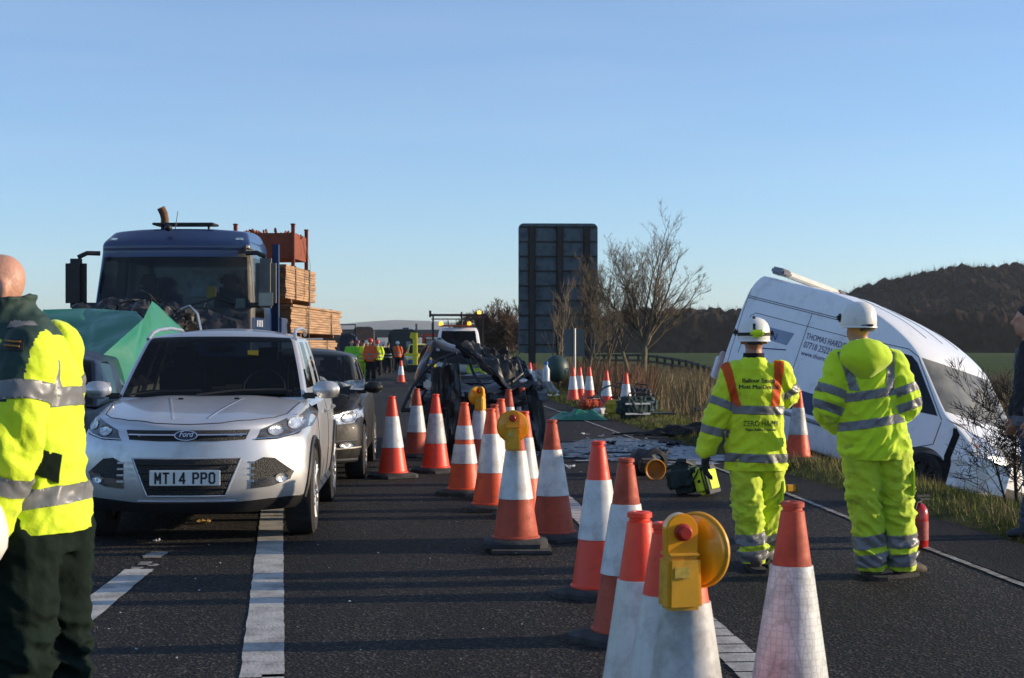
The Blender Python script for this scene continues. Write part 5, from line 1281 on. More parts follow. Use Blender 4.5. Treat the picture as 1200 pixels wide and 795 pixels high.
def boot(parent, at, yaw, m, L_=.29, name='boot'):
    mb = MB(); M = Matrix.Translation(at) @ Matrix.Rotation(yaw, 4, 'Z'); q = lambda *a: M @ Vector(a)
    mb.tube([q(0, -.085, .045), q(0, -.05, .052), q(0, .04, .056), q(0, .12, .046), q(0, .185, .034)], [(.036, .040), (.043, .046), (.045, .048), (.051, .038), (.03, .025)], 14, side=M.to_3x3() @ Vector((1, 0, 0)))
    mb.tube([q(0, -.035, .05), q(0, -.03, .17)], [.052, .056], 12); o = finish(remesh(mb.mesh(), .012, 2), name, m, parent, 180)
    sl = MB(); sl.prism([(-.040, -.095), (.040, -.095), (.045, 0), (.052, .10), (.03, .195), (-.03, .195), (-.052, .10), (-.045, 0)], 0, .026, M @ Matrix.Rotation(pi/2, 4, 'X') @ Matrix.Translation((0, 0, 0)) @ Matrix.Rotation(0, 4, 'X')); 
    bm_ = sl.bm
    sl.build('sole', M_rub, o, 40); return o
M_boot = mat('boot_brown', (.055, .042, .030), .8, var=.3, dirt=(.12, .10, .07), damt=.45)
M_glv = mat('glove_black', (.010, .010, .011), .8, var=.3)
M_skind = mat('skin_ruddy', (.42, .20, .13), .55, var=.15, vscale=15)
M_hair = mat('hair_dark', (.018, .013, .010), .7, var=.4, vscale=40)

def hard_hat(parent, c, fwd, m, s=1.0, name='helmet'):
    f = Vector(fwd); f.z = 0; f.normalize(); r = f.cross(Vector((0, 0, 1))); R_ = Matrix((r, f, Vector((0, 0, 1)))).transposed().to_4x4(); M = Matrix.Translation(c) @ R_ @ Matrix.Diagonal((s, s*1.12, s, 1))
    mb = MB(); mb.lathe([(.114, -.062), (.117, -.055), (.119, -.01), (.115, .035), (.102, .070), (.076, .098), (.04, .113), (0, .117)], 32, M, close=False)
    mb.lathe([(.117, -.03), (.113, .03), (.09, .075), (.04, .105), (0, .11)], 32, M, close=False)
    mb.lathe([(.114, -.058), (.122, -.064), (.123, -.059), (.117, -.050)], 32, M, close=False)
    mb.prism([(-.085, -.055), (.085, -.055), (.06, -.043), (-.06, -.043)], .085, .155, Matrix.Translation(c) @ R_ @ Matrix.Diagonal((s, s, s, 1)))
    for k in (-1, 0, 1): mb.tube([M @ Vector((k*.028, .085, .072-abs(k)*.003)), M @ Vector((k*.03, .02, .112-abs(k)*.006)), M @ Vector((k*.03, -.06, .092-abs(k)*.004))], .006*s, 6)
    o = mb.build(name, m, parent, 50)
    b = MB(); b.tube([M @ Vector((.05, -.092, -.078)), M @ Vector((0, -.104, -.082)), M @ Vector((-.05, -.092, -.078))], [(.008, .018)]*3, 6, side=(0, 0, 1)); b.build('chin_ratchet', M_black, o)
    return o, M

def worker(name, label, loc, spec):
    """standing figure; spec holds joints in metres, x across the picture, y away from the camera"""
    S = spec; root = None
    # the body itself, one continuous surface
    mb = MB(); capsule(mb, [S['hipc'], S['chest'], S['neck']], [(.145, .10), (.165, .11), (.06, .06)], 16, side=S.get('side', (1, 0, 0)))
    capsule(mb, [S['neck'], S['head']-V3(0, 0, .05)], [.060, .056]); head_bm(mb, S['head'], S['look'], S.get('hs', 1))
    for q in ('L', 'R'):
        capsule(mb, [S['sh'+q], S['el'+q], S['wr'+q]], [.052, .042, .030]); capsule(mb, [S['hip'+q], S['kn'+q], S['an'+q]+V3(0, 0, .03)], [.082, .058, .042])
    body = finish(remesh(mb.mesh(), .011, 2), name, S.get('skin', M_skin), None, 180, loc=loc)
    tag(body, label, 'person', S.get('group'))
    # trousers
    mb = MB(); r = S.get('legr', (.112, .095, .085)); capsule(mb, [S['hipc']+V3(0, 0, -.10), S['hipc']+V3(0, 0, .22)], [(.175, .125), (.165, .115)], 18, side=S.get('side', (1, 0, 0)))
    for q in ('L', 'R'):
        h_, k_, a_ = S['hip'+q], S['kn'+q], S['an'+q]; capsule(mb, [h_, k_, k_.lerp(a_, .55), a_+V3(0, 0, -.015)], [r[0], r[1], (r[1]+r[2])/2, r[2]])
    me = remesh(mb.mesh(), S.get('vox', .010), 2); zk = S['knL'].z
    wrinkle(me, .026, lambda p: .5+max(0, 1-abs(p.z-zk)/.16)*.9+max(0, 1-abs(p.z-S['anL'].z-.08)/.12)*1.1, (7, 7, 15), S.get('seed', 0)); me = cut(me, V3(0, 0, S['anL'].z-.045), V3(0, 0, -1))
    tr = finish(me, 'trousers', S['tm'], body, 180)
    for q in ('L', 'R'):
        for z in S.get('legbands', ()):
            k_, a_ = S['kn'+q], S['an'+q]; t = (z-a_.z)/(k_.z-a_.z); p = a_.lerp(k_, t); o_ = S['kn'+('R' if q == 'L' else 'L')].lerp(S['an'+('R' if q == 'L' else 'L')], 1-t)
            band(me, p, (k_-a_), S.get('lbw', .085), lambda c, p=p, o_=o_: (c-p).length < (c-o_).length, M_tape, tr)
    # jacket
    mb = MB(); rg = S['rings']; mb.tube([V3(x, y, z) for x, y, z, a, b in rg], [(a, b) for x, y, z, a, b in rg], 22, side=S.get('side', (1, 0, 0)))
    ar = S.get('armr', (.085, .078, .066))
    slv = {}
    for q in ('L', 'R'):
        if S.get('sep'):
            k = MB(); d0 = (S['el'+q]-S['sh'+q]).normalized(); capsule(k, [S['sh'+q]-d0*.02, S['el'+q], S['wr'+q]], ar); sm_ = remesh(k.mesh(), .009, 2)
            wrinkle(sm_, .017, lambda p, q=q: .5+.9*max(0, 1-(p-S['el'+q]).length/.2), (8, 8, 12), 5); slv[q] = sm_
        else: capsule(mb, [S['sh'+q], S['el'+q], S['wr'+q]], ar)
    for c, r_ in S.get('bulges', ()): mb.ball(c, r_)
    me = remesh(mb.mesh(), S.get('vox', .010), 2)
    arm = lambda p: min(seg_dist(p, S['sh'+q], S['el'+q]) for q in 'LR') < .12 or min(seg_dist(p, S['el'+q], S['wr'+q]) for q in 'LR') < .12
    wrinkle(me, S.get('wr_amp', .023), lambda p: .6+.6*max(0, 1-min((p-S['elL']).length, (p-S['elR']).length)/.16)+.35*max(0, 1-abs(p.z-S['rings'][0][2]-.1)/.15), (8, 8, 11), S.get('seed', 0)+3)
    me = cut(me, V3(0, 0, S['rings'][0][2]+.015), V3(0, 0, -1))
    for q in ('L', 'R'):
        if S.get('cuff'+q, True): d_ = (S['wr'+q]-S['el'+q]).normalized(); 
    jk = finish(me, 'jacket', S['jm'], body, 180)
    for q, sm_ in slv.items(): S['slv'+q] = finish(sm_, 'sleeve', S['jm'], jk, 180)
    return body, jk, me, tr
def torso_only(S, rt=.105):
    A = [(S['sh'+q], S['el'+q], S['wr'+q]) for q in 'LR']
    return lambda c: not any(seg_dist(c, e, w) < rt or seg_dist(c, s.lerp(e, .35), e) < rt for s, e, w in A)
def arm_only(S, q, rt=.118): s, e, w = S['sh'+q], S['el'+q], S['wr'+q]; return lambda c: seg_dist(c, s, e) < rt or seg_dist(c, e, w) < rt

# ---- worker with headlamp and lettered coat
p1 = G(888, 668); L1 = 'worker in yellow coat with orange shoulder straps and black back print, white helmet with headlamp'
S1 = dict(hipc=V3(-.0, .03, .83), chest=V3(-.02, .02, 1.15), neck=V3(-.025, .02, 1.40), head=V3(-.02, .045, 1.545), look=(.12, 1, .05), hs=.98,
          shL=V3(-.168, .01, 1.325), elL=V3(-.275, -.005, 1.05), wrL=V3(-.335, .02, .81), shR=V3(.150, .02, 1.325), elR=V3(.225, .10, 1.165), wrR=V3(.13, .36, 1.13),
          hipL=V3(-.085, .02, .80), knL=V3(-.070, .0, .44), anL=V3(-.022, .02, .09), hipR=V3(.085, .04, .80), knR=V3(.092, .13, .44), anR=V3(.085, .27, .09),
          rings=[(-.008, .02, .655, .208, .140), (-.01, .02, .80, .203, .135), (-.018, .02, 1.0, .192, .125), (-.02, .02, 1.2, .192, .122), (-.02, .02, 1.30, .178, .105), (-.022, .02, 1.37, .125, .085), (-.024, .02, 1.425, .075, .07)],
          tm=M_yel2, jm=M_yel, legbands=(.215, .105), lbw=.075, seed=2, skin=M_skind, armr=(.082, .078, .072), legr=(.108, .098, .088))
b1, j1, m1, t1_ = worker('person', L1, p1, S1)
bk = bvh_of(m1); to = torso_only(S1)
for z, w in ((1.075, .058), (.755, .058)): band(m1, (0, 0, z), (.02, 0, 1), w, to, M_tape, j1)
for q, ts in (('L', (.75,)), ('R', (.7,))):
    for t in ts: band(m1, S1['sh'+q].lerp(S1['el'+q], t), S1['el'+q]-S1['sh'+q], .055, arm_only(S1, q), M_tape, j1)
    band(m1, S1['el'+q].lerp(S1['wr'+q], .45), S1['wr'+q]-S1['el'+q], .055, arm_only(S1, q), M_tape, j1)
for x, n in ((-.182, (1, 0, .25)), (.118, (1, 0, -.12))): band(m1, (x, 0, 1.22), n, .058, lambda c: 1.10 < c.z < 1.40 and c.y < .12, M_org, j1, 'shoulder_strap')
for d in (0, .002):
    text_on(bk, 'front', 'Balfour Beatty', (-.005+d, 1.270), .039, M_ink, j1, 'lettering', 0, .005+d*.3); text_on(bk, 'front', 'Mott MacDonald', (-.005+d, 1.228), .039, M_ink, j1, 'lettering', 0, .005+d*.3)
    text_on(bk, 'front', 'Make Safety Personal', (.005+d, .945), .024, M_ink, j1, 'lettering', 0, .005+d*.3)
text_on(bk, 'front', 'ZERO HARM', (.005, .985), .052, M_ink, j1, 'lettering', 0, .005, .8)
b = MB(); b.lathe([(.066, 1.395), (.074, 1.41), (.070, 1.455), (.062, 1.455)], 24, Matrix.Translation((-.024, .02, 0)), close=False); b.build('fleece_collar', mat('fleece_black', (.008, .008, .009), .95), b1)
hh, HM = hard_hat(b1, S1['head']+V3(0, -.005, .045), (.12, 1, 0), M_helmet, .91)
b = MB(); b.lathe([(.119, -.022), (.1225, -.022), (.1222, .002), (.118, .002)], 32, HM, close=False); b.tube([HM @ Vector((.0, -.12, .01)), HM @ Vector((0, -.105, .062)), HM @ Vector((0, -.055, .108)), HM @ Vector((0, 0, .122)), HM @ Vector((0, .1, .08))], [(.010, .003)]*5, 6, side=(1, 0, 0)); b.build('headlamp_strap', mat('strap_black', (.012, .014, .008), .8, var=.5, vscale=60), hh)
b = MB(); b.box((HM @ Vector((.02, -.135, -.005))), (.095, .04, .05), bev=.016); b.build('battery_pack', M_yel, hh)
b = MB(); b.box(HM @ Vector((-.135, .01, .005)), (.03, .07, .05), bev=.012); b.build('lamp_clip', M_black, hh); b = MB(); b.box(HM @ Vector((.132, .03, .0)), (.02, .05, .04), bev=.008); b.build('lamp_clip', M_black, hh)
glove('glove', S1['wrL']+V3(-.008, .0, -.03), (-.12, .05, -1), (.3, 1, 0), M_glv, b1, 1.12); glove('glove', S1['wrR']+V3(-.02, .03, 0), (-.6, .7, -.1), (0, .2, 1), M_glv, b1, 1.08, 1.3)
boot(b1, S1['anL']*1+V3(0, 0, -.09), .1, M_boot); boot(b1, S1['anR']+V3(0, 0, -.09), -.15, M_boot)
b = MB(); b.box((.165, .08, .52), (.03, .13, .17), bev=.012); b.build('thigh_pocket', M_yel2, t1_)

# ---- worker in the hooded top
p2 = G(1035, 677)
S2 = dict(hipc=V3(-.04, .0, .90), chest=V3(-.10, .0, 1.25), neck=V3(-.145, .0, 1.47), head=V3(-.155, .025, 1.635), look=(-.35, 1, -.02), hs=1.02,
          shL=V3(-.275, .0, 1.385), elL=V3(-.372, -.02, 1.10), wrL=V3(-.27, .20, 1.00), shR=V3(.055, .0, 1.385), elR=V3(.155, -.02, 1.11), wrR=V3(.06, .20, 1.03),
          hipL=V3(-.150, .0, .86), knL=V3(-.125, .0, .47), anL=V3(-.068, .02, .09), hipR=V3(.06, .0, .86), knR=V3(.10, .02, .47), anR=V3(.130, .04, .09),
          rings=[(-.045, 0, .755, .205, .15), (-.055, 0, .82, .232, .165), (-.07, 0, .92, .222, .155), (-.09, 0, 1.1, .208, .142), (-.105, 0, 1.28, .212, .14), (-.115, 0, 1.385, .185, .118), (-.13, 0, 1.45, .12, .09), (-.14, 0, 1.50, .085, .08)],
          tm=M_yel2, jm=mat('hivis_hoodie', (.58, .82, .010), .85, var=.05, vscale=7, bump=.2, bscale=300, sheen=.3, dirt=(.26, .33, .03), dscale=6, damt=.34), legbands=(.245, .125), lbw=.085, seed=7, skin=M_skind, armr=(.098, .095, .08), legr=(.125, .108, .095), wr_amp=.026,
          bulges=((V3(-.145, -.03, 1.50), (.105, .08, .05)),))
b2, j2, m2, t2_ = worker('person', 'worker in yellow hooded top and plain white helmet, hands in pockets, back turned to us', p2, S2)
to2 = torso_only(S2, .112)
for z, w in ((1.195, .058), (1.01, .058)): band(m2, (-.09, 0, z), (-.16, 0, 1), w, to2, M_tape, j2)
band(m2, (-.235, 0, 1.30), (1, 0, .30), .055, lambda c: 1.215 < c.z < 1.46 and not (c.y < -.06 and abs(c.x+.13) < .08 and c.z > 1.34), M_tape, j2); band(m2, (.02, 0, 1.30), (1, 0, -.05), .055, lambda c: 1.20 < c.z < 1.46, M_tape, j2)
for q in 'LR':
    for t in (.62, .98): band(m2, S2['sh'+q].lerp(S2['el'+q], t), (S2['el'+q]-S2['sh'+q]), .056, lambda c, q=q: arm_only(S2, q, .135)(c) and not to2(c), M_tape, j2)
mb = MB(); mb.grid(lambda a, c: V3(-.14+(a-.5)*2*(.128+.03*sin(pi*c))*(1-max(0, c-.35)**1.4*1.3), -.07-.085*sin(pi*min(1, a*.86+.07))**.7*(.55+.75*sin(pi*min(1, c*1.05)))-.012*abs(nz3(a*5, c*4, 3)), 1.535-.205*c-.035*(1-(2*a-1)**2)*c-.05*abs(2*a-1)**2*(1-c)), 26, 18)
me_ = evalmods(mb.mesh(), lambda o: (setattr(o.modifiers.new('s', 'SOLIDIFY'), 'thickness', .03), None)[1]); finish(remesh(me_, .009, 3), 'hood', S2['jm'], j2, 180)
hh2, _ = hard_hat(b2, S2['head']+V3(.0, -.005, .045), (-.35, 1, 0), M_helmet, .95)
b = MB(); b.box(S2['head']+V3(-.115, .03, .05), (.035, .06, .055), bev=.012); b.build('helmet_clip', M_black, hh2); b = MB(); b.box(S2['head']+V3(.113, .05, .06), (.02, .05, .045), bev=.01); b.build('helmet_clip', M_black, hh2)
b = MB(); b.box(S2['head']+V3(.03, -.121, .0), (.08, .02, .014), bev=.004); b.build('helmet_slot', M_black, hh2)
glove('glove', S2['wrL']+V3(.02, .04, -.01), (.7, .6, -.2), (0, .3, 1), M_glv, b2, 1.0, 1.2); glove('glove', S2['wrR']+V3(-.02, .04, -.01), (-.7, .6, -.2), (0, .3, 1), M_glv, b2, 1.0, 1.2)
boot(b2, S2['anL']+V3(0, 0, -.09), .15, M_boot); boot(b2, S2['anR']+V3(0.02, 0, -.09), -1.0, M_boot)
b = MB(); b.box((.175, -.01, .62), (.03, .15, .19), bev=.014); b.build('thigh_pocket', M_yel2, t2_); b = MB(); b.box((.195, -.03, .56), (.012, .04, .05), bev=.003); b.build('pocket_tag', M_black, t2_)

# ---- paramedic, turned to the left
p3 = V3((45-600)/FPX*5.2, 5.2, 0)
S3 = dict(sep=True, hipc=V3(.0, 0, .93), chest=V3(.0, 0, 1.28), neck=V3(-.105, 0, 1.57), head=V3(-.168, -.0, 1.672), look=(-1, -.32, -.26), hs=1.06, side=(0, 1, 0),
          shL=V3(.05, -.18, 1.455), elL=V3(.025, -.245, 1.18), wrL=V3(-.05, -.24, .94), shR=V3(-.03, .19, 1.475), elR=V3(-.06, .25, 1.19), wrR=V3(-.22, .20, 1.0),
          hipL=V3(-.01, -.10, .90), knL=V3(-.015, -.11, .50), anL=V3(-.02, -.11, .09), hipR=V3(.01, .10, .90), knR=V3(.005, .11, .50), anR=V3(.01, .12, .09),
          rings=[(-.01, 0, .885, .215, .168), (-.01, 0, 1.0, .212, .162), (-.015, 0, 1.15, .205, .150), (-.02, 0, 1.3, .20, .145), (-.02, 0, 1.42, .205, .135), (-.05, 0, 1.51, .16, .11), (-.085, 0, 1.57, .10, .095), (-.112, 0, 1.61, .088, .092), (-.120, 0, 1.645, .102, .104)],
          tm=M_green, jm=M_yel, seed=12, vox=.009, skin=M_skin, armr=(.096, .092, .075), legr=(.128, .112, .105), wr_amp=.020)
b3, j3, m3, t3_ = worker('person', 'bald ambulance worker in green and yellow jacket at the left edge', p3, S3)
to3 = lambda c: True; a3 = lambda c: True
me = m3
def green(c): return c.z > 1.53+.06*max(-.6, min(1, (c.x-.02)*2))
for p_ in me.polygons: p_.material_index = 1 if green(p_.center) else 0
MG2 = mat('jacket_green', (.012, .040, .033), .75, var=.25, vscale=7, bump=.4, bscale=14); me.materials.append(MG2)
sL = S3['slvL'].data; sL.materials.append(MG2)
for p_ in sL.polygons:
    c = p_.center; t_ = c.z-.35*(c.x-.05)
    p_.material_index = 1 if t_ > 1.335 and c.x < .088+.12*(c.z-1.4) and c.x > -.02 else 0
for z, w in ((1.005, .060),): band(m3, (0, 0, z), (-.13, 0, 1), w, to3, M_tape, j3)
band(m3, (0, 0, 1.325), (-.10, 0, 1), .062, lambda c: to3(c) and c.x > -.2, M_tape, j3)
band(m3, (0, -.098, 1.4), (0, 1, 0), .052, lambda c: c.z > 1.335 and c.z < 1.58 and c.x > -.05, M_tape, j3); b3.rotation_euler = (0, 0, radians(-9))
for q in 'LR':
    band(S3['slv'+q].data, S3['sh'+q].lerp(S3['el'+q], .40), S3['el'+q]-S3['sh'+q]+V3(.05, 0, 0), .060, a3, M_tape, S3['slv'+q]); band(S3['slv'+q].data, S3['el'+q].lerp(S3['wr'+q], .42), S3['wr'+q]-S3['el'+q], .060, a3, M_tape, S3['slv'+q])
bk3 = bvh_of(sL)
patch(bk3, 'front', [(.005, 1.525), (.075, 1.52), (.078, 1.485), (.008, 1.49)], .004, .02).build('epaulette', M_ink, j3, 60)
for dz in (0, -.014): b = MB(); trace(bk3, 'front', [(.014, 1.515+dz), (.066, 1.511+dz)], .0028, .006, mb=b, step=.01); b.build('epaulette_braid', mat('gold_thread', (.45, .22, .03), .6, var=.6, vscale=160), j3)
patch(bvh_of(m3), 'front', [(.075, 1.175), (.125, 1.15), (.125, 1.06), (.06, 1.10)], .012, .06).build('side_vent', M_green, j3, 60)
glove('glove', S3['wrL']+V3(-.005, 0, -.06), (-.15, 0, -1), (-1, 0, 0), M_glv, b3, 1.05); glove('glove', S3['wrR']+V3(-.03, 0, -.02), (-.8, 0, -.5), (0, .2, 1), M_glv, b3, 1.05)
boot(b3, S3['anL']+V3(0, 0, -.09), pi/2, M_black); boot(b3, S3['anR']+V3(0, 0, -.09), pi/2, M_black)
hh3, _ = hard_hat(None, V3(0, 0, 0), (-1, 0, 0), M_helmet, 1.0); hh3.location = P(-38, 622, 4.85); hh3.rotation_euler = (0, radians(75), .2)
tag(hh3, 'white helmet held low in the hand of the ambulance worker, at the left edge', 'helmet')

# ---- bystander at the right-hand edge
p4 = V3((1212-600)/FPX*12.4, 12.4, 0)
S4 = dict(hipc=V3(.0, 0, .93), chest=V3(.0, 0, 1.3), neck=V3(-.03, 0, 1.54), head=V3(-.055, -.0, 1.70), look=(-1, .1, -.05), hs=1.05, side=(0, 1, 0),
          shL=V3(-.0, -.20, 1.44), elL=V3(.0, -.26, 1.14), wrL=V3(-.08, -.2, .95), shR=V3(-.0, .20, 1.44), elR=V3(.0, .26, 1.14), wrR=V3(-.08, .2, .95),
          hipL=V3(-.0, -.10, .90), knL=V3(-.02, -.10, .50), anL=V3(-.06, -.10, .09), hipR=V3(.0, .10, .90), knR=V3(.05, .1, .50), anR=V3(.08, .1, .09),
          rings=[(.0, 0, .86, .19, .15), (.0, 0, 1.0, .19, .15), (-.0, 0, 1.2, .195, .145), (-.0, 0, 1.38, .19, .13), (-.01, 0, 1.48, .13, .10), (-.02, 0, 1.55, .08, .08)],
          tm=mat('denim_blue', (.045, .065, .11), .85, var=.2, vscale=9, dirt=(.08, .10, .15), damt=.4), jm=mat('grey_sweatshirt', (.115, .12, .14), .9, var=.15, bump=.2, bscale=200), seed=22, armr=(.085, .075, .06), legr=(.105, .085, .075))
b4, j4, m4, t4_ = worker('person', 'dark haired person in grey top and jeans cut off by the right picture edge', p4, S4)
for p_ in m4.polygons: p_.material_index = 1 if p_.center.x < -.09 and p_.center.z > .95 and not arm_only(S4, 'L', .11)(p_.center) else 0
m4.materials.append(mat('dark_gilet', (.012, .013, .018), .9))
mb = MB(); mb.ball(S4['head']+V3(.025, 0, .045), (.105, .092, .095)); mb.ball(S4['head']+V3(.055, 0, -.02), (.07, .08, .08)); finish(remesh(mb.mesh(), .012, 2), 'hair', M_hair, b4, 180)
glove('hand', S4['wrL']+V3(0, 0, -.02), (-.3, 0, -1), (-1, 0, 0), M_skin, b4); glove('hand', S4['wrR']+V3(0, 0, -.02), (-.3, 0, -1), (-1, 0, 0), M_skin, b4)
M_shoe = mat('navy_trainer', (.03, .035, .05), .6, var=.3)
boot(b4, S4['anL']+V3(0, 0, -.09), pi/2, M_shoe, name='shoe'); boot(b4, S4['anR']+V3(0, 0, -.09), pi/2, M_shoe, name='shoe')

# ================================================================== DISTANCE: sign, fence, barrier, bridge, vehicles, responders
SZ = 66.0; s_ = SZ/FPX
sg = thing('road_sign', 'large motorway sign seen from behind, dark blue grey panel on tall steel posts', 'road sign', P(654, 438, SZ), (0, 0, .03))
w_, top_, bot_ = 93*s_, EYE+(HZ-262)*s_, EYE+(HZ-414)*s_; z0 = P(654, 438, SZ).z
n = 8; r = .22
def rrect(w, h, r): return [(sx*(w/2-r)+r*cos(a), sy*(h/2-r)+r*sin(a)) for sx, sy, a0 in ((1, 1, 0), (-1, 1, pi/2), (-1, -1, pi), (1, -1, 3*pi/2)) for a in [a0+pi/2*k/n for k in range(n+1)]]
M_sgn = mat('sign_back_grey', (.105, .135, .155), .55, metal=.3, var=.12, vscale=.8, dirt=(.045, .06, .07), damt=.45)
M_sgp = mat('sign_post_steel', (.040, .036, .034), .6, metal=.2, var=.2, dirt=(.05, .035, .025))
b = MB(); b.prism([(x, z+(top_+bot_)/2-z0) for x, z in rrect(w_, top_-bot_, r)], 0, .05); b.build('sign_panel', M_sgn, sg)
for k in range(9):
    b = MB(); b.box((0, -.03, bot_-z0+.35+(top_-bot_-.5)*k/8), (w_-.08, .05, .06)); b.build('stiffener', M_sgp, sg)
for x in (-.33, .02, .36):
    b = MB(); b.box((x*w_, -.14, (top_-z0-.1)/2-.2), (.21, .16, top_-z0+.2)); b.box((x*w_, -.06, (top_-z0-.1)/2), (.30, .02, top_-z0-.1)); b.build('sign_post', M_sgp, sg)
q = thing('small_sign', 'small grey sign seen from behind on a thin pale post beside the big sign', 'road sign', P(673, 442, 50), (0, 0, .1)); z1 = 50/FPX
b = MB(); b.prism([(x, z+40*z1) for x, z in rrect(24*z1, 32*z1, .05)], 0, .02); b.build('sign_panel', mat('small_sign_back', (.10, .115, .12), .5, metal=.3, var=.1), q)
b = MB(); b.tube([(0, -.06, -.4), (0, -.06, 57*z1)], .042, 10); b.build('sign_post', mat('galvanised', (.34, .34, .33), .45, metal=.6, var=.1), q)
# post and rail fence curving down to the field
fpts = [(694, 435.5, 112), (722, 436, 106), (748, 437, 100), (770, 440, 95), (788, 444, 90), (804, 448, 86), (818, 453, 82), (832, 459, 77), (850, 468, 71)]
fn_ = thing('wooden_fence', 'dark wooden post and rail fence curving across the edge of the field', 'fence', P(770, 444, 92)); o_ = P(770, 444, 92)
M_fence = mat('fence_wood', (.040, .028, .020), .9, var=.3, vscale=5)
pp = []
for (u, v, Z), (u2, v2, Z2) in zip(fpts, fpts[1:]):
    for k in range(2): t = k/2; pp.append(P(u+(u2-u)*t, v+(v2-v)*t, Z+(Z2-Z)*t)-o_)
pp.append(P(*fpts[-1])-o_)
for p in pp: b = MB(); b.box(p+Vector((0, 0, .45)), (.15, .15, 1.5), bev=.02); b.build('fence_post', M_fence, fn_)
for h in (.42, .78, 1.12):
    for i in range(0, len(pp)-1, 2): b = MB(); b.tube([pp[i]+Vector((0, -.09, h)), pp[min(i+2, len(pp)-1)]+Vector((0, -.09, h))], [(.03, .075)]*2, 4, side=(0, 1, 0)); b.build('rail', M_fence, fn_)
# crash barrier end
br = thing('crash_barrier', 'grey crash barrier whose end slopes down into the verge by the big sign', 'barrier', P(640, 455, 50)); o_ = P(640, 455, 50)
M_galv = mat('barrier_galvanised', (.16, .17, .19), .45, metal=.7, var=.12, dirt=(.15, .14, .13))
rail = [P(656, 466, 46.5)-o_, P(650, 461, 48)-o_, P(643, 450, 50)-o_, P(634, 440.5, 55)-o_, P(626, 436.5, 62)-o_, P(612, 431, 78)-o_, P(590, 425, 100)-o_]
for dz in (-.09, .09): b = MB(); b.tube([p+Vector((0, 0, dz)) for p in rail], [(.04, .085)]*len(rail), 8, side=(1, 0, 0)); b.build('beam', M_galv, br)
for p in rail[2:6]: b = MB(); b.box(p+Vector((.08, .05, -.4)), (.09, .12, .9)); b.build('barrier_post', M_galv, br)
q = thing('drum', 'dark green round drum standing on the verge beside the crash barrier', 'drum', P(652, 441, 52)); b = MB(); b.ball((0, 0, .25), (.42, .42, .45), seg=20); b.build('shell', mat('drum_green', (.02, .055, .05), .5, var=.15), q); b = MB(); b.box((.33, -.28, .2), (.12, .05, .14), bev=.03); b.build('bright_cap', M_plate, q)
q = thing('water_bottle', 'tall pale blue bottle standing by the crash barrier', 'bottle', P(640, 447, 48)); b = MB(); b.lathe([(0, 0), (.11, 0), (.11, .36), (.05, .46), (.05, .5), (0, .5)], 14); b.build('bottle_body', mat('bottle_white', (.45, .5, .55), .4), q); b = MB(); b.lathe([(0, .5), (.06, .5), (.06, .60), (0, .60)], 12); b.build('cap', mat('cap_blue', (.03, .12, .35), .4), q)

# overbridge far along the road
BZ = 480.0; bs = BZ/FPX
bg_ = thing('road_bridge', 'dark road bridge crossing the carriageway far ahead', 'bridge', P(480, HZ+6, BZ)); o_ = P(480, HZ+6, BZ)
M_conc = mat('bridge_concrete', (.085, .075, .065), .9, var=.2, vscale=.3)
b = MB(); b.box(P(460, 392.5, BZ)-o_, (230*bs, 9, 6.5*bs)); b.build('deck', M_conc, bg_)
b = MB(); b.box(P(460, 388, BZ)-o_-Vector((0, 4.4, 0)), (230*bs, .2, 2.6*bs)); b.build('parapet', mat('parapet_grey', (.06, .06, .062), .7), bg_)
for u in (440, 497, 523): b = MB(); b.box(P(u, 403, BZ)-o_, (2.2*bs*(1 if u < 450 else 1.4), 6, 18*bs)); b.build('pier', M_conc, bg_)
for u in (404, 548): b = MB(); b.box(P(u, 404, BZ+6)-o_, (48*bs, 8, 24*bs)); b.build('abutment', M_conc, bg_)
def small_van(label, u, v, Z, w, h, d, m, name='van', cat='van', rot=0):
    t = thing(name, label, cat, P(u, v, Z), (0, 0, rot)); k = MB()
    k.prism([(-d/2, .3), (-d/2, h*.55), (-d*.32, h*.62), (-d*.2, h), (d/2, h), (d/2, .3)], -w/2, w/2, bev=.05); k.build('body', m, t)
    k = MB(); k.prism([(-d*.30, h*.63), (-d*.19, h*.93), (d*.2, h*.93), (d*.2, h*.63)], -w/2-.01, w/2+.01); k.build('windows', M_dark, t)
    for x in (-d*.32, d*.3):
        for y in (-1, 1): k = MB(); k.lathe([(0, -.1), (.32, -.1), (.32, .1), (0, .1)], 14, Matrix.Translation((x, y*w*.45, .32)) @ Matrix.Rotation(pi/2, 4, 'X')); k.build('wheel', M_rub, t)
    return t
small_van('tiny white car crossing the far road bridge', 476, 389.5, BZ, 1.8, 1.5, 4.2, M_vanw, 'far_car', 'car')
for u, v, h in ((488, 388, 2.2), (507, 388, 2.4), (541, 386, 1.2)):
    q = thing('lamp_post', 'far thin dark mast %s' % {488: 'beside the tiny white car on the bridge', 507: 'on the bridge left of the recovery truck', 541: 'rising behind the cab of the recovery truck'}[u], 'mast', P(u, v, BZ if u < 540 else 110)); b = MB(); b.tube([(0, 0, -1.5), (0, 0, h)], .35 if u < 540 else .07, 6); b.build('post', M_black, q)

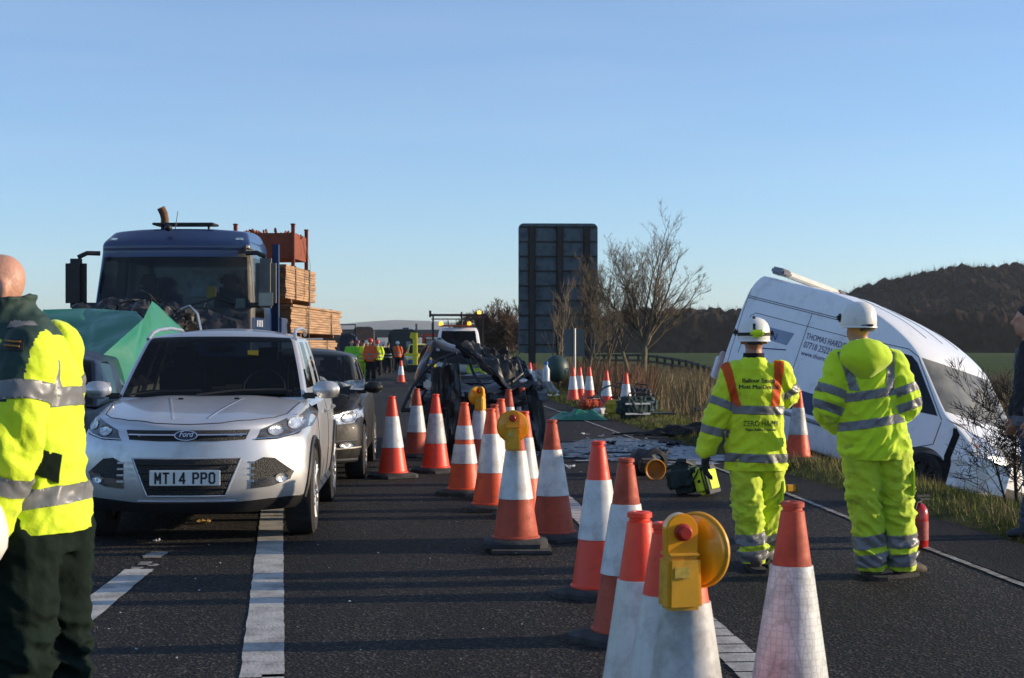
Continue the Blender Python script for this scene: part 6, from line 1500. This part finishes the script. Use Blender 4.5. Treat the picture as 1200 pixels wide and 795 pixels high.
def lorry_back(name, label, u0, u1, vt, vb, Z, m, depth=7, m2=None, rot=0.08, round_=.08):
    s = Z/FPX; c = P((u0+u1)/2, HZ, Z); t = thing(name, label, 'lorry', (c.x, Z, 0), (0, 0, rot)); w = (u1-u0)*s; zt = EYE+(HZ-vt)*s
    k = MB(); k.prism([(-w/2, .95), (w/2, .95), (w/2, zt-.25), (w/2-.2, zt), (-w/2+.2, zt), (-w/2, zt-.25)], 0, depth, bev=round_); k.build('box_body', m, t, 30)
    k = MB(); k.box((0, .4, .8), (w*.96, .2, .25)); k.box((0, 3, .7), (.8, depth-1, .3)); k.build('chassis', M_black, t)
    k = MB(); k.box((0, -.03, (zt+.95)/2), (w*.84, .05, (zt-.95)*.82), bev=.01); k.build('rear_doors', m2 or m, t)
    for x in (-1, 1):
        for y in (1.2, depth-1.5): k = MB(); k.lathe([(0, -.15), (.48, -.15), (.48, .15), (0, .15)], 18, Matrix.Translation((x*(w/2-.2), y, .48)) @ Matrix.Rotation(pi/2, 4, 'Y')); k.build('wheel', M_rub, t)
        k = MB(); k.box((x*w*.4, .28, .85), (.25, .05, .14)); k.build('tail_lamp', mat('tail_red', (.3, .02, .015), .4), t)
    return t, w, zt
M_army = mat('army_green', (.022, .026, .024), .8, var=.2)
t, w, zt = lorry_back('box_lorry', 'dark green box lorry seen from behind, in the middle of the far carriageway', 455, 490, 386, 431, 108, M_army, m2=mat('army_green_door', (.026, .032, .032), .75, var=.2), round_=.3)
b = MB(); b.box((w*.18, -.07, zt-1.05), (.34, .02, .42)); b.build('rear_notice', mat('notice_grey', (.24, .25, .27), .6), t)
t, w, zt = lorry_back('box_lorry', 'brown curtain sided lorry behind the crowd of responders', 414, 438, 383, 428, 128, mat('curtain_brown', (.12, .10, .085), .8, var=.2), m2=mat('curtain_rust', (.20, .105, .065), .8, var=.25))
t, w, zt = lorry_back('flatbed_lorry', 'dark blue lorry with an overhead frame beside the timber load', 398, 417, 391, 428, 92, mat('dark_blue_lorry', (.012, .018, .035), .6, var=.2))
b = MB(); b.box((0, -.6, 2.75), (.95, .08, .06)); b.box((.45, -.6, 2.35), (.06, .08, .8)); b.box((0, -.6, 2.45), (.95, .08, .05)); b.build('overhead_frame', M_black, t)
q = thing('white_notice_board', 'plain white board standing above the responders before the dark lorry', 'board', P(445.5, 410, 100)); b = MB(); b.box((0, 0, .35), (.62, .04, .36)); b.build('board_panel', M_plate, q)
for x in (-.2, .2): b = MB(); b.tube([(x, .03, -1.8), (x, .03, .3)], .02, 6); b.build('board_leg', M_black, q)
# white recovery truck with amber beacons
RZ = 68.0; rs = RZ/FPX
rc = thing('recovery_truck', 'white recovery truck with lit amber beacons and a dark ladder rack behind the wreck', 'truck', ((538-600)/FPX*RZ, RZ, 0), (0, 0, .05))
usR = [-1, -.9, -.5, 0, .5, .9, 1]; vsR = [0, .1, .3, .6, 1]; zR = [.35, .8, 1.1, 1.3, 1.36, 1.7, 2.1, 2.16, 2.32]; wsR = [(z-.35)/1.97 for z in zR]
def rf(u, v, w):
    z = .35+1.97*w; yf = itp(z, [.35, 1.05, 1.3, 2.12, 2.32], [0, .02, .55, 1.25, 1.5])+.2*abs(u)**3; y = yf+v*(2.6-yf); return Vector((u*itp(z, [.35, 1.2, 2.1, 2.32], [.98, .99, .88, .80]), y, z))
g = subsurf(loftbox(usR, vsR, wsR, rf, lambda sd, u, v, w: 1 if sd == 'front' and abs(u) < .92 and 1.32 < .35+1.97*w < 2.14 else 0), 2)
finish(by_mat(g, 0), 'cab', M_vanw, rc, 40); finish(by_mat(g, 1), 'windscreen', glassmat('truck_glass', .04, .7, 1.4), rc, 180); rb = bvh_of(g)
for s in (-1, 1):
    patch(rb, 'front', [(s*.5, .92), (s*.62, 1.08), (s*.9, 1.12), (s*.88, .9)], .01, .08).build('headlight', M_lamp, rc, 60)
    b = MB(); b.box((s*1.12, .7, 1.45), (.2, .1, .32), bev=.04); b.build('mirror', M_black, rc)
    b = MB(); b.lathe([(0, 0), (.09, 0), (.09, .1), (.05, .16), (0, .17)], 14, Matrix.Translation((s*.62-.15, 1.5, 2.42))); b.build('beacon', glow('beacon_amber', (1, .36, .015), 2.6 if s < 0 else 1.5), rc)
    b = MB(); b.box((s*1.12, 2.9, 1.7), (.08, .08, 2.4)); b.build('rack_post', M_black, rc); b = MB(); b.lathe([(0, -.12), (.34, -.12), (.34, .12), (0, .12)], 18, Matrix.Translation((s*.85, .9, .34)) @ Matrix.Rotation(pi/2, 4, 'Y')); b.build('wheel', M_rub, rc)
b = MB(); b.box((-.1, 1.5, 2.40), (1.4, .2, .07), bev=.02); b.build('light_bar', mat('bar_orange', (.5, .10, .02), .5), rc)
b = MB(); b.box((0, 2.9, 2.9), (2.5, .1, .1)); b.box((0, 2.9, 2.72), (2.4, .05, .05)); b.box((-1.25, 2.9, 2.95), (.1, .1, .3)); b.build('ladder_rack', M_black, rc)
b = MB(); b.lathe([(0, 0), (.08, 0), (.08, .12), (0, .16)], 12, Matrix.Translation((.95, 2.85, 2.95))); b.build('beacon', glow('beacon_amber_small', (1, .45, .04), 2.2), rc)
b = MB(); b.box((0, 4.6, 1.2), (2.3, 3.6, .5)); b.build('load_bed', mat('bed_red', (.22, .03, .02), .6), rc)
patch(rb, 'front', [(-.5, 1.0), (.5, 1.0), (.42, .75), (-.42, .75)], .01, .08).build('grille', M_grille, rc, 60)
# red machine and yellow/blue response car
rm = thing('red_telehandler', 'red telehandler with an open cab frame behind the response car', 'telehandler', P(506, 434, 99), (0, 0, .1)); M_rm = mat('machine_red', (.45, .03, .015), .5, var=.12)
k_ = 84/FPX
b = MB(); b.box((0, .8, .75), (1.2, 2.6, .7), bev=.1); b.build('body', M_rm, rm)
for x in (-.5, .5):
    for y in (0, 1.3): b = MB(); b.box((x, y, 1.6), (.09, .09, 1.2)); b.build('cab_post', M_rm, rm)
    for y in (-.1, 1.7): b = MB(); b.lathe([(0, -.16), (.42, -.16), (.42, .16), (0, .16)], 18, Matrix.Translation((x*1.35, y, .42)) @ Matrix.Rotation(pi/2, 4, 'Y')); b.build('wheel', M_rub, rm)
b = MB(); b.box((0, .65, 2.2), (1.2, 1.5, .1), bev=.03); b.build('cab_roof', M_rm, rm); b = MB(); b.box((0, .7, 1.3), (.5, .4, .5), bev=.08); b.build('seat', M_black, rm)
b = MB(); b.box((0, .02, 1.55), (.9, .02, .9)); b.build('windscreen', M_glass, rm)
yc = thing('response_car', 'yellow and blue emergency response car behind the left side of the wreck', 'car', P(494, 435.5, 94), (0, 0, .12)); M_ry = mat('response_yellow', (.70, .66, .02), .4, coat=.4); M_rb = mat('response_blue', (.012, .06, .30), .4, coat=.4)
bvy, _ = car(yc, M_ry, interior=True, rail=False)
for s, ax in ((-1, 'left'), (1, 'right')):
    for k in range(5): patch(bvy, ax, [(-.1+.75*k, .55), (.27+.75*k, .55), (.27+.75*k, .85), (-.1+.75*k, .85)], .006, .1).build('blue_square', M_rb, yc, 60)
patch(bvy, 'front', [(-.85, .72), (.85, .72), (.85, .45), (-.85, .45)], .006, .1).build('blue_panel', M_rb, yc, 60)
for s in (-1, 1): patch(bvy, 'front', [(s*.5, .80), (s*.64, .92), (s*.85, .95), (s*.8, .82)], .01, .06).build('headlight', M_lamp, yc, 60)
ym = thing('yellow_boom', 'upright yellow hydraulic boom with a bent top beside the dark green lorry', 'boom', P(486.5, 436, 90)); M_by = mat('boom_yellow', (.72, .62, .02), .5, var=.1); k_ = 90/FPX
b = MB(); b.box((0, 0, 23*k_), (.26, .3, 46*k_), bev=.03); b.build('mast', M_by, ym); b = MB(); b.prism([(-.32, 40*k_), (.12, 36*k_), (.12, 46*k_), (-.25, 46*k_)], -.12, .12, bev=.02); b.build('boom_head', M_by, ym)
b = MB(); b.box((-.2, 0, 20*k_), (.8, .35, .16), bev=.03); b.build('outrigger', M_by, ym); b = MB(); b.box((0, .2, .2), (.9, 1.4, .4), bev=.05); b.build('boom_base', M_black, ym)
# far responders
def far_person(label, u, vf_, jm, tm, head, seed, face=1, h=1.0, bag=None):
    S = dict(hipc=V3(0, 0, .92), chest=V3(0, 0, 1.28), neck=V3(0, 0, 1.5), head=V3(0, .02*face, 1.66), look=(.2, face, 0), shL=V3(-.19, 0, 1.42), elL=V3(-.26, .02*face, 1.14), wrL=V3(-.22, .12*face, .92), shR=V3(.19, 0, 1.42), elR=V3(.27, .02*face, 1.14), wrR=V3(.2, .14*face, .95),
             hipL=V3(-.1, 0, .88), knL=V3(-.11, .04, .48), anL=V3(-.12, -.03, .09), hipR=V3(.1, 0, .88), knR=V3(.11, .05, .48), anR=V3(.13, .1, .09),
             rings=[(0, 0, .80, .23, .16), (0, 0, 1.0, .215, .15), (0, 0, 1.25, .215, .14), (0, 0, 1.40, .17, .11), (0, 0, 1.5, .08, .08)], tm=tm, jm=jm, seed=seed, vox=.022, legbands=(), group='responders gathered far along the carriageway', skin=M_skin)
    Z = 2775/(vf_-HZ); bb, jj, mm, tt = worker('person', label, V3((u-600)/FPX*Z, Z, 0), S); bb.scale = (h,)*3
    to_ = torso_only(S)
    for z in (1.12, .95): band(mm, (0, 0, z), (0, 0, 1), .07, to_, M_tape, jj)
    if head: hard_hat(bb, S['head']+V3(0, 0, .045), (.2, face, 0), head)
    else: k = MB(); k.ball(S['head']+V3(0, -.02*face, .05), (.088, .10, .09)); k.build('hair', M_hair, bb, 180)
    for q in 'LR': k = MB(); k.ball(S['wr'+q]+V3(0, 0, -.06), (.045, .05, .085)); k.build('glove', M_glv, bb, 180); boot(bb, S['an'+q]+V3(0, 0, -.09), 0 if face > 0 else pi, M_black)
    return bb
M_lime = mat('vest_lime', (.20, .62, .03), .75, var=.1); M_hr = mat('helmet_red', (.5, .03, .015), .4); M_dkt = mat('trousers_black', (.008, .009, .011), .9); M_orj = mat('jacket_orange', (.75, .12, .02), .75, var=.1)
far_person('far responder in bright green jacket just right of the timber lorry', 412, 446, M_lime, M_dkt, None, 31, -1)
far_person('far responder in green jacket with purple cap behind the pale car', 419, 442, M_yel, M_yel2, mat('helmet_maroon', (.16, .03, .06), .5), 32, -1)
far_person('far responder in all yellow with no helmet, second from the pale car', 426, 445, M_yel, M_yel2, None, 33, 1)
far_person('far responder with orange jacket top and black trousers, walking in front', 434, 446, M_orj, M_dkt, M_hr, 34, -1, 1.02)
far_person('far responder in lime jacket and red helmet beside the one in orange', 442.5, 441, M_yel, M_dkt, M_hr, 35, 1)
far_person('far responder in dark clothing standing beside the dark green lorry', 455, 438, M_green, M_dkt, None, 36, 1, .95)
far_person('far responder in lime vest half hidden by the one in dark clothing', 449.5, 437, M_lime, M_dkt, None, 37, -1, .9)
far_person('responder in yellow banded jacket seen through the torn wreck', 560, 476, M_yel, M_dkt, None, 38, -1, .88)
far_person('far responder in yellow jacket at the left of the crowd, furthest back', 406, 436, M_yel, M_dkt, None, 41, -1)
far_person('far responder in yellow jacket with white helmet, between the orange one and the green jackets', 430.5, 439, M_yel, M_dkt, M_helmet, 42, -1)
far_person('far responder in orange jacket near the yellow boom', 466, 434, M_orj, M_dkt, M_helmet, 43, 1)
pc = thing('pale_car', 'pale car showing its rounded tail behind the responders', 'car', P(431, 438, 94), (0, 0, .15)); car(pc, mat('cream_paint', (.55, .50, .42), .35, coat=.4), oh=.8, wb=2.5, rear=.7, hw=.85, hood=((-.75, .75), (0, .92)), belt=.95, roof=1.45, wsb=.2, wst=1, rrt=2.8, rrb=3.2, tyre=.31, interior=False)

# ================================================================== KIT, BAGS AND DEBRIS
def soft(mb, vox=.012, sm=3, amp=.012, sd=0, sc=(9, 9, 9)):
    me = remesh(mb.mesh(), vox, sm); wrinkle(me, amp, None, sc, sd); return me
def on(u, v): q = G(u, v); return Vector((q.x, q.y, 0))
def verge(u, v):
    Z = 2775/(v-HZ)
    for _ in range(6): x = (u-600)/FPX*Z; z = zg(x, Z) if x > xr(Z) else 0; Z = (EYE-z)*FPX/(v-HZ)
    x = (u-600)/FPX*Z; return Vector((x, Z, z))
M_bagg = mat('bag_green', (.010, .032, .030), .8, var=.2, bump=.2, bscale=250); M_bagy = mat('bag_lime', (.58, .78, .03), .7, var=.08)
# medical rucksack
p = on(812, 580); bg1 = thing('medical_bag', 'dark green medical bag with lime black striped end on the tarmac beside the gloved hand', 'bag', p, (0, 0, -.45)); bg1.scale = (1.12,)*3
mb = MB(); mb.box((-.07, 0, .15), (.30, .30, .27), rot=Matrix.Rotation(-.22, 3, 'Y'), bev=.06); finish(soft(mb, .011, 3, .014, 3), 'bag_body', M_bagg, bg1, 180)
Rb = Matrix.Rotation(-.28, 3, 'Y')
b = MB(); b.box((.125, -.0, .135), (.15, .29, .245), rot=Rb, bev=.035); q = finish(soft(b, .009, 2, .006, 5), 'bag_end', M_bagy, bg1, 180)
for dx in (.025, .055): b = MB(); b.box(V3(.125, 0, .135)+Rb @ V3(dx, -.003, 0), (.012, .305, .255), rot=Rb, bev=.004); b.build('stripe', M_ink, q)
b = MB(); b.tube([V3(.125, 0, .135)+Rb @ V3(*w) for w in ((-.07, -.156, .02), (-.02, -.158, .07), (.012, -.156, .11))], .008, 5); b.build('stripe', M_ink, q); b = MB(); b.box(V3(.125, 0, .135)+Rb @ V3(-.015, -.152, .005), (.03, .012, .03), rot=Rb, bev=.008); b.build('emblem', M_ink, q)
b = MB(); b.tube([(-.15, -.05, .27), (-.11, -.10, .31), (-.03, -.10, .31), (.01, -.04, .28)], .012, 6, flat=2); b.build('carry_handle', M_ink, bg1)
# fallen cone lamp and black drum beside it
rl_ = thing('fallen_lamp', 'fallen amber road lamp lying on its side by the black hollow casing', 'road lamp', on(768, 562)+V3(0, 0, .11), (radians(8), 0, .2))
M = Matrix.Rotation(pi/2, 4, 'X'); b = MB(); b.lathe([(.0, -.015), (.085, -.012), (.095, 0), (.112, .012), (.114, -.02), (.10, -.06), (0, -.07)], 36, M); b.build('lens', mat('lens_orange_deep', (.50, .14, .01), .35, var=.2, dirt=(.2, .07, .01)), rl_)
b = MB(); b.lathe([(.113, -.012), (.121, -.006), (.121, .012), (.112, .014)], 36, M, close=False); b.build('lens_rim', M_amber, rl_); b = MB(); b.box((-.05, .14, .02), (.20, .16, .15), bev=.03); b.build('battery_box', mat('box_brown', (.06, .045, .03), .7, var=.3), rl_)
ca = thing('hollow_casing', 'black hollow plastic casing broken off a car, between foam and fallen lamp', 'car part', on(752, 556), (0, 0, .3))
b = MB(); b.ball((0, 0, .13), (.16, .26, .17), M=Matrix.Rotation(.5, 3, 'Y')); me_ = soft(b, .014, 2, .02, 4, (6, 6, 6)); finish(me_, 'casing_shell', M_black, ca, 60); b = MB(); b.lathe([(.13, -.02), (.16, 0), (.15, .05), (.10, .06), (.09, .0)], 24, Matrix.Translation((.06, -.24, .16)) @ Matrix.Rotation(pi/2, 4, 'X'), close=False); b.build('casing_mouth', M_torn, ca)
b = MB(); b.tube([(.20, -.1, .05), (.25, -.1, .22), (.32, -.05, .28)], .02, 6); b.tube([(.3, .05, .04), (.42, 0, .10), (.55, -.1, .06)], .02, 6); b.build('bracket', M_black, ca)
# bumper pieces, strips and shards
def shard(name, label, u, v, pts, r, m, cat='debris', z=.03, rotz=0, group='car debris on the road'):
    t = thing(name, label, cat, verge(u, v)+V3(0, 0, z), (0, 0, rotz), group); b = MB(); b.tube(pts, r, 7); finish(subsurf(b.mesh(), 1), 'piece', m, t, 60); return t
shard('car_trim', 'long dark car trim strip lying across the spilt fluid', 725, 535, [(-.55, 0, .0), (-.1, .02, .03), (.4, -.03, .02), (.75, -.1, .01)], [(.03, .012), (.05, .014), (.045, .014), (.02, .01)], M_torn)
bs_ = thing('bumper_section', 'black bumper section lying along the edge of the grass beyond the foam', 'debris', verge(795, 513), (0, 0, .1), 'car debris on the road')
sheet('b', [(-.75, 0, .02), (.45, -.15, .10), (.55, .10, .24), (-.6, .2, .10)], M_black, 84, .07, 3, 20).build('bumper_skin', M_black, bs_, 30); sheet('b', [(.0, -.2, .02), (.6, -.25, .12), (.7, -.15, .2), (.1, -.1, .13)], M_torn, 86, .06, 3, 14).build('bumper_end', M_torn, bs_, 30)
shard('car_trim', 'thin dark rod among the debris before the black bumper section', 745, 512, [(-.45, 0, 0), (0, .03, .04), (.5, 0, .05)], .02, M_black)
vb = thing('bumper_corner', 'black bumper corner piece standing on the verge left of the headlamp worker', 'car part', verge(818, 487), (0, 0, .2)); b = MB(); b.tube([(-.26, 0, .02), (-.18, -.02, .12), (0, 0, .17), (.3, .05, .15)], [(.03, .05), (.06, .09), (.06, .09), (.05, .06)], 8); finish(subsurf(b.mesh(), 1), 'piece', M_black, vb, 50); b = MB(); b.box((-.17, -.05, .03), (.16, .03, .11), rot=Matrix.Rotation(.5, 3, 'Y'), bev=.02); b.build('bracket', M_black, vb)
M_wh = mat('shard_white', (.55, .55, .53), .5, var=.15)
for i, (u, v, s, m, lab) in enumerate([(667, 549, .09, M_wh, 'crumpled white scrap on the tarmac left of the bright red cone'), (683, 509, .05, M_wh, 'small white chip on the tarmac behind the brownish red cone'), (172, 617, .06, mat('dry_leaf', (.30, .19, .06), .8), 'dry brown leaf'), (236, 614, .09, mat('dry_leaf', (.30, .19, .06), .8), 'yellowish dry leaf lying under the front of the silver SUV'),
    (788, 523, .16, M_torn, 'twisted dark part lying on the foam nearest the bumper section'), (776, 530, .10, M_black, 'small black fragment in the spilt fluid'), (716, 521, .09, M_black, 'black flake at the left rim of the spilt fluid'), (752, 524, .07, M_black, 'black chip in the middle of the spilt fluid'), (694, 533, .08, M_black, 'black crumb on the tarmac left of the long trim strip'), (830, 523, .12, M_torn, 'bent metal scrap where the foam meets the grass'), (184, 634, .03, M_wh, 'white crumb on the dashed line before the silver SUV'), (1177, 578, .11, M_wh, 'white plastic piece below the loose van bumper'), (648, 466, .22, M_wh, 'pale flat scrap on the verge near the barrier end')]):
    if i == 2: continue
    t = thing('debris_piece', lab, 'debris', verge(u, v)+V3(0, 0, s*.25), (0, 0, i), 'loose debris on the ground'); b = MB()
    b.grid(lambda a, c: V3((a-.5)*s*1.5, (c-.5)*s, s*.5*nz3(a*3+i, c*3, i)+.2*s*abs(a-.5)), 8, 6); finish(evalmods(b.mesh(), lambda o: (setattr(o.modifiers.new('s', 'SOLIDIFY'), 'thickness', .01), None)[1]), 'piece', m, t, 30)
bt = thing('battery', 'small yellow and black lamp battery lying on the tarmac between the two workers', 'battery', on(927, 577), (0, 0, .3)); b = MB(); b.box((0, 0, .04), (.13, .08, .075), bev=.012); b.build('case', M_amberbox, bt); b = MB(); b.box((.055, -.005, .045), (.05, .085, .078), bev=.012); b.build('end_cap', M_black, bt)
# extinguisher
ex = thing('fire_extinguisher', 'red fire extinguisher standing on the tarmac behind the worker in the hooded top', 'extinguisher', on(1077.5, 642), (0, 0, .4)); k = 1.0
b = MB(); b.lathe([(0, 0), (.062, 0), (.066, .012), (.066, .25), (.060, .285), (.040, .315), (.024, .33), (0, .33)], 28); b.build('cylinder', mat('extinguisher_red', (.48, .012, .012), .25, coat=.6, var=.05), ex)
b = MB(); b.lathe([(.0665, .06), (.0672, .06), (.0672, .20), (.0665, .20)], 28, close=False); b.build('label_band', mat('label_darkred', (.33, .05, .045), .5, var=.5, vscale=30), ex)
b = MB(); b.tube([(0, 0, .325), (0, 0, .365)], .02, 10); b.box((.03, 0, .385), (.12, .022, .014)); b.box((.035, 0, .36), (.11, .02, .012)); b.tube([(0, -.02, .35), (-.05, -.03, .34), (-.075, -.03, .25), (-.072, -.03, .10)], .011, 7); b.build('valve_and_hose', M_black, ex)
# green sheet heaped on the road
gs = MB(); c = on(678, 492)
def heap(a, d): x, y = (a-.5)*1.15, (d-.5)*.9; e = max(0, 1-(2*abs(a-.5))**3)*max(0, 1-(2*abs(d-.5))**3); return V3(x, y, .012+e*(.05+.13*abs(nz3(a*3.1+2, d*2.8, 4))+.12*abs(nz3(a*6, d*5, 8))+.07*abs(nz3(a*13, d*11, 2))+.06*math.exp(-((a-.6)/.25)**2)))
gs.grid(heap, 44, 34); q = gs.build('green_sheet', M_tarp, None, 60, loc=c); tag(q, 'crumpled green sheet heaped on the tarmac before the medical bags', 'sheet')
# medical kit on the verge
def bag(label, u, v, size, m, rotz=0, trim=None, sd=0, name='kit_bag', tilt=0):
    t = thing(name, label, 'bag', verge(u, v), (0, tilt, rotz), 'rescue kit heaped on the verge'); b = MB(); b.box((0, 0, size[2]/2), size, bev=min(size)*.22); finish(soft(b, max(.011, min(size)*.045), 2, min(size)*.07, sd, (6, 6, 6)), 'bag_body', m, t, 180)
    b = MB(); b.tube([(-size[0]*.25, -size[1]*.2, size[2]*.95), (-size[0]*.2, -size[1]*.2, size[2]*1.2), (size[0]*.2, -size[1]*.2, size[2]*1.2), (size[0]*.25, -size[1]*.2, size[2]*.95)], .018, 6); b.build('carry_handle', M_ink, t)
    if trim:
        for dz in (.22, .7): b = MB(); b.box((0, -size[1]*.5-.004, size[2]*dz), (size[0]*.86, .02, size[2]*.09), bev=.004); b.build('white_trim', trim, t)
    return t
M_wtrim = mat('trim_white', (.55, .56, .55), .6)
bag('large green rescue bag with white trim at the front right of the heap', 742, 490, (.62, .5, .42), M_bagg, .3, M_wtrim, 1); bag('dark green bag behind the large one, at the right end of the heap', 757, 484, (.5, .4, .36), M_bagg, -.2, M_wtrim, 2)
bag('black holdall topping the kit heap under the rightmost cone', 748, 479, (.7, .5, .5), M_black, .1, None, 3, tilt=.1); bag('orange red bag at the left end of the kit heap', 694, 479, (.6, .45, .22), mat('bag_orange', (.42, .06, .02), .75, var=.2), .3, None, 4)
bag('yellow case standing in the middle of the kit heap', 721, 487, (.42, .28, .32), mat('case_yellow', (.42, .32, .02), .6, var=.25), -.3, None, 5); bag('small pale bag lying at the front of the kit heap', 707, 487, (.42, .3, .16), M_wtrim, .6, None, 6)
bag('small green pouch on top of the orange red bag', 697, 472, (.34, .26, .16), M_bagg, .5, M_wtrim, 7)
t = thing('hose_coil', 'dark coiled hose looped over the middle of the kit heap', 'hose', verge(716, 484)+V3(0, 0, .18)); b = MB(); b.tube([V3(.33*cos(a)+.03*a, .12*sin(a), .16+.26*sin(a)*.9+.01*a) for a in [pi*2.6*k/40 for k in range(41)]], .020, 7); b.build('hose', mat('hose_grey', (.08, .09, .09), .6), t)
t = thing('spine_board', 'thin dark board lying flat below the right end of the kit heap', 'board', verge(765, 488)+V3(0, 0, .04), (0, 0, .2)); b = MB(); b.box((0, 0, .02), (.9, .4, .04), bev=.015); b.build('board_panel', M_black, t)
t = thing('yellow_beacon', 'small orange traffic beacon standing behind the verge cones', 'beacon', verge(683, 460)); b = MB(); b.box((0, 0, .3), (.28, .1, .5), bev=.06); b.build('beacon_body', M_amberbox, t); b = MB(); b.box((0, 0, .04), (.36, .3, .08), bev=.02); b.build('beacon_base', M_black, t)
bpy.data.scenes.remove(TMP)

# ------------------------------------------------------------------ the hazy air over the far hills
mb = MB(); mb.box((0, 3300, 70), (14000, 7800, 156))
hz_ = mb.build('haze', [], None, None)
m = bpy.data.materials.new('haze_air'); m.use_nodes = True; N = m.node_tree.nodes; N.remove(N['Principled BSDF'])
pv = N.new('ShaderNodeVolumePrincipled'); pv.inputs['Density'].default_value = 0.95e-4; pv.inputs['Color'].default_value = (.80, .88, .96, 1); pv.inputs['Anisotropy'].default_value = .2
m.node_tree.links.new(pv.outputs[0], N['Material Output'].inputs['Volume']); hz_.data.materials.append(m); hz_['kind'] = 'stuff'
